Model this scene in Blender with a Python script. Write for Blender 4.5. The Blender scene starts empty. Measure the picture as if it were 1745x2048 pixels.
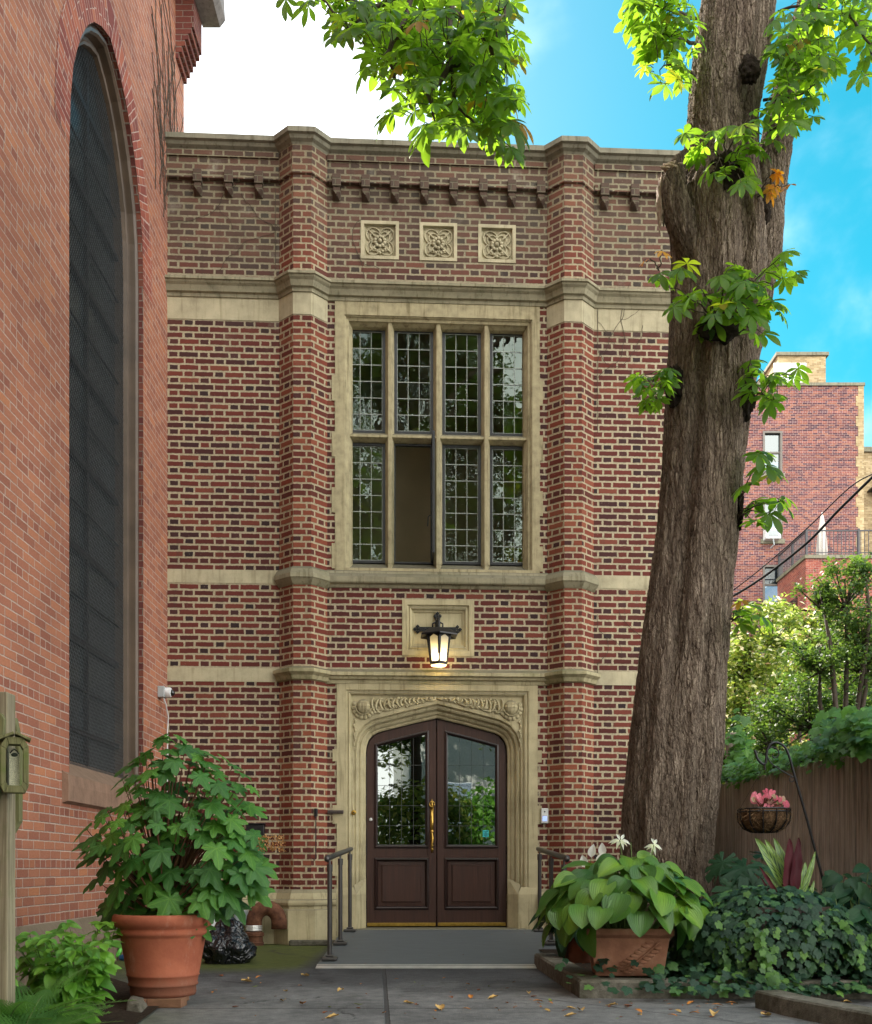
import bpy, bmesh, math, random
import numpy as np
from mathutils import Vector, Matrix, noise
R = math.radians
random.seed(7)
rng = np.random.default_rng(7)
sc = bpy.context.scene
C = sc.collection
# ------------------------------------------------------------------ camera, sky, sun, exposure
cam = bpy.data.cameras.new('camera'); co = bpy.data.objects.new('camera', cam); C.objects.link(co)
FPX, CX, HY, CH = 2150.0, 872.5, 1737.0, 0.8
cam.sensor_fit = 'VERTICAL'; cam.sensor_height = 36.0; cam.lens = FPX/2048*36; cam.shift_y = (HY-1024)/2048
cam.clip_start = .05; cam.clip_end = 2000
co.location = (0, 0, CH); co.rotation_euler = (R(90), 0, 0); sc.camera = co
SUN = Vector((-.30, .735, .62)).normalized()
sun_el = math.asin(SUN.z); sun_az = math.atan2(SUN.x, SUN.y)
sc.view_settings.view_transform = 'Standard'; sc.view_settings.look = 'None'
sc.view_settings.exposure = 1.80; sc.view_settings.gamma = 1
W = bpy.data.worlds.new('World'); sc.world = W; W.use_nodes = True
# ------------------------------------------------------------------ node helper
class V:
    """a socket with arithmetic"""
    def __init__(s, nt, sock): s.nt, s.s = nt, sock
    def _m(s, op, b=None, c=None):
        n = s.nt.nodes.new('ShaderNodeMath'); n.operation = op
        for i, x in enumerate((s, b, c)):
            if x is None: continue
            if isinstance(x, V): s.nt.links.new(x.s, n.inputs[i])
            else: n.inputs[i].default_value = x
        return V(s.nt, n.outputs[0])
    def __add__(s, b): return s._m('ADD', b)
    def __sub__(s, b): return s._m('SUBTRACT', b)
    def __mul__(s, b): return s._m('MULTIPLY', b)
    def __truediv__(s, b): return s._m('DIVIDE', b)
    __radd__ = __add__; __rmul__ = __mul__
    def floor(s): return s._m('FLOOR')
    def mod(s, b): return s._m('FLOORED_MODULO', b)
    def min(s, b): return s._m('MINIMUM', b)
    def max(s, b): return s._m('MAXIMUM', b)
    def gt(s, b): return s._m('GREATER_THAN', b)
    def abs(s): return s._m('ABSOLUTE')
    def pow(s, b): return s._m('POWER', b)
    def sin(s): return s._m('SINE')
    def step(s, a, b, lo=0., hi=1.):
        n = s.nt.nodes.new('ShaderNodeMapRange'); n.interpolation_type = 'SMOOTHSTEP'
        s.nt.links.new(s.s, n.inputs[0])
        for i, x in zip((1, 2, 3, 4), (a, b, lo, hi)): n.inputs[i].default_value = x
        return V(s.nt, n.outputs[0])
class M:
    def __init__(s, name, world=None):
        if world: s.nt = world.node_tree; s.m = world
        else:
            s.m = bpy.data.materials.new(name); s.m.use_nodes = True; s.nt = s.m.node_tree
        s.nt.nodes.clear()
        s.out = s.nt.nodes.new('ShaderNodeOutputWorld' if world else 'ShaderNodeOutputMaterial')
    def node(s, t, **kw):
        n = s.nt.nodes.new(t)
        for k, v in kw.items(): setattr(n, k, v)
        return n
    def link(s, a, b): s.nt.links.new(a.s if isinstance(a, V) else a, b)
    def setin(s, n, k, v):
        if isinstance(v, (V, bpy.types.NodeSocket)): s.link(v, n.inputs[k])
        elif v is not None:
            if isinstance(v, tuple) and len(v) == 3 and n.inputs[k].type == 'RGBA': v = (*v, 1)
            n.inputs[k].default_value = v
    def coord(s, k='Object'): return s.node('ShaderNodeTexCoord').outputs[k]
    def geo(s, k): return s.node('ShaderNodeNewGeometry').outputs[k]
    def sep(s, v):
        n = s.node('ShaderNodeSeparateXYZ'); s.link(v, n.inputs[0]); return [V(s.nt, o) for o in n.outputs]
    def comb(s, x=0., y=0., z=0.):
        n = s.node('ShaderNodeCombineXYZ')
        for i, q in enumerate((x, y, z)): s.setin(n, i, q)
        return n.outputs[0]
    def scale(s, v, xyz):
        n = s.node('ShaderNodeMapping'); s.link(v, n.inputs[0]); n.inputs['Scale'].default_value = xyz; return n.outputs[0]
    def noise(s, v, sc_, det=3, rough=.55, dist=0, col=False):
        n = s.node('ShaderNodeTexNoise')
        s.link(v, n.inputs['Vector']); n.inputs['Scale'].default_value = sc_; n.inputs['Detail'].default_value = det
        n.inputs['Roughness'].default_value = rough; n.inputs['Distortion'].default_value = dist
        return n.outputs['Color'] if col else V(s.nt, n.outputs['Fac'])
    def voro(s, v, sc_, feat='F1', out='Distance', rnd=1):
        n = s.node('ShaderNodeTexVoronoi', feature=feat); s.link(v, n.inputs['Vector'])
        n.inputs['Scale'].default_value = sc_; n.inputs['Randomness'].default_value = rnd
        return V(s.nt, n.outputs[out]) if out == 'Distance' else n.outputs[out]
    def white(s, v):
        n = s.node('ShaderNodeTexWhiteNoise', noise_dimensions='3D'); s.link(v, n.inputs['Vector']); return V(s.nt, n.outputs['Value'])
    def attr(s, name):
        return V(s.nt, s.node('ShaderNodeAttribute', attribute_name=name).outputs['Fac'])
    def ramp(s, fac, stops, interp='LINEAR'):
        n = s.node('ShaderNodeValToRGB'); cr = n.color_ramp; cr.interpolation = interp
        while len(cr.elements) < len(stops): cr.elements.new(.5)
        for e, (p, c) in zip(cr.elements, stops): e.position = p; e.color = (*c, 1)
        s.setin(n, 0, fac); return n.outputs[0]
    def mix(s, fac, a, b, mode='MIX'):
        n = s.node('ShaderNodeMix', data_type='RGBA', blend_type=mode)
        s.setin(n, 0, fac); s.setin(n, 6, a); s.setin(n, 7, b); return n.outputs[2]
    def bump(s, h, strength=.5, dist=.01, normal=None):
        n = s.node('ShaderNodeBump'); s.setin(n, 'Height', h); n.inputs['Strength'].default_value = strength
        n.inputs['Distance'].default_value = dist
        if normal is not None: s.link(normal, n.inputs['Normal'])
        return n.outputs[0]
    def bsdf(s, col, rough=.7, normal=None, spec=.5, metal=0, coat=0, emit=None, est=0, sheen=0):
        n = s.node('ShaderNodeBsdfPrincipled')
        s.setin(n, 'Base Color', col); s.setin(n, 'Roughness', rough); s.setin(n, 'Metallic', metal)
        s.setin(n, 'Specular IOR Level', spec); s.setin(n, 'Coat Weight', coat)
        if normal is not None: s.link(normal, n.inputs['Normal'])
        if emit: s.setin(n, 'Emission Color', emit); s.setin(n, 'Emission Strength', est)
        return n.outputs[0]
    def done(s, sh): s.link(sh, s.out.inputs['Surface']); return s.m

# world: clear sky with thin cloud, brightest round the sun
w = M('', W)
g = w.coord('Generated')
sky = w.node('ShaderNodeTexSky', sky_type='NISHITA'); sky.sun_disc = False
sky.sun_elevation = sun_el; sky.sun_rotation = sun_az
sky.air_density = 1.0; sky.dust_density = .5; sky.ozone_density = 1.5
hs = w.node('ShaderNodeHueSaturation'); w.link(sky.outputs[0], hs.inputs['Color']); hs.inputs['Saturation'].default_value = 1.62; hs.inputs['Hue'].default_value = .445; hs.inputs['Value'].default_value = .52
gx, gy, gz = w.sep(g)
d_sun = (gx*SUN.x + gy*SUN.y + gz*SUN.z)
warp = w.noise(w.scale(g, (1, 1, 1.5)), 3.2, 7, .52, .25)
near_sun = d_sun.step(.89, .985)
low = gz.step(.50, .22)*(gx.step(.12, .3))*.30        # the cumulus low on the right
behind = gy.step(.25, -.25)                            # unseen bright cloud added behind the viewpoint as neutral fill light
cl = (warp + near_sun*.50 + low + behind*.30).step(.54, .90)
skyc = w.mix(cl, hs.outputs[0], w.mix(behind, (7.5, 8.0, 8.4), (15.5, 15.2, 14.6)))
bg = w.node('ShaderNodeBackground'); w.link(skyc, bg.inputs[0]); bg.inputs[1].default_value = .10
w.link(bg.outputs[0], w.out.inputs[0])
sl = bpy.data.lights.new('sun', 'SUN'); sl.energy = 4.2; sl.angle = R(.5); sl.color = (1, .93, .80)
so = bpy.data.objects.new('sun', sl); C.objects.link(so); so.rotation_euler = (-SUN).to_track_quat('-Z', 'Y').to_euler(); so.location = (0, 0, 30)

# ------------------------------------------------------------------ mesh helpers
def tag(o, label=None, cat=None, group=None, kind=None):
    for k, v in (('label', label), ('category', cat), ('group', group), ('kind', kind)):
        if v: o[k] = v
    return o
def empty(name, loc=(0, 0, 0), rz=0, label=None, cat=None, group=None):
    o = bpy.data.objects.new(name, None); C.objects.link(o); o.location = loc; o.rotation_euler = (0, 0, rz)
    o.empty_display_size = .1
    return tag(o, label, cat, group)
def link_mesh(name, me, mat, parent):
    o = bpy.data.objects.new(name, me); C.objects.link(o)
    if mat: me.materials.append(mat)
    if parent: o.parent = parent
    return o
class MB:
    def __init__(s): s.v, s.f = [], []
    def add(s, vs, fs, mtx=None):
        b = len(s.v)
        s.v += [tuple(mtx @ Vector(p)) if mtx else tuple(p) for p in vs]
        s.f += [[i+b for i in f] for f in fs]; return s
    def quad(s, *p): return s.add(p, [list(range(len(p)))])
    def box(s, x0, x1, y0, y1, z0, z1, mtx=None):
        v = [(x, y, z) for z in (z0, z1) for y in (y0, y1) for x in (x0, x1)]
        return s.add(v, [(0, 2, 3, 1), (4, 5, 7, 6), (0, 1, 5, 4), (1, 3, 7, 5), (3, 2, 6, 7), (2, 0, 4, 6)], mtx)
    def tube(s, pts, r, n=8, cap=True):
        pts = [Vector(p) for p in pts]; m = len(pts)
        if not hasattr(r, '__len__'): r = [r]*m
        b = len(s.v); up = None
        for i, p in enumerate(pts):
            t = (pts[min(i+1, m-1)]-pts[max(i-1, 0)])
            if t.length < 1e-9: t = Vector((0, 0, 1))
            t.normalize()
            if up is None: up = Vector((0, 0, 1)) if abs(t.z) < .9 else Vector((1, 0, 0))
            a = t.cross(up)
            if a.length < 1e-4: a = t.cross(Vector((0, 1, 0)))
            a.normalize(); c = a.cross(t).normalized(); up = c
            for k in range(n):
                q = 2*math.pi*k/n; s.v.append(tuple(p + (a*math.cos(q)+c*math.sin(q))*r[i]))
        for i in range(m-1):
            for k in range(n):
                k2 = (k+1) % n
                s.f.append([b+i*n+k, b+(i+1)*n+k, b+(i+1)*n+k2, b+i*n+k2])
        if cap and n > 2:
            s.f.append([b+k for k in range(n)]); s.f.append([b+(m-1)*n+k for k in range(n)][::-1])
        return s
    def lathe(s, prof, n=24, c=(0, 0, 0), sx=1, sy=1, rot=0):
        b = len(s.v); m = len(prof)
        for r, z in prof:
            for k in range(n):
                q = 2*math.pi*k/n+rot; s.v.append((c[0]+r*math.cos(q)*sx, c[1]+r*math.sin(q)*sy, c[2]+z))
        for i in range(m-1):
            for k in range(n):
                k2 = (k+1) % n; s.f.append([b+i*n+k, b+i*n+k2, b+(i+1)*n+k2, b+(i+1)*n+k])
        s.f.append([b+k for k in range(n)][::-1]); s.f.append([b+(m-1)*n+k for k in range(n)])
        return s
    def sphere(s, c, r, n=10, m=7, sc_=(1, 1, 1)):
        pr = [(max(1e-4, r*math.sin(math.pi*i/m)), -r*math.cos(math.pi*i/m)*sc_[2]) for i in range(m+1)]
        return s.lathe(pr, n, c, sc_[0], sc_[1])
    def sweep_plan(s, path, prof):
        """profile (out, z) carried along a plan polyline; out is towards -y side (right-hand of travel +x)"""
        P = [Vector((p[0], p[1])) for p in path]; nr = []
        for i in range(len(P)-1):
            d = (P[i+1]-P[i]).normalized(); nr.append(Vector((d.y, -d.x)))
        off = []
        for i in range(len(P)):
            if i == 0: o = nr[0]
            elif i == len(P)-1: o = nr[-1]
            else:
                a, b = nr[i-1], nr[i]; o = (a+b).normalized(); o = o/max(.3, o.dot(a))
            off.append(o)
        for i in range(len(P)-1):
            for j in range(len(prof)-1):
                (o0, z0), (o1, z1) = prof[j], prof[j+1]
                q = [(P[i]+off[i]*o0, z0), (P[i+1]+off[i+1]*o0, z0), (P[i+1]+off[i+1]*o1, z1), (P[i]+off[i]*o1, z1)]
                s.quad(*[(a.x, a.y, z) for a, z in q])
        return s
    def sweep_front(s, path, prof, closed=False):
        """profile (out, y) along a path in the xz plane; out = left of travel"""
        P = [Vector((p[0], p[1])) for p in path]; n = len(P); nr = []
        seg = n if closed else n-1
        for i in range(seg):
            d = (P[(i+1) % n]-P[i]).normalized(); nr.append(Vector((-d.y, d.x)))
        off = []
        for i in range(n):
            if closed: a, b = nr[i-1], nr[i]
            elif i == 0: a = b = nr[0]
            elif i == n-1: a = b = nr[-1]
            else: a, b = nr[i-1], nr[i]
            o = (a+b).normalized(); off.append(o/max(.4, o.dot(a)))
        for i in range(seg):
            k = (i+1) % n
            for j in range(len(prof)-1):
                (o0, y0), (o1, y1) = prof[j], prof[j+1]
                q = [(P[i]+off[i]*o0, y0), (P[k]+off[k]*o0, y0), (P[k]+off[k]*o1, y1), (P[i]+off[i]*o1, y1)]
                s.quad(*[(a.x, y, a.y) for a, y in q])
        return s
    def wall(s, x0, x1, z0, z1, holes, y=0):
        xs = sorted({x0, x1, *[h for q in holes for h in q[:2]]}); zs = sorted({z0, z1, *[h for q in holes for h in q[2:4]]})
        xs = [x for x in xs if x0 <= x <= x1]; zs = [z for z in zs if z0 <= z <= z1]
        for a, b in zip(xs, xs[1:]):
            for c, d in zip(zs, zs[1:]):
                mx, mz = (a+b)/2, (c+d)/2
                if any(h[0] < mx < h[1] and h[2] < mz < h[3] for h in holes): continue
                s.quad((a, y, c), (b, y, c), (b, y, d), (a, y, d))
        return s
    def build(s, name, mat, parent=None, smooth=False, bevel=0, loc=None):
        me = bpy.data.meshes.new(name); me.from_pydata(s.v, [], s.f); me.update()
        uv = me.uv_layers.new(name='UVMap'); co_ = me.vertices
        for p in me.polygons:
            n = p.normal
            if abs(n.z) > .8: t, b = Vector((1, 0, 0)), Vector((0, 1, 0))
            else:
                t = Vector((-n.y, n.x, 0)).normalized(); b = Vector((0, 0, 1))
            for li in p.loop_indices:
                q = co_[me.loops[li].vertex_index].co; uv.data[li].uv = (q.dot(t), q.dot(b))
        if smooth: me.polygons.foreach_set('use_smooth', [True]*len(me.polygons))
        o = link_mesh(name, me, mat, parent)
        if loc: o.location = loc
        if bevel:
            md = o.modifiers.new('bevel', 'BEVEL'); md.width = bevel; md.segments = 2; md.limit_method = 'ANGLE'; md.angle_limit = R(35)
        return o
def P(px, py, Y):                       # a pixel of the photograph at depth Y, as a point of the place
    return Vector(((px-CX)*Y/FPX, Y, CH+(HY-py)*Y/FPX))

class Leaves:
    """many copies of leaf templates in one mesh, each with its own random tint"""
    def __init__(s): s.V, s.F, s.N, s.T, s.U, s.n = [], [], [], [], [], 0
    def add(s, tpl, mats, tint=None):
        v, f = tpl; mats = np.asarray(mats, dtype=float); m = len(mats)
        if m == 0: return s
        vh = np.hstack([v, np.ones((len(v), 1))])
        s.V.append(np.einsum('mij,nj->mni', mats, vh)[:, :, :3].reshape(-1, 3))
        fl = np.concatenate([np.array(q) for q in f]); ln = np.array([len(q) for q in f])
        s.F.append((fl[None, :] + (np.arange(m)*len(v))[:, None]).reshape(-1)+s.n)
        s.N.append(np.tile(ln, m))
        tint = rng.random(m) if tint is None else np.asarray(tint)
        s.T.append(np.repeat(tint, len(v))); s.U.append(np.tile(np.asarray(v, dtype=float), (m, 1))); s.n += m*len(v); return s
    def build(s, name, mat, parent=None, smooth=True):
        Vx = np.concatenate(s.V); F = np.concatenate(s.F); Nn = np.concatenate(s.N); T = np.concatenate(s.T)
        me = bpy.data.meshes.new(name); me.vertices.add(len(Vx)); me.vertices.foreach_set('co', Vx.astype(np.float32).ravel())
        me.loops.add(len(F)); me.loops.foreach_set('vertex_index', F.astype(np.int32))
        me.polygons.add(len(Nn)); st = np.concatenate([[0], np.cumsum(Nn)[:-1]])
        me.polygons.foreach_set('loop_start', st.astype(np.int32))
        me.update(calc_edges=True)
        a = me.attributes.new('rnd', 'FLOAT', 'POINT'); a.data.foreach_set('value', T.astype(np.float32))
        a = me.attributes.new('luv', 'FLOAT_VECTOR', 'POINT'); a.data.foreach_set('vector', np.concatenate(s.U).astype(np.float32).ravel())
        if smooth: me.polygons.foreach_set('use_smooth', [True]*len(Nn))
        return link_mesh(name, me, mat, parent)
def mat_leaf(pos, nrm, tip, size, roll=0):
    """leaf matrix: local +y to the tip, local +z the upper face"""
    z = Vector(nrm).normalized(); y = Vector(tip); y = (y - z*y.dot(z))
    if y.length < 1e-4: y = Vector((1, 0, .01)); y = y - z*y.dot(z)
    y.normalize(); x = y.cross(z)
    S = size
    return [[x.x*S, y.x*S, z.x*S, pos[0]], [x.y*S, y.y*S, z.y*S, pos[1]], [x.z*S, y.z*S, z.z*S, pos[2]], [0, 0, 0, 1]]
def rv(a=1): return Vector((random.uniform(-a, a), random.uniform(-a, a), random.uniform(-a, a)))

def blade(outline, nseg, fold=.12, droop=.25, wave=0):
    """a simple leaf of length 1: outline(t)->half width; V-folded and drooping, 2 strips per side"""
    v, f = [], []
    for i in range(nseg+1):
        t = i/nseg; w_ = outline(t); z = -droop*t*t
        for k in (-1, -.5, 0, .5, 1):
            v.append((k*w_, t, z+abs(k)*w_*fold*2 + wave*math.sin(t*19+k*2)*abs(k)))
    for i in range(nseg):
        for k in range(4):
            a = i*5+k; f.append((a, a+1, a+6, a+5))
    return np.array(v), f
def tpl_join(parts):
    V_, F_ = [], []; b = 0
    for (v, f), m in parts:
        m = np.array(m); V_.append((np.hstack([v, np.ones((len(v), 1))])@m.T)[:, :3]); F_ += [tuple(i+b for i in q) for q in f]; b += len(v)
    return np.vstack(V_), F_
def polar_leaf(fn, n=48, rings=3, cup=.08, crumple=.03, seed=0):
    """lobed leaf from a polar outline fn(angle) (angle 0 = tip), petiole at the origin"""
    rd = random.Random(seed); v = [(0, 0, 0)]; f = []
    for j in range(1, rings+1):
        q = j/rings
        for i in range(n):
            a = 2*math.pi*i/n; r = fn(a)*q
            x, y = math.sin(a)*r, math.cos(a)*r
            v.append((x, y, cup*r*r*-1 + crumple*math.sin(a*7+seed)*q*q + rd.uniform(-.01, .01)))
    for i in range(n):
        k = (i+1) % n; f.append((0, 1+i, 1+k))
        for j in range(rings-1):
            a = 1+j*n; f.append((a+i, a+n+i, a+n+k, a+k))
    return np.array(v), [tuple(x[::-1]) for x in f]
def lobes(peaks, base=.45, sharp=6, tooth=.04, nt=31):
    def fn(a):
        a = (a+math.pi) % (2*math.pi)-math.pi; r = base
        for c, h, w_ in peaks:
            d = abs(a-c)/w_
            if d < 1: r = max(r, base+(h-base)*(1-d**1.3))
        if abs(abs(a)-math.pi) < .35: r *= .35+.65*(abs(abs(a)-math.pi)/.35)
        return r*(1+tooth*math.sin(a*nt))
    return fn
def mk_chestnut(n, seed):
    rd = random.Random(seed); parts = []
    for i in range(n):
        a = (i-(n-1)/2)*R(300/n if n > 5 else 46); L = 1-.38*abs(i-(n-1)/2)/((n-1)/2)
        b = blade(lambda t: .19*math.sin(math.pi*min(1, t**1.55*.97+.02))**.85 if t > .02 else .012, 7, .10, .22+rd.uniform(-.1, .18), .004)
        el = rd.uniform(-.28, .02)
        m = Matrix.Rotation(-a, 4, 'Z') @ Matrix.Rotation(el, 4, 'X') @ Matrix.Scale(L, 4)
        parts.append((b, [list(r) for r in m]))
    return tpl_join(parts)
CHEST = [mk_chestnut(n, s_) for n, s_ in ((7, 1), (7, 2), (5, 3), (6, 4), (5, 5))]
OAKH = [polar_leaf(lobes([(0, 1, .55), (.85, .86, .42), (-.85, .86, .42), (1.75, .62, .4), (-1.75, .6, .4)], .40, tooth=.05), 56, 3, .22, .04, q) for q in range(3)]
IVY = [polar_leaf(lobes([(0, 1, .6), (1.0, .8, .5), (-1.0, .8, .5), (2.0, .62, .45), (-2.0, .62, .45)], .5, tooth=0), 20, 1, .2, .03, q) for q in range(2)]
OVATE = [blade(lambda t: .30*math.sin(math.pi*t**.75)**.9 if 0 < t < 1 else .004, 6, .14, d) for d in (.1, .3, .5)]
HOSTA = [blade(lambda t: .44*(math.sin(math.pi*min(1, t**.70)))**.62 if 0 < t < 1 else .01, 12, fo, d, .006) for d, fo in ((.3, .10), (.5, .16), (.15, .2))]
SMALL = [(np.array([(-.0, 0, 0), (.3, .45, .06), (0, 1, -.05), (-.3, .45, .06)]), [(0, 1, 2, 3)])]
LONG = [blade(lambda t: .09*math.sin(math.pi*t**.8)**.6 if 0 < t < 1 else .004, 14, .15, d, .012) for d in (.05, .2)]
HEART = [polar_leaf(lobes([(0, 1, 1.2), (2.3, .62, .9), (-2.3, .62, .9)], .55, tooth=.01), 28, 3, .15, .03, q) for q in range(2)]
def mk_monstera():
    def fn(a):
        a = (a+math.pi) % (2*math.pi)-math.pi; r = .62+.38*math.cos(a)**2 if abs(a) < 1.57 else .62
        if abs(a) > 2.8: r *= .3
        return r*(.62 if math.sin(abs(a)*11) > .75 else 1)
    return polar_leaf(fn, 72, 4, .2, .03, 3)
MONST = [mk_monstera()]
def mk_fern():
    parts = []; n = 21
    small = blade(lambda t: .11*(1-t)+.01, 3, .1, .1)
    for i in range(n):
        t = (i+1)/(n+1); L = .23*math.sin(math.pi*t**.6)*1.05+.015
        for sd in (-1, 1):
            for j in range(6):           # pinnules along each pinna
                u = (j+.5)/6; l2 = L*.30*(1-u*.8)
                base = Matrix.Translation((0, t, -.25*t*t)) @ Matrix.Rotation(-sd*R(72), 4, 'Z') @ Matrix.Translation((0, u*L, -.08*u*L))
                for s2 in (-1, 1):
                    m = base @ Matrix.Rotation(-s2*R(62), 4, 'Z') @ Matrix.Scale(max(.02, l2), 4)
                    parts.append(((np.array([(-.22, 0, 0), (.22, 0, 0), (.14, .8, -.03), (0, 1.05, -.05), (-.14, .8, -.03)])*np.array([.72, 1, 1]), [(0, 1, 2, 3, 4)]), [list(r) for r in m]))
    return tpl_join(parts)
FERN = [mk_fern()]
# ------------------------------------------------------------------ materials
def simple(name, col, rough=.6, metal=0, spec=.5, nscale=20, var=.25, bump=.3, bd=.004, coat=0, **kw):
    m = M(name); c = m.coord(); n = m.noise(c, nscale, 5, .6)
    dk = tuple(x*(1-var) for x in col); lt = tuple(min(1, x*(1+var)) for x in col)
    cc = m.ramp(n, [(.25, dk), (.75, lt)])
    return m.done(m.bsdf(cc, rough, m.bump(n, bump, bd), spec, metal, coat, **kw))
def brick(name, bond, h, P_, LS, mj, st, hd, mortar, soot=None, seed=0, wob=1.0):
    m = M(name); uv = m.coord('UV'); ob = m.coord('Object')
    nz = m.noise(uv, 28, 3, .6, col=True); n = m.node('ShaderNodeSeparateColor'); m.link(nz, n.inputs[0])
    nr, ng = V(m.nt, n.outputs[0]), V(m.nt, n.outputs[1])
    big = m.noise(uv, 1.7, 2)
    u, v, _ = m.sep(uv)
    u = u + (nr-.5)*(.018*wob); v = v + (ng-.5)*(.014*wob) + (big-.5)*.012
    row = (v/h).floor(); fv = v-row*h
    rh = m.white(m.comb(row, seed+3.3, 1.7))
    if bond == 'flemish':
        uu = (u + row.mod(2)*(.5*P_) + rh*.012)/P_; cell = uu.floor(); t = (uu-cell)*P_
        isH = t.gt(LS); du = t-isH*LS; w_ = isH*(P_-2*LS)+LS
    else:
        isH = (row.mod(6)*-1+.5).gt(0); Pp = isH*(LS*-.5)+LS
        uu = (u + row.mod(2)*(.5*LS)*(isH*-.5+1) + rh*.03)/Pp; cell = uu.floor(); du = (uu-cell)*Pp; w_ = Pp
    rn = m.white(m.comb(cell*2+isH, row, seed)); rn2 = m.white(m.comb(cell*2+isH, row, seed+9.5))
    dx = du.min(w_-du)-mj/2*(1) - (rn2-.5)*.004; dy = fv.min(v*0+h-fv)-mj/2 - (rn2-.5)*.002
    fac = dx.min(dy).step(-.0012, .0022)
    sc_ = m.ramp(rn, st); hc = m.ramp(rn, hd)
    bc = m.mix(isH, sc_, hc)
    mot = m.noise(uv, 60, 5, .7); bc = m.mix(mot.step(.35, .75)*.45, bc, m.mix(.5, bc, (.015, .008, .008)), 'MIX')
    bc = m.mix((m.noise(uv, 24, 4, .7)).step(.62, .78)*.35, bc, mortar[1])
    mc = m.ramp(m.noise(uv, 35, 5, .7), [(.25, mortar[0]), (.7, mortar[1])])
    col = m.mix(fac, mc, bc)
    _, _, oz = m.sep(ob)
    if soot:
        z0, z1, amt, sc2 = soot
        sm = ((oz + (m.noise(ob, 1.3, 5, .65)-.5)*2.2).step(z0, z1)*amt)
        col = m.mix(sm, col, m.mix(.42, m.mix(1, col, sc2, 'MULTIPLY'), (.150, .134, .095)))
        wh = (m.noise(ob, 2.6, 6, .72).step(.55, .75))*(oz.step(5.6, 7.2))*.45; col = m.mix(wh, col, (.34, .315, .25))
        st2 = m.noise(m.scale(ob, (5, 5, .6)), 1.5, 5, .7).step(.52, .74)*.6
        col = m.mix(st2, col, m.mix(.55, col, (.05, .045, .035)))
    big2 = m.noise(ob, .9, 4, .6); col = m.mix(big2.step(.3, .7)*.5, col, m.mix(1, col, (.60, .58, .60), 'MULTIPLY'))
    hgt = fac*(rn2*.25+.75) + mot*.35 + m.noise(uv, 160, 3)*.15
    return m.done(m.bsdf(col, .85, m.bump(hgt, .9, .007), .25))
hall_brick = brick('hall_brick', 'flemish', .0686, .322, .216, .0200,
    [(0, (.060, .022, .022)), (.18, (.095, .025, .020)), (.5, (.135, .031, .024)), (.8, (.175, .040, .028)), (1, (.22, .065, .040))],
    [(0, (.036, .021, .022)), (.3, (.062, .026, .025)), (.6, (.105, .030, .025)), (1, (.17, .04, .028))],
    ((.30, .25, .155), (.55, .475, .325)), (6.2, 8.0, .85, (.60, .62, .56)), 1)
pil_brick = brick('pilaster_brick', 'flemish', .0686, .300, .200, .0185,
    [(0, (.11, .028, .020)), (.3, (.165, .036, .024)), (.7, (.225, .052, .029)), (1, (.28, .085, .045))],
    [(0, (.07, .024, .022)), (.5, (.14, .034, .024)), (1, (.23, .058, .032))],
    ((.29, .235, .145), (.53, .44, .29)), (6.6, 8.4, .8, (.62, .62, .55)), 4)
church_brick = brick('church_brick', 'common', .0668, .213, .213, .0085,
    [(0, (.33, .125, .080)), (.3, (.39, .150, .092)), (.65, (.44, .175, .103)), (.95, (.48, .19, .105)), (1, (.53, .21, .10))],
    [(0, (.29, .105, .070)), (.5, (.37, .135, .085)), (1, (.45, .17, .09))],
    ((.40, .27, .21), (.58, .44, .36)), None, 11, .8)
arch_brick = brick('arch_brick', 'common', .0668, .213, .213, .0085,
    [(0, (.22, .06, .048)), (.5, (.33, .09, .06)), (1, (.45, .14, .075))],
    [(0, (.22, .07, .055)), (.5, (.32, .095, .065)), (1, (.44, .15, .08))],
    ((.40, .25, .20), (.58, .42, .35)), None, 12, .8)
reveal_brick = brick('reveal_brick', 'common', .0668, .213, .213, .0085,
    [(0, (.14, .04, .035)), (.5, (.2, .06, .045)), (1, (.28, .09, .055))],
    [(0, (.14, .045, .04)), (.5, (.2, .06, .045)), (1, (.28, .09, .055))],
    ((.20, .15, .12), (.34, .26, .21)), None, 13, .8)
far_brick = brick('far_brick', 'common', .075, .22, .22, .010,
    [(0, (.07, .032, .048)), (.35, (.15, .052, .058)), (.7, (.25, .085, .062)), (1, (.33, .13, .08))],
    [(0, (.12, .05, .07)), (.5, (.28, .08, .07)), (1, (.4, .12, .08))],
    ((.40, .30, .27), (.55, .42, .38)), None, 21, .5)
annex_brick = brick('annex_brick', 'common', .075, .22, .22, .010,
    [(0, (.25, .06, .05)), (.5, (.36, .09, .06)), (1, (.45, .14, .09))],
    [(0, (.2, .06, .05)), (1, (.4, .12, .08))], ((.35, .24, .2), (.5, .36, .3)), None, 22, .5)
buff_brick = brick('buff_brick', 'common', .075, .22, .22, .010,
    [(0, (.34, .24, .12)), (.5, (.50, .37, .19)), (1, (.62, .48, .28))],
    [(0, (.34, .24, .12)), (1, (.6, .45, .25))], ((.4, .34, .22), (.55, .46, .3)), None, 23, .5)
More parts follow.
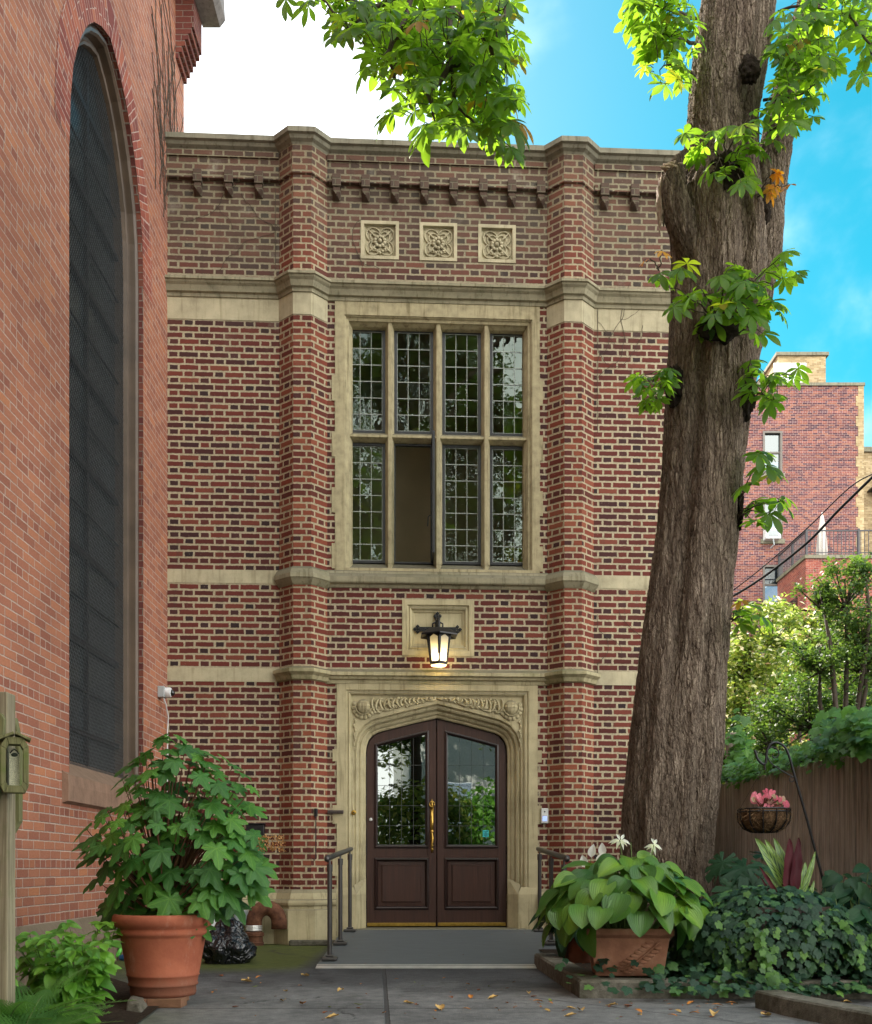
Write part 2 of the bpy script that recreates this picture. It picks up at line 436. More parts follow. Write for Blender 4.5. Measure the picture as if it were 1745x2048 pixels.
def stone(name, base, dirt=1.0, moss=0.0, seed=0):
    m = M(name); c = m.coord(); x, y, z = m.sep(c)
    n = m.noise(c, 3.1+seed, 6, .62); f = m.noise(c, 70, 4, .7)
    streak = m.noise(m.scale(c, (14, 14, .9)), 1.6, 5, .65)
    col = m.ramp(n, [(.25, tuple(q*.66 for q in base)), (.5, base), (.75, tuple(min(1, q*1.22) for q in base))])
    col = m.mix(f.step(.45, .8)*.35, col, m.mix(1, col, (.7, .68, .62), 'MULTIPLY'))
    col = m.mix(streak.step(.5, .72)*.55*dirt, col, m.mix(1, col, (.36, .33, .25), 'MULTIPLY'))
    nx, ny, nz = m.sep(m.geo('Normal'))
    up = (nz + (n-.5)*.8).step(.15, .85)
    col = m.mix(up*.75*dirt, col, m.mix(.8, col, (.09, .085, .062)))
    if moss:
        ms = (m.noise(c, 2.3, 6, .7)*1.2 + x.abs().step(1.1, 0)*.22 - .25).step(.42, .7)*moss
        col = m.mix(ms, col, m.mix(.7, col, (.085, .095, .02)))
    pits = m.voro(c, 85).step(.05, .16)
    return m.done(m.bsdf(col, .88, m.bump(f*.6+n*.5+pits*.4, .5, .006), .25))
S_BASE = (.46, .40, .245)
lime = stone('limestone', S_BASE, 1.1); lime_clean = stone('limestone_frieze', (.45, .40, .265), .85, 0, 1)
lime_moss = stone('limestone_mossy', (.40, .35, .215), 1.25, .8, 2); lime_dark = stone('coping_stone', (.22, .205, .15), 1.3, .3, 3)
lime_sill = stone('limestone_sill', (.29, .262, .175), 1.3, .2, 4)
lime_win = stone('limestone_window', (.40, .345, .21), 1.25, 0, 8)
brown = stone('brownstone', (.27, .165, .115), .5, 0, 5)
dark_frame = simple('church_frame_paint', (.098, .064, .042), .45, 0, .5, 3, .35, .2)
black_iron = simple('black_iron', (.012, .012, .014), .38, .3, .5, 30, .3, .3)
steel_black = simple('steel_window_paint', (.014, .015, .018), .45, 0, .5, 12, .5, .4)
door_lead = simple('door_lead', (.075, .08, .078), .6, .2, .4, 30, .2, .2)
lead = simple('lead_came', (.26, .28, .25), .5, .3, .5, 30, .2, .2)
brass = simple('brass', (.50, .31, .07), .3, 1, .5, 25, .25, .2)
rail_metal = simple('rail_metal', (.085, .08, .077), .38, .6, .5, 8, .15, .1)
alu = simple('aluminium', (.62, .62, .60), .4, .7, .5, 10, .2, .2)
white_paint = simple('white_paint', (.72, .73, .74), .5, 0, .5, 9, .06, .1)
grey_paint = simple('grey_paint', (.34, .37, .38), .5, 0, .5, 9, .1, .1)
black_glass = simple('black_glass', (.008, .008, .01), .06, 0, .8, 5, .1, 0)
m = M('terracotta'); c = m.coord(); x_, y_, z_ = m.sep(c); n = m.noise(c, 6, 6, .7)
col = m.ramp(n, [(.3, (.27, .075, .040)), (.7, (.40, .125, .065))])
col = m.mix(m.noise(m.scale(c, (1, 1, .5)), 9, 6, .75).step(.55, .75)*.35, col, (.50, .30, .22)); col = m.mix((z_*-1+n*.16).step(-.06, .04)*.6, col, (.09, .05, .032)); col = m.mix(m.noise(c, 60, 3, .7).step(.66, .72)*.5, col, (.10, .05, .035))
terracotta = m.done(m.bsdf(col, .78, m.bump(m.noise(c, 50, 5, .7), .35, .004), .25))
# aged terracotta with pale bloom
m = M('aged_terracotta'); c = m.coord(); n = m.noise(c, 6, 6, .65)
col = m.ramp(n, [(.3, (.17, .075, .045)), (.55, (.27, .125, .075)), (.75, (.34, .20, .13))])
aged = m.done(m.bsdf(col, .85, m.bump(m.noise(c, 40, 5), .5, .006), .2))
soil = simple('soil', (.035, .025, .018), .95, 0, .1, 40, .5, 1, .02)
coir = simple('coir', (.12, .07, .038), .95, 0, .1, 60, .6, 1, .02)
# dark varnished wood
def wood(name, a, b, sc_=(3, 3, .35), rough=.4, bd=.002, moss=0, grain=22):
    m = M(name); c = m.coord(); n = m.noise(m.scale(c, (sc_[0]*grain, sc_[1]*grain, sc_[2]*grain*.25)), 1, 6, .62, .6)
    big = m.noise(c, 2.2, 4)
    col = m.ramp(n, [(.3, a), (.7, b)])
    col = m.mix(big.step(.35, .7)*.4, col, m.mix(1, col, (.6, .6, .62), 'MULTIPLY'))
    if moss: col = m.mix((m.noise(c, 5, 6, .7)).step(.5, .66)*moss, col, (.085, .12, .018))
    return m.done(m.bsdf(col, rough, m.bump(n, .7, bd), .45))
door_wood = wood('door_wood', (.030, .0105, .0065), (.062, .022, .013), rough=.5)
door_dark = wood('door_moulding', (.012, .006, .005), (.026, .012, .010), rough=.3)
fence_wood = wood('fence_wood', (.17, .135, .112), (.50, .41, .34), rough=.85, bd=.006)
post_wood = wood('post_wood', (.13, .10, .06), (.36, .31, .20), rough=.9, bd=.006, moss=.35)
moss_wood = wood('moss_wood', (.075, .075, .028), (.24, .23, .10), rough=.9, bd=.006, moss=.75)
block_wood = wood('block_wood', (.13, .06, .03), (.26, .13, .07), (.35, 3, 3), .85, .004)
room_wall = simple('room_wall', (.66, .50, .33), .8, 0, .3, 2, .12, .1)
room_dark = simple('room_dark', (.05, .04, .032), .9)
curtain = simple('room_shelf', (.42, .33, .2), .8)
# glass
def glass(name, tint, base=.06, gain=1.5, wob=.35, sc_=4.5, gcol=(.92, 1, .97)):
    m = M(name); c = m.coord()
    n = m.noise(c, sc_, 2) ; nb = m.bump(n, wob, .006)
    fr = m.node('ShaderNodeFresnel'); fr.inputs[0].default_value = 1.55; m.link(nb, fr.inputs[1])
    f = V(m.nt, fr.outputs[0])*gain+base
    tr = m.node('ShaderNodeBsdfTransparent'); tr.inputs[0].default_value = (*tint, 1)
    gl = m.node('ShaderNodeBsdfGlossy'); gl.inputs['Roughness'].default_value = .01; gl.inputs[0].default_value = (*gcol, 1); m.link(nb, gl.inputs['Normal'])
    mx = m.node('ShaderNodeMixShader'); m.link(f.min(1.), mx.inputs[0]); m.link(tr.outputs[0], mx.inputs[1]); m.link(gl.outputs[0], mx.inputs[2])
    return m.done(mx.outputs[0])
win_glass = glass('window_glass', (.45, .52, .48), .05, 1.1, .35, 5, (.58, .70, .62))
door_glass = glass('door_glass', (.25, .28, .27), .12, 1.4, .10, 2)
far_glass = glass('far_window_glass', (.2, .25, .3), .12, 1.2, .2, 1)
m = M('church_glass'); c = m.coord()
sh = m.bsdf(m.ramp(m.noise(c, 1.2, 3), [(.3, (.010, .016, .018)), (.7, (.035, .05, .055))]), .22, m.bump(m.noise(c, 9, 3), .4, .01), .9)
church_glass = m.done(sh)
mesh_wire = simple('mesh_wire', (.13, .135, .14), .45, .55, .5, 40, .4, .1)
# lamp glass: frosted and lit from inside
m = M('lamp_glass'); sh = m.node('ShaderNodeBsdfTranslucent'); sh.inputs[0].default_value = (.86, .84, .70, 1)
tr = m.node('ShaderNodeBsdfTransparent'); tr.inputs[0].default_value = (.9, .88, .75, 1)
mx = m.node('ShaderNodeMixShader'); mx.inputs[0].default_value = .38; m.link(sh.outputs[0], mx.inputs[1]); m.link(tr.outputs[0], mx.inputs[2])
gl = m.node('ShaderNodeBsdfGlossy'); gl.inputs['Roughness'].default_value = .15
mx2 = m.node('ShaderNodeMixShader'); mx2.inputs[0].default_value = .06; m.link(mx.outputs[0], mx2.inputs[1]); m.link(gl.outputs[0], mx2.inputs[2])
lamp_glass = m.done(mx2.outputs[0])
m = M('lit_bulb'); e = m.node('ShaderNodeEmission'); e.inputs[0].default_value = (1, .80, .42, 1); e.inputs[1].default_value = 26; bulb_mat = m.done(e.outputs[0])
m = M('keypad_light'); e = m.node('ShaderNodeEmission'); e.inputs[0].default_value = (.28, .38, 1, 1); e.inputs[1].default_value = .55; key_mat = m.done(e.outputs[0])
def leafmat(name, stops, trans=.35, tcol=(.35, .6, .05), rough=.45, spec=.4, vein=(), brown=0, tweight=None, sheen=1):
    m = M(name); a = m.attr('rnd'); c = m.coord()
    col = m.ramp(a, stops)
    n = m.noise(c, 30, 3); col = m.mix(n*.25, col, m.mix(1, col, (.6, .65, .5), 'MULTIPLY'))
    hb_ = None
    if vein:
        lx, ly, _ = m.sep(m.node('ShaderNodeAttribute', attribute_name='luv').outputs['Vector'])
        ang = lx._m('ARCTAN2', ly); rr_ = (lx*lx+ly*ly)._m('SQRT'); vv = None
        for a_ in vein:
            q_ = (((ang-a_).abs()*rr_)).step(.030, .008); vv = q_ if vv is None else vv.max(q_)
        side = (((rr_*34 + (ang*2.2).sin().abs()*8).sin())).step(.75, .98)*.35; vv = vv.max(side)
        col = m.mix(vv*.6, col, m.mix(1, col, (2.0, 1.55, 1.3), 'MULTIPLY')); hb_ = vv
    if brown: col = m.mix(m.noise(c, 22, 4, .6).step(.64, .70)*brown, col, (.22, .07, .015))
    b = m.bsdf(col, rough, m.bump(m.noise(c, 60, 2)+(hb_*-1.5 if hb_ else 0.), .35, .005), spec)
    t = m.node('ShaderNodeBsdfTranslucent'); m.link(m.mix(.55, m.mix(1, col, (2.6, 2.8, 1.4), 'MULTIPLY'), tcol), t.inputs[0])
    mx = m.node('ShaderNodeMixShader'); mx.inputs[0].default_value = trans; m.link(b, mx.inputs[1]); m.link(t.outputs[0], mx.inputs[2])
    return m.done(mx.outputs[0])
chest_leaf = leafmat('chestnut_leaf', [(0, (.030, .085, .014)), (.5, (.055, .135, .018)), (.93, (.09, .18, .02)), (.97, (.30, .20, .02)), (1, (.35, .12, .02))], .6, (.42, .66, .03), .4, .3, brown=.5)
autumn_leaf = leafmat('autumn_leaf', [(0, (.45, .28, .03)), (.5, (.5, .18, .02)), (1, (.3, .08, .02))], .5, (.8, .4, .03))
hyd_leaf = leafmat('oakleaf_hydrangea_leaf', [(0, (.030, .095, .022)), (.5, (.045, .15, .026)), (1, (.085, .22, .025))], .25, (.18, .45, .04), .5, .35, vein=(0, .85, -.85, 1.75, -1.75))
lime_leaf = leafmat('lime_green_leaf', [(0, (.06, .17, .02)), (.5, (.10, .25, .03)), (1, (.17, .36, .04))], .3, (.25, .5, .05), .45, .4)
fern_leaf = leafmat('fern_leaf', [(0, (.05, .14, .03)), (1, (.11, .26, .05))], .3, (.25, .5, .08), .55, .3)
ivy_leaf = leafmat('ivy_leaf', [(0, (.008, .030, .017)), (.6, (.018, .055, .027)), (.85, (.035, .095, .03)), (1, (.08, .17, .03))], .12, (.1, .3, .05), .5, .3, vein=(0, 1, -1))
vine_leaf = leafmat('vine_leaf', [(0, (.03, .09, .02)), (1, (.09, .21, .03))], .35, (.2, .45, .04), .45, .4)
dark_leaf = leafmat('glossy_dark_leaf', [(0, (.006, .030, .013)), (1, (.018, .060, .022))], .1, (.1, .3, .05), .5, .2)
bush_leaf = leafmat('bush_leaf', [(0, (.04, .085, .02)), (.5, (.10, .16, .03)), (.8, (.24, .28, .05)), (1, (.50, .46, .14))], .4, (.4, .5, .08), .5, .3)
bush_dark = leafmat('dark_bush_leaf', [(0, (.02, .05, .015)), (.6, (.045, .10, .025)), (1, (.12, .17, .03))], .35, (.25, .4, .05), .5, .3)
blossom = leafmat('blossom', [(0, (.7, .65, .45)), (.8, (.85, .8, .65)), (1, (.7, .25, .25))], .4, (.9, .8, .6), .6, .2)
pink = leafmat('caladium_leaf', [(0, (.50, .08, .15)), (.6, (.66, .20, .28)), (.85, (.45, .25, .22)), (1, (.20, .30, .12))], .3, (.8, .25, .32), .5, .3, vein=(0, .8, -.8, 1.6, -1.6, 2.4, -2.4))
red_leaf = leafmat('wine_red_leaf', [(0, (.030, .005, .009)), (1, (.075, .008, .014))], .10, (.25, .02, .03), .55, .15)
white_petal = leafmat('white_petal', [(0, (.75, .75, .74)), (1, (.85, .85, .82))], .4, (.8, .8, .75), .5, .3)
dried = leafmat('dried_flower', [(0, (.30, .13, .05)), (1, (.55, .30, .14))], .3, (.5, .25, .1), .7, .2)
# hosta with veins running along the blade: veins follow leaf length stored as attributes u
def veined(name, a_, b_, nv=9, trans=.25, pat=None):
    m = M(name); uvn = m.node('ShaderNodeAttribute', attribute_name='luv'); x, y, _ = m.sep(uvn.outputs['Vector'])
    r = m.attr('rnd'); c = m.coord()
    col = m.ramp(r, [(0, a_), (1, b_)])
    s_ = ((x.abs()*(nv*3.14159) + (y*2))).sin()
    vein = s_.abs().step(.0, .45)
    if pat:
        blot = ((y*58 + x.abs()*-16).sin()).step(-.35, .15) * (x.abs()).step(.06, .2)*(x.abs()*-1).step(-.85, -.6)
        col = m.mix(blot, col, pat)
    else:
        mid = x.abs().step(.75, .1)*.45
        col = m.mix(mid, col, m.mix(1, col, (2.0, 1.55, .9), 'MULTIPLY'))
        col = m.mix(vein*-.8+.8, col, m.mix(1, col, (.55, .6, .5), 'MULTIPLY'))
    b = m.bsdf(col, .38, m.bump(vein, .8, .006), .5)
    t = m.node('ShaderNodeBsdfTranslucent'); m.link(m.mix(.6, col, (.3, .5, .05)), t.inputs[0])
    mx = m.node('ShaderNodeMixShader'); mx.inputs[0].default_value = trans; m.link(b, mx.inputs[1]); m.link(t.outputs[0], mx.inputs[2])
    return m.done(mx.outputs[0])
hosta_mat = veined('hosta_leaf', (.030, .115, .016), (.13, .27, .022), 6)
rattle_mat = veined('rattlesnake_leaf', (.16, .27, .05), (.24, .36, .07), 0, .2, (.012, .05, .022))
# bark
m = M('bark'); c = m.coord(); x, y, z = m.sep(c)
wv = m.noise(m.scale(c, (1, 1, .45)), 3.5, 4, .6, col=True)
cc = m.node('ShaderNodeVectorMath', operation='MULTIPLY_ADD'); m.link(wv, cc.inputs[0]); cc.inputs[1].default_value = (.10, .10, .10); m.link(c, cc.inputs[2])
cs = m.scale(cc.outputs[0], (1, 1, .16))
e1 = m.voro(cs, 31, 'DISTANCE_TO_EDGE'); e2 = m.voro(m.scale(cc.outputs[0], (1, 1, .28)), 62, 'DISTANCE_TO_EDGE')
fine = m.noise(m.scale(c, (1, 1, .4)), 60, 5, .7)
ridge = e1.step(0, .16); ridge2 = e2.step(0, .12)
rn_ = m.noise(m.scale(cc.outputs[0], (1, 1, .13)), 17, 5, .6); rdg = ((rn_-.5).abs()*7).min(1.)
hgt = rdg*.42 + ridge*.26 + ridge2*.20 + fine*.26
col = m.ramp(hgt, [(.12, (.038, .026, .019)), (.42, (.118, .086, .063)), (.80, (.205, .157, .118)), (1, (.29, .23, .175))])
col = m.mix(m.noise(c, 1.6, 5, .6).step(.45, .7)*.5, col, m.mix(1, col, (.62, .55, .52), 'MULTIPLY'))
col = m.mix(m.noise(c, 4, 5, .7).step(.62, .75)*.4, col, (.10, .10, .055))
sh = m.bsdf(col, .92, m.bump(hgt, .8, .02), .2)
dp = m.node('ShaderNodeDisplacement'); m.setin(dp, 'Height', hgt); dp.inputs['Midlevel'].default_value = 1.0; dp.inputs['Scale'].default_value = .020
m.link(dp.outputs[0], m.out.inputs['Displacement']); m.m.displacement_method = 'BOTH'
bark = m.done(sh)
twig = simple('twig_bark', (.055, .042, .03), .85, 0, .3, 30, .3, .4)
stem_green = simple('green_stem', (.10, .15, .04), .6, 0, .3, 20, .3, .1)
stem_red = simple('reddish_stem', (.13, .055, .03), .6, 0, .3, 20, .3, .1)
dead_wood = simple('bare_scar_wood', (.36, .27, .21), .9, 0, .2, 14, .5, 1, .02)
# paving
m = M('paving'); c = m.coord(); x, y, z = m.sep(c)
n1 = m.noise(c, .9, 6, .62); n2 = m.noise(c, 12, 5, .7); n3 = m.noise(c, 95, 3, .8)
col = m.ramp(n2, [(.3, (.036, .036, .040)), (.7, (.066, .067, .072))])
fore = (y + (n1-.5)*2.0).step(8.1, 6.6)      # paler slabs towards the viewpoint
col = m.mix(fore*.85, col, m.ramp(n2, [(.3, (.125, .125, .125)), (.7, (.24, .237, .23))]))
col = m.mix(n3.step(.60, .68)*.55, col, (.30, .29, .27)); col = m.mix(n3.step(.42, .34)*.55, col, (.02, .02, .02)); col = m.mix(m.noise(c, 4.5, 6, .75).step(.52, .68)*.45, col, m.mix(1, col, (.5, .49, .47), 'MULTIPLY'))
dampm = m.noise(c, 1.1, 6, .68).step(.46, .62)*.62; col = m.mix(dampm, col, m.mix(1, col, (.42, .42, .44), 'MULTIPLY'))
mossm = ((x*-1).step(.95, 1.25)*(y).step(8.0, 9.0)*1.3 + (x*-1).step(1.0, 2.0)*y.step(6.3, 5.7)*.8 + (x*-1).step(1.9, 2.4)*.5)*m.noise(c, 2.2, 6, .7).step(.22, .48)
col = m.mix(mossm.min(1.)*.9, col, m.ramp(n2, [(.3, (.035, .045, .006)), (.7, (.10, .12, .018))]))
jx = (x + .33 + (y-7)*.055 + (n2-.5)*.012).abs().step(.016, .010) ; jx2 = (x - 1.02 - (y-6.2)*-.9 + (n2-.5)*.012).abs().step(.012, .006)*(y).step(6.9, 6.6)
jy = (y-6.15-x*.01+(n2-.5)*.01).abs().step(.012, .006)
jn = jx.max(jy).max(jx2)
col = m.mix(jn*.8, col, (.035, .035, .036))
vv_ = m.node('ShaderNodeVectorMath', operation='MULTIPLY_ADD'); m.link(m.noise(c, 2.2, 5, .7, col=True), vv_.inputs[0]); vv_.inputs[1].default_value = (.7, .7, 0); m.link(c, vv_.inputs[2])
crk = m.voro(vv_.outputs[0], .42, 'DISTANCE_TO_EDGE').step(.007, .002)*m.noise(c, .8, 3).step(.45, .55); col = m.mix(crk*.75, col, (.02, .02, .02))
paving = m.done(m.bsdf(col, m.mix(.5, (.7, .7, .7), (.85, .85, .85)), m.bump(n2*.6+n3*.6-jn*1.2, .8, .012), .35))
m = M('concrete_kerb'); c = m.coord(); n2 = m.noise(c, 18, 6, .7); n1 = m.noise(c, 3, 5, .6)
col = m.ramp(n2, [(.3, (.075, .068, .052)), (.7, (.20, .185, .15))]); col = m.mix(n1.step(.42, .65)*.7, col, m.mix(1, col, (.4, .42, .32), 'MULTIPLY'))
conc = m.done(m.bsdf(col, .92, m.bump(n2+m.noise(c, 120, 2)*.5, .8, .012), .2))
m = M('ramp_deck'); c = m.coord(); n1 = m.noise(m.scale(c, (1, 8, 1)), 6, 5, .6)
x, y, z = m.sep(c); rb = (y*160).sin()
col = m.ramp(n1, [(.3, (.070, .080, .085)), (.7, (.105, .118, .124))])
ramp_mat = m.done(m.bsdf(col, .62, m.bump(rb*.15+n1*.3, .35, .004), .4))
m = M('bin_bag'); c = m.coord(); n = m.noise(c, 5.5, 3, .5, 1.4)
bag_mat = m.done(m.bsdf((.006, .007, .010), .22, m.bump((n*16).sin()*.5+m.noise(c, 14, 3)*.9, 1, .02), .7))
m = M('rust'); c = m.coord(); n = m.noise(c, 14, 6, .7)
rust = m.done(m.bsdf(m.ramp(n, [(.3, (.045, .020, .014)), (.55, (.13, .055, .03)), (.75, (.20, .10, .06))]), .85, m.bump(n, .6, .006), .25))
# ------------------------------------------------------------------ the ground
gm = MB(); gm.quad((-400, -400, 0), (400, -400, 0), (400, 400, 0), (-400, 400, 0))
tag(gm.build('ground', paving), kind='structure')

# ------------------------------------------------------------------ the brick hall (local frame: x along the front, y into the building)
TH = R(3.1); HY0 = 11.6
hall = empty('brick_hall', (0, HY0, 0), TH, 'three-bay brick hall with octagonal pilasters, stone bands, a leaded window and double doors', 'building')
def FL(px, py, d=0):
    r = (px-CX)/FPX; t = (d+HY0*math.cos(TH))/(math.cos(TH)-r*math.sin(TH))
    return math.cos(TH)*t*r+math.sin(TH)*(t-HY0), CH+(HY-py)/FPX*t
XL, XR = -2.9, 2.85
PC = (-1.425, 1.462); HW, FW, PD = .256, .094, .165
def pil(xc): return [(xc-HW, 0), (xc-FW, -PD), (xc+FW, -PD), (xc+HW, 0)]
front = [(XL, 0)] + pil(PC[0]) + pil(PC[1]) + [(XR, 0)]
Z_TOP, Z_CORN1, Z_CORN0, Z_FR = 8.50, 7.09, 6.90, 6.655
WX0, WX1, WZ0, WZ1 = -.985, 1.045, 4.03, 6.745       # window recess
DC = .018
LP = (-.365, .413, 3.095, 3.697)                      # lamp panel
PAN = [(-.81+.0, -.40), (-.177, .228), (.457, .865)]; PZ = (7.355, 7.765)
sr = (-1.085, 1.125)                                  # window surround in x
dr = (DC-1.085, DC+1.085)
arch = []                                             # four-centred door arch, from left foot to right foot
half = [(-.775, .15), (-.775, 2.06), (-.768, 2.135), (-.745, 2.20), (-.705, 2.25), (-.645, 2.285), (-.33, 2.368), (0, 2.446)]
arch = [(DC+x, z) for x, z in half] + [(DC-x, z) for x, z in half[-2::-1]]
# brick walls: right side steps as one mesh with openings for the stone and the glass
holes = [(PC[0]-HW, PC[0]+HW, 0, 9), (PC[1]-HW, PC[1]+HW, 0, 9), (sr[0]+.02, sr[1]-.02, 4.0, Z_FR+.3),
         (dr[0]+.02, dr[1]-.02, 0, 2.86), LP, *[(a, b, PZ[0], PZ[1]) for a, b in PAN],
         (XL, PC[0], Z_FR, Z_CORN0+.02), (PC[1], XR, Z_FR, Z_CORN0+.02)]
wl = MB(); wl.wall(XL, XR, 0, Z_TOP, holes)
# rear, side and roof of the block so that it stands on its own
wl.quad((XR, 0, 0), (XR, 7, 0), (XR, 7, Z_TOP), (XR, 0, Z_TOP)); wl.quad((XR, 7, 0), (XL, 7, 0), (XL, 7, Z_TOP), (XR, 7, Z_TOP)); wl.quad((XL, 7, 0), (XL, 0, 0), (XL, 0, Z_TOP), (XL, 7, Z_TOP))
wl.build('wall', hall_brick, hall)
rf = MB(); rf.box(XL+.05, XR-.05, .3, 6.9, 8.0, 8.1); rf.build('roof', simple('roof_felt', (.06, .06, .06), .9), hall)
# oversailing brick courses of the parapet, with the little corbel table
oc = MB()
for sec in ([(XL, 0), (PC[0]-HW, 0)], [(PC[0]+HW, 0), (PC[1]-HW, 0)], [(PC[1]+HW, 0), (XR, 0)]):
    a, b = sec[0][0]+.002, sec[1][0]-.002
    oc.sweep_plan([(a, 0), (b, 0)], [(.003, 8.13), (.038, 8.135), (.052, 8.14), (.052, 8.205), (.030, 8.207), (.030, 8.365), (.052, 8.37), (.052, 8.435), (.0, 8.44)])
oc.build('corbel_table', hall_brick, hall)
def corbel(x):
    b = MB(); w_ = .046
    b.box(x-w_, x+w_, -.078, 0, 8.085, 8.215); b.box(x-w_*.8, x+w_*.8, -.062, 0, 8.045, 8.084)
    b.add([(x-w_, -.085, 8.043), (x+w_, -.085, 8.043), (x+w_, 0, 8.043), (x-w_, 0, 8.043), (x, -.078, 7.985), (x-w_*.9, 0, 7.96), (x+w_*.9, 0, 7.96)],
          [(0, 1, 2, 3), (0, 4, 1), (1, 4, 6, 2), (0, 3, 5, 4), (4, 5, 6)])
    return b
corb_mat = brick('corbel_brick', 'flemish', .0686, .322, .216, .012, [(0, (.10, .05, .04)), (1, (.17, .09, .065))], [(0, (.09, .045, .04)), (1, (.15, .08, .06))], ((.2, .17, .11), (.3, .26, .17)), (5.5, 8, .6, (.09, .075, .055)), 31)
c0 = corbel(0).build('corbel', corb_mat, hall, bevel=.004)
cx_list = [FL(q, 390)[0] for q in (397, 459, 519, 674, 732, 790, 849, 907, 966, 1023, 1081, 1208, 1268, 1327)]
for i, x in enumerate(cx_list):
    o = c0 if i == 0 else c0.copy()
    if i: C.objects.link(o)
    o.parent = hall; o.location.x = x
# pilasters
for xc in PC:
    p = MB(); pts = pil(0)
    for z0, z1 in ((.5, Z_FR+.0), (Z_CORN0, Z_TOP)):
        if z0 > 6: p.sweep_plan(pts, [(0, 7.0), (0, 8.13), (.022, 8.14), (.022, Z_TOP)])
        else: p.sweep_plan(pts, [(0, .5), (0, Z_FR)])
    o = p.build('pilaster', pil_brick, hall); o.location.x = xc
    q = MB(); q.sweep_plan(pts, [(.004, Z_FR), (.006, Z_FR+.001), (.006, 6.95)]); b_ = q.build('stone_block', lime_clean, o)
    q = MB(); q.sweep_plan([(pts[0][0]-.004, 0), *pts[1:3], (pts[3][0]+.004, 0)], [(0, 3.80), (.012, 3.81), (.05, 3.86), (.062, 3.87), (.062, 3.915), (.035, 3.965), (.0, 3.995)]); q.build('upper_ring', lime_sill, o)
    q = MB(); q.sweep_plan([(pts[0][0]-.004, 0), *pts[1:3], (pts[3][0]+.004, 0)], [(0, 2.79), (.03, 2.80), (.045, 2.84), (.085, 2.87), (.085, 2.905), (.0, 2.94)]); q.build('lower_ring', lime_moss, o)
# continuous mouldings
q = MB(); q.sweep_plan(front, [(.0, 8.43), (.022, 8.435), (.035, 8.455), (.07, 8.475), (.085, 8.505), (.115, 8.515), (.115, 8.568), (.02, 8.60), (-.30, 8.62), (-.34, 8.3)])
q.build('coping', lime_dark, hall)
q = MB(); q.sweep_plan(front, [(0, 6.885), (.02, 6.89), (.024, 6.925), (.05, 6.935), (.055, 6.955), (.066, 6.99), (.088, 7.012), (.095, 7.03), (.112, 7.035), (.112, 7.062), (.0, 7.115)])
q.build('cornice', lime_sill, hall)
for a, b in ((XL, PC[0]-HW), (PC[1]+HW, XR)):
    q = MB(); q.box(a+.001, b-.001, -.006, .1, Z_FR, 6.893); q.build('frieze', lime_clean, hall)
    q = MB(); q.box(a+.001, b-.001, -.005, .05, 3.847, 3.99); q.build('stone_band', lime_clean, hall)
    q = MB(); q.box(a+.001, b-.001, -.005, .05, 2.795, 2.94); q.build('stone_band', lime_clean, hall)
# central sill moulding and door ledge, between the pilasters
a, b = PC[0]+HW-.03, PC[1]-HW+.03
q = MB(); q.sweep_plan([(a, 0), (b, 0)], [(0, 3.815), (.01, 3.82), (.02, 3.85), (.055, 3.86), (.062, 3.875), (.062, 3.925), (.045, 3.95), (.03, 3.965), (.025, 3.99), (-.02, 4.02)]); q.build('sill_course', lime_sill, hall)
q = MB(); q.sweep_plan([(a, 0), (b, 0)], [(0, 2.78), (.02, 2.785), (.025, 2.82), (.05, 2.83), (.06, 2.855), (.085, 2.865), (.085, 2.90), (.0, 2.945)]); q.build('door_ledge', lime_moss, hall)
# plinth along the foot of the wall, stopping at the doorway
for path in ([(XL, 0)]+pil(PC[0])+[(dr[0]-.002, 0)], [(dr[1]+.002, 0)]+pil(PC[1])+[(XR, 0)]):
    q = MB(); q.sweep_plan(path, [(.11, -.1), (.11, .36), (.10, .37), (.085, .372), (.085, .40), (.10, .415), (.104, .44), (.095, .465), (.07, .475), (.065, .49), (.05, .54), (.02, .575), (0, .58)])
    q.build('plinth', lime, hall, bevel=0)
for x0_, x1_ in ((PC[0]-.12, PC[0]+.36), (PC[1]-.3, PC[1]+.2)): q = MB(); q.box(x0_, x1_, -.42, -.28, 0, .055); q.build('plinth_foot', conc, hall, bevel=.01)
# --- window: stone surround, mullions and eight steel lights
q = MB()
Ls, Rs = sr
q.wall(Ls, Rs, 4.0, 6.893, [(WX0, WX1, WZ0, WZ1)], y=-.012)
for x0 in (Ls, Rs): q.quad((x0, -.012, 4.0), (x0, .1, 4.0), (x0, .1, 6.893), (x0, -.012, 6.893))
q.sweep_front([(WX1, WZ0), (WX1, WZ1), (WX0, WZ1), (WX0, WZ0)][::-1], [(.0, -.013), (-.0, -.003), (.028-.04, .004), (-.02, .02), (-.045, .03), (-.05, .05), (-.075, .09), (-.085, .13), (-.085, .20)])
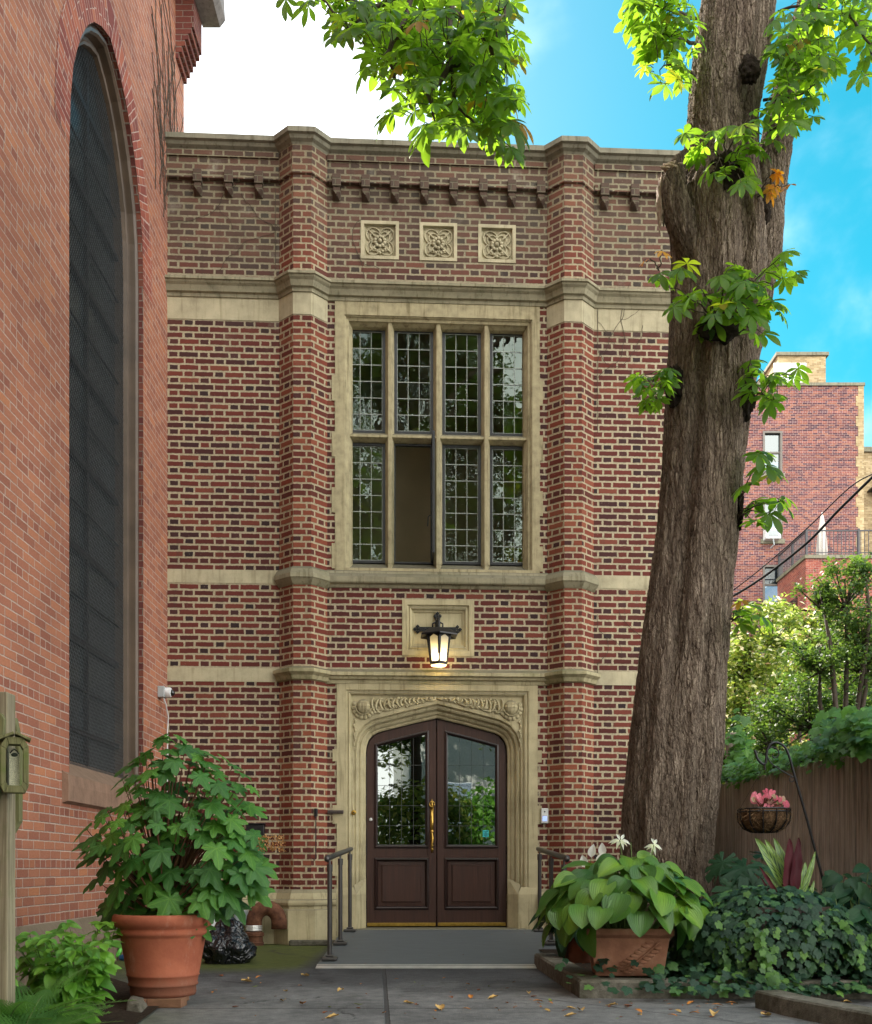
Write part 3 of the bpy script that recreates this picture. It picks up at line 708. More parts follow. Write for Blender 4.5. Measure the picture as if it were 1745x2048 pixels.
# toothed quoin blocks each side
for z0 in (4.02, 4.62, 5.22, 5.82):
    q.box(Ls-.035, Ls, -.011, .05, z0, z0+.27); q.box(Rs, Rs+.035, -.011, .05, z0, z0+.27)
sur = q.build('window_surround', lime_win, hall)
q = MB(); q.sweep_plan([(WX0, 0), (WX1, 0)], [(-.02, 4.015), (-.03, 4.035), (-.11, 4.085), (-.16, 4.12), (-.26, 4.125)]); q.build('window_sill', lime_sill, hall)
cw = [.026+k for k in (-.7845, -.2615, .2615, .7845)]; LW = .428
mull = MB()
for x in (.026-.523, .026, .026+.523):
    w_ = .048
    mull.sweep_plan([(x+w_, .20), (x+w_, .13), (x+.018, .045), (x-.018, .045), (x-w_, .13), (x-w_, .20)][::-1], [(0, 4.09), (0, 6.70)])
    mull.quad((x-.018, .045, 4.02), (x+.018, .045, 4.02), (x+.018, .045, 4.10), (x-.018, .045, 4.10))
    mull.quad((x-.018, .045, 4.02), (x-.018, .045, 4.10), (x-w_, .13, 4.12), (x-w_, .13, 4.06)); mull.quad((x+.018, .045, 4.10), (x+.018, .045, 4.02), (x+w_, .13, 4.06), (x+w_, .13, 4.12))
mull.build('mullion', lime_win, hall)
q = MB()
q.sweep_plan([(WX0, 0), (WX1, 0)], [(-.20, 5.435), (-.13, 5.435), (-.055, 5.465), (-.055, 5.49), (-.13, 5.535), (-.20, 5.535)]); q.build('transom', lime_win, hall)
q = MB(); q.box(WX0-.02, WX1+.02, .14, .215, 6.68, 6.78); q.build('window_head', lime_sill, hall)
def lead_grid(x0, x1, z0, z1, nx, nz, y, r=.0045):
    g_ = MB()
    for i in range(1, nx): x = x0+(x1-x0)*i/nx; g_.box(x-r*.85, x+r*.85, y-.004, y+.004, z0, z1)
    for j in range(1, nz): z = z0+(z1-z0)*j/nz; g_.box(x0, x1, y-.005, y+.0045, z-r, z+r)
    return g_
def light_window(xc, z0, z1, rows, seed, hinge=False):
    fw = .032; y0 = .155; x0, x1 = xc-LW/2, xc+LW/2
    f = MB()
    if not hinge:
        f.box(x0-.01, x0+fw, y0-.012, y0+.03, z0, z1); f.box(x1-fw, x1+.01, y0-.012, y0+.03, z0, z1)
        f.box(x0+fw, x1-fw, y0-.011, y0+.03, z0, z0+fw); f.box(x0+fw, x1-fw, y0-.011, y0+.03, z1-fw, z1)
        fr = f.build('casement_window', steel_black, hall, bevel=.003)
        # putty bead
        g_ = MB()
        for a_, b_, c_, d_ in ((x0+fw, x0+fw+.006, z0+fw, z1-fw), (x1-fw-.006, x1-fw, z0+fw, z1-fw), (x0+fw, x1-fw, z0+fw, z0+fw+.006), (x0+fw, x1-fw, z1-fw-.006, z1-fw)):
            g_.box(a_, b_, y0-.002, y0+.012, c_, d_)
        g_.build('putty', lead, fr)
        lead_grid(x0+fw, x1-fw, z0+fw, z1-fw, 3, rows, y0+.008).build('lead_grid', lead, fr)
        rd = random.Random(seed); pn = MB()
        for i in range(3):
            for j in range(rows):
                a_ = x0+fw+(x1-x0-2*fw)*i/3; b_ = x0+fw+(x1-x0-2*fw)*(i+1)/3
                c_ = z0+fw+(z1-z0-2*fw)*j/rows; d_ = z0+fw+(z1-z0-2*fw)*(j+1)/rows
                t = [rd.uniform(-.0011, .0011) for _ in range(2)]
                pn.quad((a_, y0+.008-t[0]-t[1], c_), (b_, y0+.008+t[0]-t[1], c_), (b_, y0+.008+t[0]+t[1], d_), (a_, y0+.008-t[0]+t[1], d_))
        pn.build('pane', win_glass, fr)
    else:
        for a_, b_, c_, d_ in ((x0-.01, x0+.015, z0, z1), (x1-.015, x1+.01, z0, z1), (x0+.015, x1-.015, z0, z0+.02), (x0+.015, x1-.015, z1-.02, z1)): f.box(a_, b_, y0-.011, y0+.03, c_, d_)
        fr = f.build('casement_window', steel_black, hall, bevel=.003); tag(fr, 'open casement leaf swung outward')
        L = LW-.03; xh = x1-.018; g_ = MB()
        yA, yB = y0-.015-L, y0-.015
        for a_, b_, c_, d_ in ((yA, yA+fw, z0, z1), (yB-fw, yB, z0, z1), (yA+fw, yB-fw, z0, z0+fw), (yA+fw, yB-fw, z1-fw, z1)): g_.box(xh-.014, xh+.014, a_, b_, c_+.01, d_-.01)
        g_.tube([(xh-.03, yA+.05, z0+.42), (xh-.055, yA+.05, z0+.40), (xh-.06, yA+.05, z0+.30)], .006)
        for j in range(1, rows): z = z0+(z1-z0)*j/rows; g_.box(xh-.005, xh+.005, yA+fw, yB-fw, z-.0035, z+.0035)
        for i in (1, 2): y = yA+(yB-yA)*i/3; g_.box(xh-.004, xh+.004, y-.0035, y+.0035, z0+fw, z1-fw)
        lf = g_.build('open_leaf', steel_black, fr, bevel=.002)
        g_ = MB(); g_.quad((xh, yA+fw, z0+fw), (xh, yB-fw, z0+fw), (xh, yB-fw, z1-fw), (xh, yA+fw, z1-fw)); g_.build('pane', win_glass, fr)
for i, xc in enumerate(cw):
    light_window(xc, 5.54, 6.68, 6, i)
    light_window(xc, 4.125, 5.432, 7, i+10, hinge=(i == 1))
# room behind the window
q = MB()
rm = (-1.3, 1.35, .30, 2.0, 3.95, 7.0)
x0, x1, y0, y1, z0, z1 = rm
q.quad((x0, y1, z0), (x1, y1, z0), (x1, y1, z1), (x0, y1, z1)); q.quad((x0, y0, z0), (x0, y1, z0), (x0, y1, z1), (x0, y0, z1)); q.quad((x1, y0, z0), (x1, y0, z1), (x1, y1, z1), (x1, y1, z0))
q.quad((x0, y0, z0), (x1, y0, z0), (x1, y1, z0), (x0, y1, z0)); q.quad((x0, y0, z1), (x0, y1, z1), (x1, y1, z1), (x1, y0, z1))
q.quad((x0, y0, z0), (x0, y0, z1), (WX0, .21, z1), (WX0, .21, z0)); q.quad((x1, y0, z0), (x1, y0, z1), (WX1, .21, z1), (WX1, .21, z0))
q.build('room_lining', room_wall, hall)
q = MB()
for z in (4.42, 4.58, 4.30): q.box(-1.2, 1.25, 1.93, 1.97, z, z+.008)
q.build('inner_shelf', room_dark, hall)
q = MB(); q.box(-.42, -.20, .26, .42, 4.13, 4.165); q.box(-.16, -.05, .24, .34, 4.13, 4.16); q.build('sill_book', room_dark, hall)
# --- stone lamp panel
q = MB(); a, b, c_, d_ = LP
q.sweep_front([(a, c_), (a, d_), (b, d_), (b, c_)], [(0, .04), (0, -.012), (-.055, -.012), (-.060, .005), (-.075, .008), (-.085, .0), (-.10, .010), (-.105, .03), (-.125, .032), (-.13, .045)], closed=True)
q.quad((a+.12, .045, c_+.12), (b-.12, .045, c_+.12), (b-.12, .045, d_-.12), (a+.12, .045, d_-.12))
q.build('lamp_panel', lime, hall)
# --- three carved square panels: four-petalled flower in a sunk square
def relief_strip(mb, pts, w_, h, y):
    """raised rounded strip along a path of (x,z)"""
    mb.tube([(x, y, z) for x, z in pts], [w_*(.55+.45*math.sin(math.pi*min(1, max(0, i/(len(pts)-1))))) for i in range(len(pts))], 8)
for a, b in PAN:
    q = MB(); c_, d_ = PZ
    q.sweep_front([(a, c_), (a, d_), (b, d_), (b, c_)], [(0, .04), (0, -.010), (-.035, -.010), (-.04, .03), (-.05, .035)], closed=True)
    q.quad((a+.05, .035, c_+.05), (b-.05, .035, c_+.05), (b-.05, .035, d_-.05), (a+.05, .035, d_-.05))
    pn = q.build('carved_panel', lime_clean, hall)
    fl = MB(); xc, zc = (a+b)/2, (c_+d_)/2
    for s1 in (-1, 1):
        for s2 in (-1, 1):               # large corner petals drawn as doubled outline
            for rr, ww in ((1, .0085), (.68, .0075)):
                pt = []
                for k in range(13):
                    t = k/12*math.pi; ux = .055+.05*math.sin(t)*1.0; 
                    ang = (t-math.pi/2)*.62; rad = (.055+.105*math.sin(t))*rr+.01
                    pt.append((xc+s1*rad*math.cos(math.pi/4+ang)*1.05, zc+s2*rad*math.sin(math.pi/4+ang)*1.05))
                relief_strip(fl, pt, ww, 1, .024)
            fl.tube([(xc+s1*.03, .024, zc+s2*.03), (xc+s1*.085, .022, zc+s2*.085), (xc+s1*.13, .024, zc+s2*.13)], [.012, .010, .004], 8)
    for k in range(10):
        an = 2*math.pi*k/10+.3
        fl.sphere((xc+.052*math.cos(an), .018, zc+.052*math.sin(an)), .021, 8, 6, (1, .8, 1.0))
    fl.sphere((xc, .008, zc), .023, 10, 7)
    for k in range(5): fl.sphere((xc+.028*(k-2), .022, zc-.085-.02*abs(2-abs(k-2))), .016, 8, 6)
    fl.build('flower_relief', lime_clean, pn, smooth=True)
# --- door surround
q = MB(); a, b = dr
oz = 2.72; la, lb = DC-.985, DC+.985
q.quad((a, -.014, .15), (la, -.014, .15), (la, -.014, 2.79), (a, -.014, 2.79)); q.quad((lb, -.014, .15), (b, -.014, .15), (b, -.014, 2.79), (lb, -.014, 2.79))
q.quad((la, -.014, oz), (lb, -.014, oz), (lb, -.014, 2.79), (la, -.014, 2.79))
for x0 in (a, b): q.quad((x0, -.014, .15), (x0, .1, .15), (x0, .1, 2.79), (x0, -.014, 2.79))
q.sweep_front([(la, .60), (la, oz), (lb, oz), (lb, .60)], [(0, -.014), (-.0, .002), (-.018, .006), (-.03, -.004), (-.045, .006), (-.05, .03), (-.062, .034)])
for sgn in (-1, 1):                     # quoins beside the jambs
    for z0 in (.72, 1.28, 1.95):
        x_ = a if sgn < 0 else b; q.box(*(sorted((x_, x_+sgn*.045))), -.013, .05, z0, z0+(.13 if z0 > 1.5 else .2))
q.sweep_front(arch, [(0, .26), (0, .17), (.012, .155), (.028, .15), (.04, .125), (.058, .112), (.072, .118), (.080, .10), (.086, .075), (.104, .062), (.122, .070), (.13, .055), (.134, .036), (.150, .033)])
# plate between arch and rectangle (jamb strips + spandrels)
off = .150; A = [Vector(p) for p in arch]
def offp(i):
    n1 = None
    if i == 0 or i == len(A)-1: d = (A[1]-A[0]) if i == 0 else (A[-1]-A[-2]); n = Vector((-d.y, d.x)).normalized(); return A[i]+n*off
    d1, d2 = (A[i]-A[i-1]).normalized(), (A[i+1]-A[i]).normalized(); n1, n2 = Vector((-d1.y, d1.x)), Vector((-d2.y, d2.x)); o = (n1+n2).normalized(); return A[i]+o*off/max(.4, o.dot(n1))
O = [offp(i) for i in range(len(A))]
rx0, rx1, rzt = la+.06, lb-.06, oz-.06
for i in range(len(O)-1):
    p0, p1 = O[i], O[i+1]
    if abs(p0.x-p1.x) < 1e-3:
        xx = rx0 if p0.x < DC else rx1
        z_lo, z_hi = min(p0.y, p1.y), max(p0.y, p1.y)
        pts = [(xx, .033, z_lo), (p0.x, .033, z_lo), (p0.x, .033, z_hi), (xx, .033, z_hi)]
        q.quad(*(pts if p0.x < DC else pts[::-1]))
    else:
        q.quad((p0.x, .0345, p0.y), (p1.x, .0345, p1.y), (p1.x, .0345, rzt), (p0.x, .0345, rzt))
for xx, p0 in ((rx0, O[1]), (rx1, O[-2])):
    q.quad(*[(x, .0345, z) for x, z in ((xx, p0.y), (p0.x, p0.y), (p0.x, rzt), (xx, rzt))])
# chamfer stops / base blocks of the jambs
for sgn in (-1, 1):
    x_o = DC+sgn*1.087; x_i = DC+sgn*.773
    pr = [(x_o, -.03), (x_i+sgn*.10, -.03), (x_i, .09), (x_i, .25)]
    for i in range(3):
        (xa, ya), (xb, yb) = pr[i], pr[i+1]; q.quad((xa, ya, .0), (xb, yb, .0), (xb, yb, .52), (xa, ya, .52))
    q.quad(*[(x, y, .52) for x, y in pr], (x_o, .25, .52)); q.quad((pr[1][0], pr[1][1], .52), (pr[2][0], pr[2][1], .52), (x_i, .15, .70), (x_i+sgn*.13, .03, .62))
    q.quad((pr[0][0], pr[0][1], .52), (pr[1][0], pr[1][1], .52), (x_i+sgn*.13, -.012, .60), (x_o, -.012, .60))
ds = q.build('door_surround', lime, hall)
# carved spandrels
cv = MB(); rd = random.Random(5)
for sgn in (-1, 1):
    bx, bz = DC+sgn*.80, 2.545
    cv.sphere((bx, .028, bz), .078, 16, 10, (1, .62, 1.05))
    for k in range(9):                   # cup petals below the boss
        an = -math.pi/2+sgn*.25+(k-4)*.42
        cv.sphere((bx+.103*math.cos(an), .030, bz-.01+.103*math.sin(an)), .030, 8, 6, (1, .6, 1))
    ring = [(bx+.085*math.cos(-math.pi*.5+sgn*.2+(k-9)*.17), .004, bz+.088*math.sin(-math.pi*.5+sgn*.2+(k-9)*.17)) for k in range(19)]
    cv.tube(ring, .007, 6)
    for k in (-1, 0, 1):                 # scoring over the boss
        cv.tube([(bx+k*.035+.012*math.sin(t), .028-.050*math.cos(t)*math.cos(k*.4), bz+.082*math.sin(t)*math.cos(k*.45)) for t in [x*.3-1.5 for x in range(11)]], .003, 5)
        cv.tube([(bx+.08*math.sin(t)*math.cos(k*.45), .028-.050*math.cos(t)*math.cos(k*.4), bz+k*.035) for t in [x*.3-1.5 for x in range(11)]], .003, 5)
    # trailing stem along the arch with paired curling leaves
    for k in range(15):
        t = k/14; x = DC+sgn*(.66-.62*t); zl = 2.42+.165*t if False else (2.446+.17-.245*abs(x-DC)+.02)
        zt = rzt-.015; zm = (zl+zt)/2; hh = (zt-zl)/2
        cur = [(x+sgn*.05*math.sin(u*2.6), .024-.008*math.sin(u*3), zm+hh*.9*math.cos(u*3.1)*(1 if k % 2 else -1)) for u in [j/8 for j in range(9)]]
        cv.tube(cur, [.004+.010*math.sin(math.pi*j/8) for j in range(9)], 6)
        for j in range(7):
            cv.sphere((x+rd.uniform(-.025, .025), .030, zm+hh*rd.uniform(-.9, .9)), rd.uniform(.010, .028), 7, 5, (rd.uniform(.7, 1.6), .7, rd.uniform(.6, 1.1)))
    cv.tube([(DC+sgn*(.70-.68*j/14), .024+.004*math.sin(j*2.), 2.446+.20-.235*(.70-.68*j/14)+.018*math.sin(j*1.3)) for j in range(15)], .009, 6)
    for k in range(7):                   # leaf spray running down beside the jamb
        zz = 2.42-.05*k; cv.tube([(DC+sgn*.90, .03, zz), (DC+sgn*(.885+.02*(k % 2)), .020, zz-.03), (DC+sgn*(.90), .03, zz-.055)], [.004, .013*(1-k*.1), .003], 6)
cv.build('spandrel_carving', lime, hall, smooth=True)
# threshold
q = MB(); q.box(DC-.95, DC+.95, -.10, .30, .02, .155); q.build('threshold', lime_sill, hall, bevel=.008)
# --- double doors
def clip_top(x): # z of the arch line at x (door leaf top)
    x = abs(x-DC); pts = [(p[0], p[1]) for p in half][::-1]
    pts = [(-px_, pz) for px_, pz in pts]
    for (x0, z0), (x1, z1) in zip(pts, pts[1:]):
        if x0 <= x <= x1 and x1 > x0: return z0+(z1-z0)*(x-x0)/(x1-x0)
    return pts[-1][1]
YD = .20
def slab(mb, outline, y0, y1):
    n = len(outline); b = len(mb.v); mb.v += [(x, y0, z) for x, z in outline]+[(x, y1, z) for x, z in outline]
    mb.f.append([b+i for i in range(n)]); mb.f.append([b+n+i for i in range(n)][::-1])
    for i in range(n): k = (i+1) % n; mb.f.append([b+i, b+n+i, b+n+k, b+k])
def leaf(sgn):
    X = lambda x: DC+sgn*x
    xi, xo = .006, .768                   # inner (meeting) and outer edge
    gi, go = .098, .672                   # glass opening
    top = lambda x: clip_top(DC+x)-.006
    gt = lambda x: top(x)-.115 if x < .60 else top(.60)-.115-(x-.60)*.30
    def ol(pts): return [(X(x), z) for x, z in (pts if sgn > 0 else pts[::-1])]
    d = MB()
    slab(d, ol([(xi, .165), (gi, .165), (gi, top(gi)), (xi, top(xi))]), YD, YD+.05)
    slab(d, ol([(go, .165), (xo, .165), (xo, 2.04), (.762, 2.12), (.738, 2.19), (.70, 2.238), (go, top(go)+.0)]), YD, YD+.05)
    xs = [gi+(go-gi)*k/6 for k in range(7)]
    slab(d, ol([(xs[k], gt(xs[k])) for k in range(7)]+[(x, top(x)) for x in xs[::-1]]), YD, YD+.05)
    slab(d, ol([(gi, .165), (go, .165), (go, .362), (gi, .362)]), YD, YD+.05)
    slab(d, ol([(gi, .905), (go, .905), (go, 1.035), (gi, 1.035)]), YD, YD+.05)
    f = d.build('door', door_wood, hall, bevel=.002)
    # glazing moulding and panel moulding
    mo = MB()
    gl_o = [(gi, 1.035), (go, 1.035), (go, gt(go))]+[(x, gt(x)) for x in xs[::-1]][1:]
    po = [(X(x), z) for x, z in gl_o]
    if sgn < 0: po = po[::-1]
    mo.sweep_front(po, [(-.012, YD), (-.010, YD-.010), (.004, YD-.014), (.012, YD-.006), (.018, YD-.004), (.026, YD+.012), (.028, YD+.03)], closed=True)
    po2 = [(X(gi), .362), (X(go), .362), (X(go), .905), (X(gi), .905)]
    if sgn < 0: po2 = po2[::-1]
    mo.sweep_front(po2, [(-.014, YD), (-.010, YD-.012), (.006, YD-.016), (.016, YD-.006), (.024, YD+.012), (.028, YD+.022)], closed=True)
    mo.build('moulding', door_dark, f)
    pn = MB(); r0 = (gi+.026, go-.026, .388, .880)
    pp = [(X(r0[0]), r0[2]), (X(r0[1]), r0[2]), (X(r0[1]), r0[3]), (X(r0[0]), r0[3])]
    if sgn < 0: pp = pp[::-1]
    pn.sweep_front(pp, [(0, YD+.022), (.045, YD+.018), (.050, YD+.008), (.056, YD+.008)], closed=True)
    pn.box(*sorted((X(r0[0]+.054), X(r0[1]-.054))), YD+.008, YD+.03, r0[2]+.054, r0[3]-.054)
    pn.build('panel', door_wood, f)
    g_ = MB(); ins = [(gi+.02, 1.055), (go-.02, 1.055), (go-.02, gt(go)-.02)]+[(x, gt(x)-.02) for x in xs[::-1][1:-1]]+[(gi+.02, gt(gi)-.02)]
    g_.quad(*[(X(x), YD+.026, z) for x, z in (ins if sgn > 0 else ins[::-1])]); g_.build('glass', door_glass, f)
    lg = MB()
    for k in (1, 2, 3): x = gi+.026+(go-gi-.052)*k/4; lg.box(X(x)-.002, X(x)+.002, YD+.020, YD+.0245, 1.06, gt(x)-.03)
    for z in (1.27, 1.49, 1.71, 1.935):
        lg.box(*sorted((X(gi+.026), X(go-.026))), YD+.0195, YD+.0248, z-.002, z+.002)
    lg.build('lead_line', door_lead, f)
    k_ = MB(); k_.box(*sorted((X(.012), X(.762))), YD-.008, YD-.001, .168, .205); k_.build('kick_plate', brass, f, bevel=.002)
    for z in (.40, 1.0, 1.55, 2.0): hg = MB(); hg.tube([(X(.771), YD-.006, z-.045), (X(.771), YD-.006, z+.045)], .006, 8); hg.build('hinge', black_iron, f)
    return f
dl = leaf(-1); dr_ = leaf(1)
q = MB(); q.sweep_front(arch, [(0, .262), (-.012, .25), (-.012, YD+.052), (-.003, YD+.01), (0, YD-.02)]); q.build('door_stop', black_iron, hall)
# ornate brass handle on the left leaf
hx = DC-.052; h = MB()
h.box(hx-.017, hx+.017, YD-.012, YD, 1.12, 1.47)
h.lathe([(.001, 0), (.014, .004), (.009, .02), (.016, .035), (.006, .05), (.012, .065), (.004, .08), (.001, .10)], 12, (hx, YD-.012, 1.465))
h.tube([(hx, YD-.02, 1.20), (hx, YD-.05, 1.185), (hx+.004, YD-.062, 1.12), (hx-.004, YD-.062, 1.06), (hx+.002, YD-.055, 1.0), (hx, YD-.02, .975)], [.010, .010, .015, .012, .015, .008], 10)
for z in (1.09, 1.05, 1.01): h.sphere((hx, YD-.058, z), .017, 10, 6, (1, 1, .7))
h.sphere((hx, YD-.02, 1.205), .020, 12, 8, (1, .7, 1)); h.lathe([(.012, 0), (.020, .006), (.012, .012)], 14, (hx, YD-.016, 1.11))
h.tube([(hx+.028*math.cos(a_), YD-.018, 1.505+.030*math.sin(a_)) for a_ in [k*.45 for k in range(15)]], .006, 8)
h.build('handle', brass, dl, smooth=True, bevel=0)
q = MB(); q.lathe([(.001, 0), (.018, 0), (.018, .008), (.012, .012), (.001, .012)], 16); o = q.build('lock_cylinder', alu, dl, smooth=False); o.rotation_euler = (R(90), 0, 0); o.location = (DC-.722, YD, 1.335)
q = MB(); q.box(DC+.51, DC+.575, YD+.018, YD+.0235, 1.148, 1.222); sk = q.build('sticker', simple('cyan_sticker', (.04, .52, .56), .5), dr_)
q = MB()
for k, (wd, z) in enumerate(((.048, 1.208), (.018, 1.197), (.042, 1.184), (.036, 1.174), (.040, 1.164), (.014, 1.155))): q.box(DC+.5425-wd/2, DC+.5425+wd/2, YD+.0160, YD+.0176, z-.002, z+.0022)
q.build('sticker_print', simple('sticker_ink', (.01, .06, .07), .6), dr_)
# vestibule behind the doors
q = MB(); x0, x1, y0, y1, z0, z1 = DC-1.0, DC+1.0, .30, 2.2, .16, 2.55
q.quad((x0, y1, z0), (x1, y1, z0), (x1, y1, z1), (x0, y1, z1)); q.quad((x0, y0, z0), (x0, y1, z0), (x0, y1, z1), (x0, y0, z1)); q.quad((x1, y0, z0), (x1, y0, z1), (x1, y1, z1), (x1, y1, z0))
q.quad((x0, y0, z0), (x1, y0, z0), (x1, y1, z0), (x0, y1, z0)); q.quad((x0, y0, z1), (x0, y1, z1), (x1, y1, z1), (x1, y0, z1)); q.build('vestibule', room_dark, hall)

# ------------------------------------------------------------------ things fixed to the hall front
def on_front(name, x, y, z, label, cat, group=None):
    e = empty(name, (math.cos(TH)*x-math.sin(TH)*y, HY0+math.sin(TH)*x+math.cos(TH)*y, z), TH, label, cat, group); return e
L0 = on_front('wall_lantern', .018, 0, 0, 'black iron hexagonal lantern, lit, on a cross-shaped bracket in the stone panel over the doors', 'lantern')
q = MB()
def diamond(mb, x, z, s_, y0=.015, y1=.04):
    for dx, dz in ((0, 1), (1, 0), (0, -1), (-1, 0)):
        cx_, cz_ = x+dx*s_*.62, z+dz*s_*.62
        slab(mb, [(cx_-s_*.5, cz_), (cx_, cz_-s_*.5), (cx_+s_*.5, cz_), (cx_, cz_+s_*.5)], y0, y1)
        mb.sphere((cx_, y0-.002, cz_), s_*.16, 8, 5)
    mb.sphere((x, y0-.004, z), s_*.2, 8, 5)
q.box(-.20, .20, .014, .038, 3.362, 3.41); q.box(-.024, .024, .012, .039, 3.40, 3.53)
diamond(q, -.215, 3.386, .045); diamond(q, .215, 3.386, .045); diamond(q, 0, 3.53, .042)
for sx in (-1, 1):
    q.tube([(sx*.018, -.0, 3.46), (sx*.055, -.005, 3.44), (sx*.055, -.005, 3.40)], .010, 6); q.sphere((sx*.09, .01, 3.385), .012, 8, 5); q.sphere((sx*.13, .01, 3.385), .010, 8, 5)
q.tube([(0, .02, 3.45), (0, -.06, 3.475), (0, -.15, 3.46), (0, -.20, 3.42), (0, -.205, 3.37)], [.020, .019, .018, .016, .016], 10)
q.box(-.018, .018, -.06, .01, 3.40, 3.47)
q.build('bracket', black_iron, L0, bevel=.002)
LC = (0, -.205, 0)
HEX = math.pi/6
q = MB(); q.lathe([(.012, 3.38), (.020, 3.36), (.12, 3.335), (.218, 3.272), (.218, 3.258), (.118, 3.296), (.10, 3.30)], 6, LC, rot=HEX); q.build('roof', black_iron, L0)
rt, rb, zt, zb = .143, .095, 3.30, 2.965
q = MB(); ring = []
for k in range(6):
    a_ = HEX+k*math.pi/3; p0 = Vector((LC[0]+rt*math.cos(a_), LC[1]+rt*math.sin(a_), zt)); p1 = Vector((LC[0]+rb*math.cos(a_), LC[1]+rb*math.sin(a_), zb)); ring.append((p0, p1))
    q.tube([p0, p1], .0075, 6)
def facet(k, u, v): # u across 0..1, v down 0..1
    a_, b_ = ring[k], ring[(k+1) % 6]; return (a_[0]*(1-v)+a_[1]*v)*(1-u)+(b_[0]*(1-v)+b_[1]*v)*u
pn = MB()
for k in range(6):
    q.quad(*[facet(k, *p) for p in ((0, 0), (1, 0), (1, .10), (.85, .19), (.5, .10), (.15, .19), (0, .10))][::-1])
    q.quad(*[facet(k, *p) for p in ((0, .0), (.16, .0), (.12, 1), (0, 1))][::-1]); q.quad(*[facet(k, *p) for p in ((.84, 0), (1, 0), (1, 1), (.88, 1))][::-1])
    q.quad(*[facet(k, *p) for p in ((0, .93), (1, .93), (1, 1.03), (0, 1.03))][::-1]); q.quad(*[facet(k, *p) for p in ((.15, .0), (.85, .0), (.85, .10), (.15, .10))][::-1])
    a_ = Vector(LC); pn.quad(*[facet(k, *p)*.985+Vector((LC[0], LC[1], facet(k, *p).z))*.015 for p in ((0.1, .05), (.9, .05), (.92, .97), (.08, .97))][::-1])
q.build('cage', black_iron, L0); pn.build('pane', lamp_glass, L0)
q = MB(); q.lathe([(.082, 2.945), (.094, 2.955), (.090, 2.962)], 6, LC, rot=HEX); q.build('base_glass', lamp_glass, L0)
q = MB(); q.sphere((.006, LC[1], 3.055), .024, 14, 10, (1, 1, 1.25)); q.build('bulb', bulb_mat, L0, smooth=True)
q = MB(); q.tube([(.006, LC[1], 3.08), (.006, LC[1], 3.30)], .014, 8); q.build('bulb_holder', black_iron, L0)
bl = bpy.data.lights.new('lantern_light', 'POINT'); bl.energy = 1.3; bl.color = (1, .72, .36); bl.shadow_soft_size = .05
bo = bpy.data.objects.new('lantern_light', bl); C.objects.link(bo); bo.parent = L0; bo.location = (.006, LC[1], 3.0)
# keypad
x, z = FL(1089, 1632); K = on_front('entry_keypad', x, 0, z, 'silver entry keypad with blue lit button on the brick right of the doors', 'keypad')
q = MB(); q.box(-.040, .040, -.04, .0, -.082, .082); q.build('case', alu, K, bevel=.006)
q = MB(); q.box(-.022, .022, -.044, -.0405, -.055, -.005); q.build('lit_button', key_mat, K)
q = MB(); q.lathe([(.001, 0), (.009, 0), (.009, .004), (.001, .004)], 12); o = q.build('lens', black_glass, K); o.rotation_euler = (R(90), 0, 0); o.location = (0, -.0405, .045)
# bronze plate, round bell, iron rod, camera box
x, z = FL(672, 1624); b_ = on_front('door_plate', x, -.016, z, 'narrow brown metal plate on the stone jamb left of the doors', 'plate')
q = MB(); q.box(-.085, .085, -.022, 0, -.019, .019); q.build('plate', simple('bronze', (.11, .085, .075), .4, .5), b_, bevel=.003)
q = MB(); q.box(-.075, .075, -.030, -.0215, -.010, .010); q.build('plate_insert', simple('bronze_dark', (.06, .045, .04), .5, .4), b_, bevel=.002)
x, z = FL(708, 1625); b_ = on_front('door_bell', x, .02, z, 'small round brass bell push on the left stone jamb', 'bell')
q = MB(); q.lathe([(.001, 0), (.027, 0), (.027, .006), (.018, .014), (.001, .016)], 20); o = q.build('rose', brass, b_, smooth=False); o.rotation_euler = (R(90), 0, 0)
q = MB(); q.lathe([(.001, 0), (.008, 0), (.007, .008), (.001, .009)], 12); o = q.build('push', black_iron, b_); o.rotation_euler = (R(90), 0, 0); o.location = (0, -.016, 0)
x, z = FL(634, 1625); b_ = on_front('iron_hook_rod', x, -.14, z, 'thin black iron rod hanging on the left pilaster', 'rod')
q = MB(); q.tube([(0, -.02, .03), (0, -.02, -.46), (0, -.03, -.49), (-.02, -.03, -.52), (-.03, -.03, -.49)], .006, 6); q.build('rod', black_iron, b_)
q = MB(); q.box(-.018, .018, -.018, .02, -.05, .035); q.build('hook_plate', black_iron, b_, bevel=.003)
# pipework at the foot of the left bay
p_ = on_front('rusted_pipe_elbow', FL(545, 1880)[0], -.30, 0, 'rusty iron pipe elbow bending out of the ground by the left pilaster', 'pipe')
q = MB(); rr = .105
pts = [(-.16, 0, .02), (-.16, 0, .24)]+[(-.16+.13-.13*math.cos(a_), -.0, .24+.15*math.sin(a_)) for a_ in [k*math.pi/10 for k in range(1, 10)]]+[(.10, 0, .24), (.10, 0, .17)]
q.tube(pts, .082, 20); q.build('elbow', rust, p_, smooth=True)
q = MB(); q.lathe([(.10, 0), (.105, .03), (.092, .04), (.092, .09), (.105, .10), (.105, .13), (.085, .14)], 20, (-.16, 0, 0)); q.build('collar', rust, p_)
q = MB(); q.lathe([(.084, .15), (.090, .16), (.084, .17), (.090, .18), (.084, .19), (.090, .20), (.084, .21)], 20, (-.16, 0, 0)); q.build('clamp', alu, p_)
c_ = on_front('white_conduit', FL(514, 1760)[0], -.02, 0, 'white painted conduit turning down the wall above the rusty elbow', 'conduit')
q = MB(); q.tube([(-.75, -.02, .62), (-.03, -.02, .62), (-.008, -.02, .612), (0, -.02, .59), (-.01, -.15, .52), (-.015, -.16, .02)], .014, 10); q.build('pipe', white_paint, c_, smooth=True)
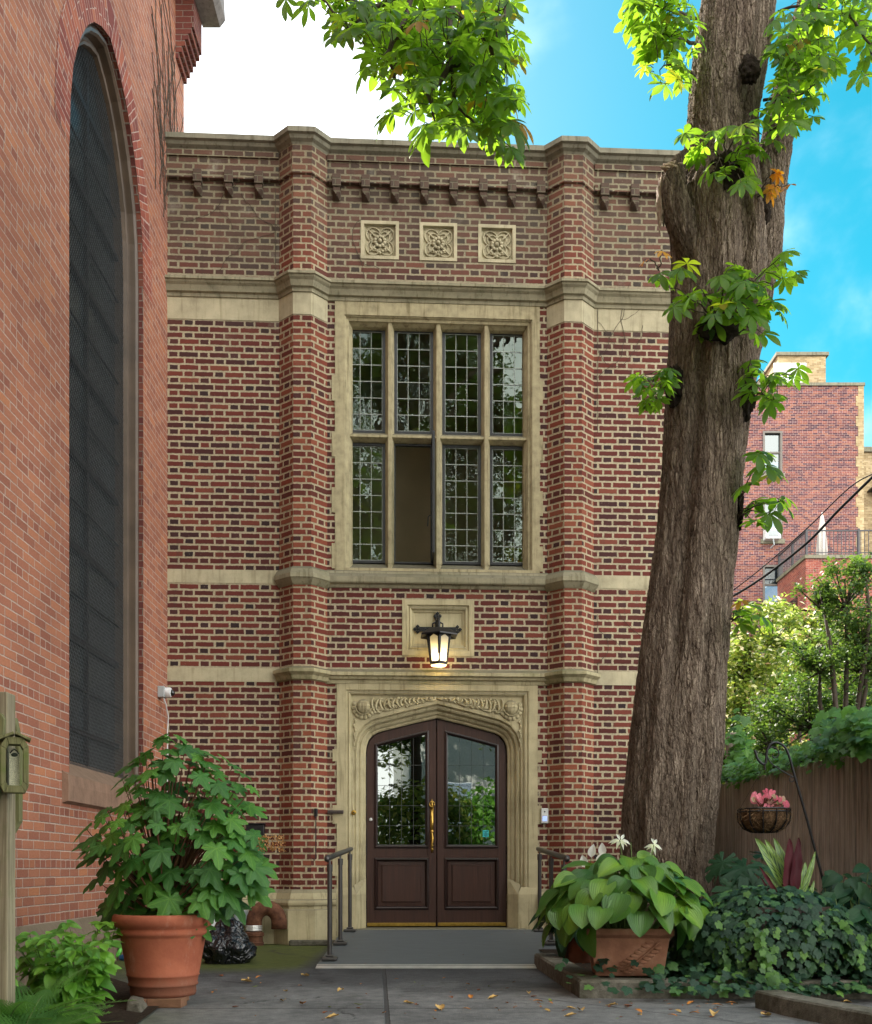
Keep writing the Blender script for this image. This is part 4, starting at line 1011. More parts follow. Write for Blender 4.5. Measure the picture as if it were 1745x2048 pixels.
for b6 in ((-.022, .022, -.045, -.004, .56, .60), (-.04, .01, -.18, -.13, .25, .27)): q = MB(); q.box(*b6); q.build('clip', grey_paint, c_, bevel=.004)
c_ = on_front('electric_box', FL(487, 1825)[0], -.12, 0, 'small grey electrical box on the stone plinth behind the bin bag', 'electrical box')
q = MB(); q.box(-.07, .07, -.07, .0, .20, .36); q.build('box', grey_paint, c_, bevel=.006)
q = MB(); q.box(-.055, .055, -.078, -.071, .215, .345); q.build('cover', grey_paint, c_, bevel=.003)
c_ = on_front('meter_cabinet', FL(430, 1840)[0], -.30, 0, 'pale grey cabinet half hidden behind the hydrangea', 'cabinet')
q = MB(); q.box(-.24, .14, -.22, .0, .03, .62); q.build('cabinet', grey_paint, c_, bevel=.01)
q = MB(); q.box(-.255, .155, -.24, .005, .622, .65); q.build('lid', black_iron, c_, bevel=.006)
q = MB(); q.box(-.22, .12, -.228, -.221, .06, .58); q.build('door_panel', white_paint, c_, bevel=.004)
x, z = FL(512, 1660); c_ = on_front('mail_box', x, 0, z, 'black wall box on the brick behind the hydrangea top', 'box')
q = MB(); q.box(-.09, .10, -.12, 0, -.06, .055); q.build('box', black_iron, c_, bevel=.006)
q = MB(); q.box(-.10, .11, -.135, 0, .056, .068); q.build('lid', black_iron, c_, bevel=.003)
# dead creeper over the upper brickwork
rd = random.Random(12)
def creeper(x, z, n, ang, sp, r=.0032):
    pts = [(x, -.006, z)]
    for k in range(n):
        ang += rd.uniform(-.5, .5); x += math.cos(ang)*sp; z += math.sin(ang)*sp; pts.append((x, -.008+rd.uniform(-.004, 0), z))
    return pts
for k, (x, z, n, an, lab) in enumerate(((-.3, 8.1, 34, -2.3, 'dry creeper stems crossing the wall beside the three carved panels'), (1.95, 6.9, 52, -1.3, 'dry creeper stems on the right bay behind the tree'), (-1.9, 7.9, 30, -1.7, 'dry creeper stems on the upper left bay'), (1.9, 3.6, 30, -1.0, 'dry creeper stems on the lower right bay by the tree'))):
    c_ = MB()
    for j in range(3):
        pp = creeper(x+rd.uniform(-.5, .5), z+rd.uniform(-.3, .3), n//2+rd.randint(0, n//2), an+rd.uniform(-.6, .6), .05); pp = [(max(-1.12, min(1.15, a)) if k == 0 else (min(-1.72, a) if k == 2 else max(1.76, a)), b-(.0 if c < 8.1 else .06), c) for a, b, c in pp if c < 8.4]
        if len(pp) > 2: c_.tube(pp, .0026, 4)
        if len(pp) > 9: c_.tube(creeper(pp[8][0], pp[8][2], 7, an+1, .045), .0018, 4)
    o = c_.build('dry_creeper', twig, None); o.location = (0, HY0, 0); o.rotation_euler.z = TH; tag(o, lab, 'creeper', 'dry creepers on the hall front')
# ------------------------------------------------------------------ the church on the left: a wall running away from us at x = -2.86
XW = -2.86
ch = empty('brick_church', (XW, 8.3, 0), 0, 'tall red brick church wall with a mesh-covered lancet window along the left', 'church')
def CL(o): o.location = (-XW, -8.3, 0); return o
LZ = 9.44; lan = [(-1.06, 1.50), (-1.06, 6.45), (-1.03, 6.85), (-.97, 7.12), (-.88, 7.32), (-.77, 7.52), (-.62, 7.72), (-.45, 7.88), (-.25, 8.00), (0, 8.09)]
LN = [(LZ+y, z) for y, z in lan]+[(LZ-y, z) for y, z in lan[-2::-1]]      # (Y, z) outline, foot to foot
TOPZ = 13.0; Y0, Y1 = -1.5, 12.2
q = MB()
def wq(*p): q.quad(*[(XW, a, b) for a, b in p])
ya, yb = LN[0][0], LN[-1][0]
wq((Y0, 0), (ya, 0), (ya, 6.45), (Y0, 6.45)); wq((yb, 0), (Y1, 0), (Y1, 6.45), (yb, 6.45)); wq((ya, 0), (yb, 0), (yb, 1.50), (ya, 1.50))
wq((Y0, 6.45), (ya, 6.45), (ya, TOPZ), (Y0, TOPZ)); wq((yb, 6.45), (Y1, 6.45), (Y1, TOPZ), (yb, TOPZ))
up = LN[1:-1]
for (a, za), (b, zb_) in zip(up, up[1:]): wq((a, za), (b, zb_), (b, TOPZ), (a, TOPZ))
q.quad((XW, Y1, 0), (XW-7, Y1, 0), (XW-7, Y1, TOPZ), (XW, Y1, TOPZ)); q.quad((XW-7, Y0, 0), (XW, Y0, 0), (XW, Y0, TOPZ), (XW-7, Y0, TOPZ))
q.quad((XW-7, Y0, 0), (XW-7, Y0, TOPZ), (XW-7, Y1, TOPZ), (XW-7, Y1, 0)); q.quad((XW, Y0, TOPZ), (XW, Y1, TOPZ), (XW-7, Y1, TOPZ), (XW-7, Y0, TOPZ))
CL(q.build('wall', church_brick, ch))
# recess: brick reveal, moulded frame, sloping sill
def ring(prof, mat, name, parent=ch, closed=False, pts=LN):
    b = MB(); Pp = [Vector(p) for p in pts]; n = len(Pp); off = []
    for i in range(n):
        d1 = (Pp[i]-Pp[max(0, i-1)]) if i else (Pp[1]-Pp[0]); d2 = (Pp[min(n-1, i+1)]-Pp[i]) if i < n-1 else d1
        d1.normalize(); d2.normalize(); n1, n2 = Vector((d1.y, -d1.x)), Vector((d2.y, -d2.x)); o = (n1+n2).normalized(); off.append(o/max(.5, o.dot(n1)))
    for i in range(n-1):
        for (o0, d0), (o1, d1) in zip(prof, prof[1:]):
            q4 = [(Pp[i]+off[i]*o0, d0), (Pp[i+1]+off[i+1]*o0, d0), (Pp[i+1]+off[i+1]*o1, d1), (Pp[i]+off[i]*o1, d1)]
            b.quad(*[(XW-d, a.x, a.y) for a, d in q4])
    return CL(b.build(name, mat, parent))
ring([(0, -.001), (0, .055)], reveal_brick, 'window_reveal')
ring([(0, .054), (.010, .048), (.03, .035), (.055, .035), (.072, .055), (.078, .10), (.084, .125), (.105, .125), (.125, .105), (.145, .115), (.155, .15), (.158, .24)], dark_frame, 'window_frame')
# arch of brick voussoirs, a few mm proud
vb = MB(); pts = LN[1:-1]; dense = []
for (a, za), (b, zb_) in zip(pts, pts[1:]):
    L = math.hypot(b-a, zb_-za); k = max(1, int(L/.03))
    dense += [(a+(b-a)*i/k, za+(zb_-za)*i/k) for i in range(k)]
dense.append(pts[-1])
acc = 0; uvs = []
me_v, me_f, me_uv = [], [], []
for i, (a, z) in enumerate(dense):
    if i: acc += math.hypot(a-dense[i-1][0], z-dense[i-1][1])
    j0, j1 = max(0, i-1), min(len(dense)-1, i+1); d = Vector((dense[j1][0]-dense[j0][0], dense[j1][1]-dense[j0][1])).normalized(); n_ = Vector((-d.y, d.x))
    me_v += [(XW+.003, a, z), (XW+.003, a+n_.x*.33, z+n_.y*.33)]; me_uv += [(0, acc), (.33, acc)]
for i in range(len(dense)-1): me_f.append((2*i, 2*i+2, 2*i+3, 2*i+1))
me = bpy.data.meshes.new('arch'); me.from_pydata(me_v, [], me_f); uvl = me.uv_layers.new(name='UVMap')
for p in me.polygons:
    for li in p.loop_indices: uvl.data[li].uv = me_uv[me.loops[li].vertex_index]
CL(link_mesh('brick_arch', me, arch_brick, ch))
q = MB(); q.quad((XW-.23, 8.3, 1.4), (XW-.23, 10.6, 1.4), (XW-.23, 10.6, 8.2), (XW-.23, 8.3, 8.2)); gl_ = CL(q.build('window_glass', church_glass, ch))
q = MB()
for k in range(9):
    z = 1.95+k*.78; q.box(XW-.222, XW-.19, 8.4, 10.5, z, z+.045)
q.box(XW-.222, XW-.195, LZ-.02, LZ+.02, 1.5, 8.0)
for k in range(9):
    z = 1.56+k*.78; q.box(XW-.21, XW-.19, 8.4, 10.5, z, z+.012)
CL(q.build('window_bar', black_iron, ch))
# diamond wire mesh stretched over the opening
cl = [(LZ+(y*.89 if True else 0), z-(.10 if z > 6.5 else 0)) for y, z in lan]; cl = cl+[(2*LZ-a, z) for a, z in cl[-2::-1]]
def inside_iv(p0, d):                    # clip a line against the convex outline
    t0, t1 = -1e9, 1e9; n = len(cl)
    for i in range(n):
        a, b = cl[i], cl[(i+1) % n]; ex, ez = b[0]-a[0], b[1]-a[1]
        nx_, nz_ = -ez, ex; cr = -1       # outline runs clockwise seen with +Y right
        num = (p0[0]-a[0])*nx_+(p0[1]-a[1])*nz_; den = d[0]*nx_+d[1]*nz_
        num, den = num*-1, den*-1
        if abs(den) < 1e-9:
            if num < 0: return None
        else:
            t = -num/den
            if den > 0: t0 = max(t0, t)
            else: t1 = min(t1, t)
    return (t0, t1) if t1 > t0 else None
wm = MB(); wr = .0022; dz = .062
dirs = ((.52, .854), (-.52, .854))
for d in dirs:
    for k in range(-30, 150):
        z = 1.5+k*dz; iv = inside_iv((LZ, z), d)
        if not iv: continue
        a = (LZ+d[0]*iv[0], z+d[1]*iv[0]); b = (LZ+d[0]*iv[1], z+d[1]*iv[1])
        n_ = (-d[1]*wr, d[0]*wr); x_ = XW-.150
        wm.quad((x_, a[0]-n_[0], a[1]-n_[1]), (x_, a[0]+n_[0], a[1]+n_[1]), (x_, b[0]+n_[0], b[1]+n_[1]), (x_, b[0]-n_[0], b[1]-n_[1]))
        wm.quad((x_+wr, a[0], a[1]), (x_+wr, b[0], b[1]), (x_-wr, b[0], b[1]), (x_-wr, a[0], a[1]))
CL(wm.build('wire_mesh', mesh_wire, ch))
q = MB()                                   # brownstone sill
ys = (8.22, 10.62)
pr = [(-.20, 1.70), (-.02, 1.56), (.045, 1.52), (.05, 1.44), (.048, 1.32), (0, 1.30)]
for (o0, z0), (o1, z1) in zip(pr, pr[1:]): q.quad((XW+o0, ys[0], z0), (XW+o1, ys[0], z1), (XW+o1, ys[1], z1), (XW+o0, ys[1], z0))
for y_ in ys: q.quad((XW-.01, y_, 1.56), (XW+.045, y_, 1.52), (XW+.05, y_, 1.44), (XW+.048, y_, 1.32), (XW-.01, y_, 1.30))
CL(q.build('window_sill', brown, ch))
q = MB()
for (o0, z0), (o1, z1) in zip([(.10, -.1), (.10, .24), (0, .40)], [(.10, .24), (0, .40)]): q.quad((XW+o0, Y0, z0), (XW+o1, Y0, z1), (XW+o1, Y1, z1), (XW+o0, Y1, z0))
CL(q.build('plinth', stone('brownstone_mossy', (.22, .16, .11), .9, .0, 6), ch))
# corbelled kneeler and coping at the far corner
q = MB()
for k in range(5): q.box(XW, XW+.035*(k+1), 12.2-.40, 12.2+.003*k, 9.70+.067*k, 9.70+.067*(k+1)-.0005)
q.box(XW, XW+.20, 11.8, 12.21, 10.035, 13)
CL(q.build('kneeler', reveal_brick, ch))
q = MB()
for (o0, z0), (o1, z1) in (((.202, 10.38), (.40, 10.38)), ((.40, 10.38), (.46, 10.46)), ((.46, 10.46), (.43, 11.0)), ((.43, 11.0), (.2, 11.2))):
    q.quad((XW+o0, 11.2, z0), (XW+o1, 11.2, z1), (XW+o1, 12.25, z1), (XW+o0, 12.25, z0))
for y_ in (11.2, 12.25): q.quad(*[(XW+a, y_, b) for a, b in ((.202, 10.38), (.40, 10.38), (.46, 10.46), (.43, 11.0), (.2, 11.2))])
CL(q.build('kneeler_stone', stone('grey_stone', (.26, .235, .22), 1, 0, 7), ch))
# dead creeper on the church
rd = random.Random(3)
cb = MB()
for j in range(26):
    y, z = rd.uniform(10.8, 12.1), rd.uniform(7.5, 8.5); an = 1.57+rd.uniform(-.4, .4); pts = []
    for k in range(rd.randint(10, 30)):
        an += rd.uniform(-.25, .25); y += math.cos(an)*.09; z += math.sin(an)*.09
        if y < 10.75 or y > 12.15: break
        pts.append((XW+.008, y, z))
    if len(pts) > 2: cb.tube(pts, .004, 4)
o = cb.build('dry_creeper', twig); tag(o, 'dry creeper stems climbing the far top corner of the church wall', 'creeper')
# security camera, on the church wall near the corner
v = P(322, 1384, 2.86*FPX/(CX-318)); sy = v.y
e = empty('security_camera', (XW, sy, v.z), 0, 'white dome security camera on a grey box high on the church wall', 'camera')
q = MB(); q.box(0, .07, -.055, .055, -.06, .055); q.build('junction_box', grey_paint, e, bevel=.006)
q = MB(); q.lathe([(.001, 0), (.050, 0), (.054, .02), (.050, .055), (.044, .06), (.001, .062)], 20); o = q.build('housing', white_paint, e); o.rotation_euler = (0, R(90), 0); o.location = (.07, 0, -.005)
q = MB(); q.sphere((0, 0, 0), .034, 16, 10); o = q.build('lens_dome', black_glass, e, smooth=True); o.location = (.135, -.0, -.01)
e = empty('camera_cable', (XW, sy, 0), 0, 'thin white cable running down the wall corner below the security camera', 'cable')
q = MB(); zt = v.z-.06; yc = 11.36; q.tube([(.05, 0, zt), (.06, .05, zt-.06), (.035, yc-sy-.02, zt-.16), (.022, yc-sy, zt-.3), (.022, yc-sy, .7)], .008, 8); q.build('cable', white_paint, e, smooth=True)

# ------------------------------------------------------------------ access ramp and handrails
YF = 11.46
def pr_(px, py, z):                      # pixel on the horizontal plane z
    Y = (CH-z)*FPX/(py-HY); return Vector(((px-CX)*Y/FPX, Y, z))
rmp = empty('access_ramp', (.02, 8.66, 0), 0, 'grey ribbed access ramp with a pale metal front edge, leading up to the doors', 'ramp')
yA, yB, zB = 8.68, 11.50, .148
hwl, hwr = -.965, 1.165
q = MB(); sl_ = (zB-.018)/(yB-yA)
def rp(x, y, z): return (x-.02, y-8.66, z)
q.add([rp(hwl, yA, .018), rp(hwr, yA, .018), rp(hwr, yB-.6, zB), rp(hwl, yB-.6, zB), rp(hwl, yB, zB), rp(hwr, yB, zB), rp(hwl, yA, .001), rp(hwr, yA, .001), rp(hwr, yB, .001), rp(hwl, yB, .001)],
      [(0, 1, 2, 3), (3, 2, 5, 4), (6, 7, 1, 0), (7, 8, 5, 2, 1), (9, 6, 0, 3, 4)])
q.build('deck', ramp_mat, rmp)
q = MB(); q.add([rp(hwl, yA-.075, .003), rp(hwr, yA-.075, .003), rp(hwr, yA+.04, .024), rp(hwl, yA+.04, .024), rp(hwl, yA-.075, .0), rp(hwr, yA-.075, .0)], [(0, 1, 2, 3), (4, 5, 1, 0)]); q.build('edge_strip', alu, rmp)
def deckz(y): return min(zB, .018+(y-yA)*(zB-.018)/(yB-.6-yA))
def handrail(x, lab):
    e = empty('handrail', (x, 8.9, 0), 0, lab, 'handrail', 'handrails of the access ramp')
    ys_ = [8.95, 9.95, 11.05]
    for y in ys_:
        z0 = deckz(y); q = MB(); q.tube([(0, y-8.9, z0+.03), (0, y-8.9, z0+.80)], .020, 14); q.tube([(0, y-8.9, z0+.74), (0, y-8.9, z0+.80)], .025, 14); q.tube([(0, y-8.9, z0+.80), (0, y-8.9, z0+.845)], .009, 8)
        o = q.build('post', rail_metal, e, smooth=False)
        b = MB(); b.box(-.062, .062, y-8.9-.062, y-8.9+.062, z0+.002, z0+.03); b.box(-.034, .034, y-8.9-.034, y-8.9+.034, z0+.03, z0+.05); b.build('base_plate', rail_metal, o, bevel=.008)
    q = MB(); q.tube([(0, 8.72-8.9, deckz(8.95)+.845-.012), (0, 8.74-8.9, deckz(8.95)+.85), (0, 11.2-8.9, deckz(11.05)+.855)], [.020, .024, .024], 16); q.build('rail', rail_metal, e, smooth=True)
handrail(-.885, 'grey metal handrail along the left side of the ramp'); handrail(1.065, 'grey metal handrail along the right side of the ramp, partly behind the hosta')

# ------------------------------------------------------------------ background seen past the trunk
def far_window(px0, px1, py0, py1, Y, par, mat=grey_paint, sash=.5):
    a, b = P(px0, py1, Y), P(px1, py0, Y); o_ = par.location
    x0, x1, z0, z1 = a.x-o_.x, b.x-o_.x, a.z-o_.z, b.z-o_.z; y = Y-o_.y; t = .09
    q = MB(); q.box(x0, x0+t, y-.03, y+.3, z0, z1); q.box(x1-t, x1, y-.03, y+.3, z0, z1); q.box(x0+t, x1-t, y-.03, y+.3, z1-t, z1); q.box(x0+t, x1-t, y-.03, y+.3, z0, z0+t)
    zm = z0+(z1-z0)*sash; q.box(x0+t, x1-t, y+.06, y+.16, zm-.04, zm+.04)
    w_ = q.build('window', simple('far_frame', (.16, .14, .12), .6), par)
    q = MB(); q.quad((x0+t, y+.12, z0+t), (x1-t, y+.12, z0+t), (x1-t, y+.12, z1-t), (x0+t, y+.12, z1-t)); q.build('pane', far_glass, w_)
    q = MB(); q.quad((x0+t, y+.2, zm), (x1-t, y+.2, zm), (x1-t, y+.2, z1-t), (x0+t, y+.2, z1-t)); q.build('blind', blind_m, w_)
    q = MB(); q.box(x0-.1, x1+.1, y-.08, y+.1, z0-.22, z0-.02); q.build('sill', lime_dark, w_)
    return (x0, x1, z0, z1)
YA = 48.0; blind_m = simple('grey_blind', (.28, .32, .38), .8)
a, b = P(1395, 1737, YA), P(1727, 772, YA)
ap = empty('apartment_building', (a.x, YA, 0), 0, 'tall red and purple brick apartment block with buff corner quoins, beyond the garden', 'building')
holes = [(P(1526, 0, YA).x-a.x, P(1565, 0, YA).x-a.x, P(0, y1, YA).z, P(0, y0, YA).z) for y0, y1 in ((862, 946), (998, 1078), (1130, 1208), (730+540, 1350))]
q = MB(); wX = b.x-a.x; q.wall(-6, wX, 0, b.z, holes)
q.quad((wX, 0, 0), (wX, 9, 0), (wX, 9, b.z), (wX, 0, b.z)); q.quad((-6, 9, 0), (-6, 0, 0), (-6, 0, b.z), (-6, 9, b.z)); q.quad((-6, 0, b.z), (wX, 0, b.z), (wX, 9, b.z), (-6, 9, b.z)); q.build('wall', far_brick, ap)
q = MB()
for k in range(48):
    z = b.z-.45*k; w_ = .33 if k % 2 else .23; q.box(wX-w_, wX+.02, -.02, .3, z-.448, z)
q.build('quoin', buff_brick, ap)
q = MB(); q.box(-6, wX+.06, -.07, .35, b.z, b.z+.13); q.build('coping', lime_dark, ap)
for y0, y1 in ((862, 946), (998, 1078), (1130, 1208), (1270, 1350)): far_window(1526, 1565, y0, y1, YA, ap)
p0, p1 = P(1556, 770, YA+2), P(1652, 712, YA+2)
q = MB(); q.box(p0.x-a.x, p1.x-a.x, 2.0, 6.5, b.z-.3, p1.z); q.build('penthouse', buff_brick, ap)
q = MB(); q.box(p0.x-a.x-.1, p1.x-a.x+.12, 1.9, 6.6, p1.z, p1.z+.15); q.build('penthouse_coping', lime_dark, ap)
q = MB(); q.box(p0.x-a.x-.2, P(1612, 0, YA+2).x-a.x, 1.93, 1.99, b.z-.2, p1.z-.35); q.build('penthouse_window', white_paint, ap)
v = P(1545, 1068, YA-.3)
e = empty('air_conditioner', (v.x, YA-.02, v.z), 0, 'white window air conditioner in the apartment block', 'air conditioner')
q = MB(); q.box(-.33, .33, -.45, .0, -.25, .22); q.build('case', white_paint, e, bevel=.03)
q = MB(); q.box(-.22, .22, -.47, -.451, -.14, .12); q.build('grille', grey_paint, e); q = MB(); q.tube([(0, -.4, -.25), (.05, -.4, -.5), (-.05, -.2, -.6)], .03, 6); q.build('bracket', grey_paint, e)
Yt = 56.0; a = P(1729, 0, Yt); zt = P(0, 905, Yt).z
tb = empty('buff_building', (a.x, Yt, 0), 0, 'buff brick building with fire escape balconies at the right edge', 'building')
q = MB(); q.box(-1.5, 12, 0, 8, 0, zt); q.build('wall', buff_brick, tb); q = MB(); q.box(-1.6, 12.1, -.15, 8.1, zt, zt+.25); q.build('coping', lime_dark, tb)
q = MB()
for pyb in (982, 1112):
    z = P(0, pyb, Yt).z
    q.box(.15, 4, -1.2, 0, z-.08, z)
    for k in range(20): q.box(.15+k*.15, .18+k*.15, -1.2, -1.17, z, z+1.05)
    q.box(.15, 4, -1.22, -1.16, z+1.05, z+1.1)
    q.tube([(.5, -.9, z), (2.6, -.9, z+2.6)], .05, 5); q.tube([(.2, -1.1, z-1.2), (.9, 0, z)], .04, 5)
q.build('fire_escape', black_iron, tb)
Yn, Yfr = 44.3, 47.98
n0 = P(1612, 1117, Yn); zc = n0.z
an = empty('brick_annex', (n0.x, Yn, 0), 0, 'lower red brick annex with a railed roof terrace in front of the apartment block', 'building')
q = MB(); q.box(0, 9, 0, Yfr-Yn, 0, zc); q.build('wall', annex_brick, an)
q = MB(); q.box(-.06, 9, -.06, Yfr-Yn, zc, zc+.14); q.build('coping', lime_dark, an)
q = MB(); zr = zc+.14
for x_, y_ in [(.05+k*.16, .05) for k in range(40)]+[(.05, .05+k*.16) for k in range(23)]: q.box(x_-.012, x_+.012, y_-.012, y_+.012, zr, zr+1.0)
q.box(.02, 7, .02, .08, zr+1.0, zr+1.05); q.box(.02, .08, .02, 3.6, zr+1.0, zr+1.05); q.box(.02, 7, .03, .07, zr+.1, zr+.13)
for x_, y_ in [(.05, .05), (2.2, .05), (4.4, .05), (.05, 1.8), (.05, 3.6)]: q.box(x_-.04, x_+.04, y_-.04, y_+.04, zr, zr+1.1)
q.build('railing', simple('far_rail', (.05, .05, .055), .5), an)
q = MB(); q.box(-.05, .0, 1.0, 1.9, P(0, 1222, 45.5).z, P(0, 1196, 45.5).z); q.build('window', far_glass, an)
v = P(1648, 1112, 45.2)
e = empty('patio_umbrella', (v.x, 45.4, zr), 0, 'closed pale patio umbrella standing on the roof terrace', 'umbrella')
q = MB(); q.lathe([(.02, 2.05), (.07, 1.95), (.14, 1.5), (.2, 1.0), (.24, .5), (.22, .28), (.1, .3)], 9); q.build('canopy', simple('canvas', (.62, .56, .50), .9), e)
q = MB(); q.tube([(0, 0, 0), (0, 0, 2.12)], .03, 8); q.lathe([(.3, 0), (.3, .08), (.05, .1)], 12); q.build('pole', white_paint, e)
# overhead cables
cable_mat = simple('cable_rubber', (.012, .012, .014), .9, 0, .1)
def cable(pts, r, lab):
    ps = [P(*p) for p in pts]; b = []
    for i in range(len(ps)-1):
        p0 = ps[max(0, i-1)]; p1 = ps[i]; p2 = ps[i+1]; p3 = ps[min(len(ps)-1, i+2)]
        for k in range(8):
            t = k/8; b.append(.5*((2*p1)+(-p0+p2)*t+(2*p0-5*p1+4*p2-p3)*t*t+(-p0+3*p1-3*p2+p3)*t**3))
    b.append(ps[-1]); c_ = sum(b, Vector())/len(b); q = MB(); q.tube([p-c_ for p in b], r, 6); o = q.build('power_cable', cable_mat); o.location = c_
    tag(o, lab, 'cable', 'overhead cables')
cable([(1300, 1268, 22), (1470, 1190, 20), (1600, 1098, 18), (1680, 1018, 17), (1760, 940, 16)], .022, 'thickest black cable rising to the right in front of the apartment block')
cable([(1300, 1290, 22), (1470, 1178, 20), (1600, 1070, 18), (1700, 975, 17), (1760, 942, 16)], .010, 'thin straight cable just above the thickest black cable')
cable([(1300, 1180, 22), (1480, 1203, 20), (1600, 1220, 19), (1760, 1235, 18)], .014, 'black cable sagging across at the annex foot, the upper of the two level ones')
cable([(1300, 1300, 20), (1465, 1296, 18), (1560, 1293, 17), (1760, 1306, 16)], .024, 'thick level black cable across the sunlit bushes')
cable([(1300, 1285, 20), (1460, 1283, 18), (1560, 1300, 17), (1660, 1290, 17), (1760, 1280, 16)], .008, 'thin wavy cable crossing the thick level one')
# ------------------------------------------------------------------ the horse chestnut
TY = 8.6
tree = empty('horse_chestnut_tree', (1.84, TY, 0), 0, 'huge old horse chestnut with furrowed bark, leafy shoots on its trunk, right of the hall', 'tree')
def TL(o): o.location = (-1.84, -TY, 0); return o
def trunk_mesh(rows, Y, nth, dz, mat, name, lob=.06, seed=0, zmin=-.15, ztop=None):
    rows = sorted([(CH+(HY-py)*Y/FPX, ((a+b)/2-CX)*Y/FPX, (b-a)/2*Y/FPX) for py, a, b in rows]); zs = np.array([r[0] for r in rows])
    z1 = rows[-1][0]; nz = int((z1-rows[0][0])/dz); vs, fs = [], []
    for i in range(nz+1):
        z = rows[0][0]+(z1-rows[0][0])*i/nz; xc = float(np.interp(z, zs, [r[1] for r in rows])); r = float(np.interp(z, zs, [r_[2] for r_ in rows]))
        for k in range(nth):
            a = 2*math.pi*k/nth; cx_, sx_ = math.cos(a), math.sin(a)
            n_ = noise.noise(Vector((cx_*1.1+seed, sx_*1.1, z*.35)))*lob*1.6 + noise.noise(Vector((cx_*3+seed, sx_*3, z*.55)))*lob*.7 + noise.noise(Vector((cx_*7, sx_*7+seed, z*2.2)))*lob*.22
            n_ *= 1-.75*abs(cx_)**3
            if mat is bark and nth > 200:        # long creases running down the bole
                for g0, gw, gd, za, zb_ in ((-1.22+.10*math.sin(z*1.1), .17, .16, -.2, 3.4), (-1.95+.09*math.sin(z*.9+1), .14, .10, 2.0, 6.0), (-1.05+.10*math.sin(z), .16, .17, 4.6, 8.5), (-.55, .2, .10, .5, 5), (-2.5, .2, .12, -.2, 2.6)):
                    dd = (a-2*math.pi if a > math.pi else a)-g0; ff = min(1, max(0, (z-za)/.5))*min(1, max(0, (zb_-z)/.8)); n_ -= gd*math.exp(-(dd/gw)**2)*ff
            rr = r*(1+n_); vs.append((xc+cx_*rr, Y+sx_*rr*1.0, z))
    for i in range(nz):
        for k in range(nth): k2 = (k+1) % nth; fs.append((i*nth+k, i*nth+k2, (i+1)*nth+k2, (i+1)*nth+k))
    b = MB(); b.v, b.f = vs, fs
    return TL(b.build(name, mat, tree, smooth=True))
rows = [(1960, 1225, 1450), (1900, 1240, 1430), (1840, 1243, 1422), (1750, 1244, 1425), (1700, 1243, 1430), (1600, 1248, 1441), (1500, 1258, 1452), (1333, 1276, 1456), (1265, 1283, 1461), (1163, 1297, 1466), (1060, 1311, 1478), (958, 1321, 1484), (821, 1328, 1500), (683, 1337, 1524), (600, 1341, 1533), (513, 1343, 1535), (470, 1340, 1534), (400, 1345, 1528), (342, 1365, 1522), (239, 1375, 1518), (120, 1386, 1538), (0, 1403, 1553), (-160, 1420, 1566), (-420, 1450, 1580)]
trunk_mesh(rows, TY, 260, .011, bark, 'trunk', .13)
rows2 = [(760, 1452, 1506), (683, 1455, 1530), (600, 1462, 1546), (500, 1480, 1566), (400, 1500, 1571), (320, 1512, 1583), (239, 1530, 1594), (120, 1560, 1628), (0, 1594, 1650), (-160, 1630, 1680), (-400, 1680, 1725)]
trunk_mesh(rows2, 8.85, 130, .013, bark, 'limb', .07, 5)
def blob(px, py, Y, r, sc_, mat, name, seed=0, amp=.35, par=tree):
    c = P(px, py, Y); vs, fs = [], []; n, m_ = 44, 30
    for i in range(m_+1):
        for k in range(n):
            t = math.pi*i/m_; a = 2*math.pi*k/n; d = Vector((math.sin(t)*math.cos(a), math.sin(t)*math.sin(a), math.cos(t)))
            q_ = 1+amp*noise.fractal(d*2.2+Vector((seed, 0, 0)), 1, 2, 4)
            vs.append((c.x+d.x*r*sc_[0]*q_, c.y+d.y*r*sc_[1]*q_, c.z+d.z*r*sc_[2]*q_))
    for i in range(m_):
        for k in range(n): fs.append((i*n+k, (i+1)*n+k, (i+1)*n+(k+1) % n, i*n+(k+1) % n))
    b = MB(); b.v, b.f = vs, fs; return TL(b.build(name, mat, par, smooth=True))
dark_bark = simple('rotted_bark', (.022, .016, .012), .95, 0, .1, 22, .6, 1, .03)
for k, (px, py, Y, r, s_) in enumerate(((1487, 795, 8.42, .12, (.75, .8, 1.6)), (1350, 775, 8.45, .11, (.6, .8, 1.5)), (1440, 655, 8.22, .13, (1.3, .5, .8)), (1455, 345, 8.25, .14, (.9, .5, 1.0)), (1500, 140, 8.25, .09, (.8, .6, 1.2)), (1478, 1020, 8.5, .07, (.5, .8, 2.2)), (1520, 420, 8.5, .10, (.8, .6, 1.2)))):
    blob(px, py, Y, r, s_, dark_bark, 'burl', k)
# broken limb on the left with a bare sunlit scar
q = MB(); pts = [P(1410, 560, 8.5), P(1378, 480, 8.4), P(1352, 415, 8.38), P(1342, 360, 8.4), P(1362, 318, 8.42), P(1385, 300, 8.45)]
q.tube(pts, [.12, .13, .125, .10, .075, .03], 60); stub = TL(q.build('broken_limb', bark, tree, smooth=True))
sb = stub.modifiers.new('sub', 'SUBSURF'); sb.levels = sb.render_levels = 2
blob(1322, 405, 8.42, .075, (.42, .6, 2.4), dead_wood, 'scar', 3, .5); blob(1345, 335, 8.36, .07, (1.1, .5, .5), dead_wood, 'scar', 5, .5)
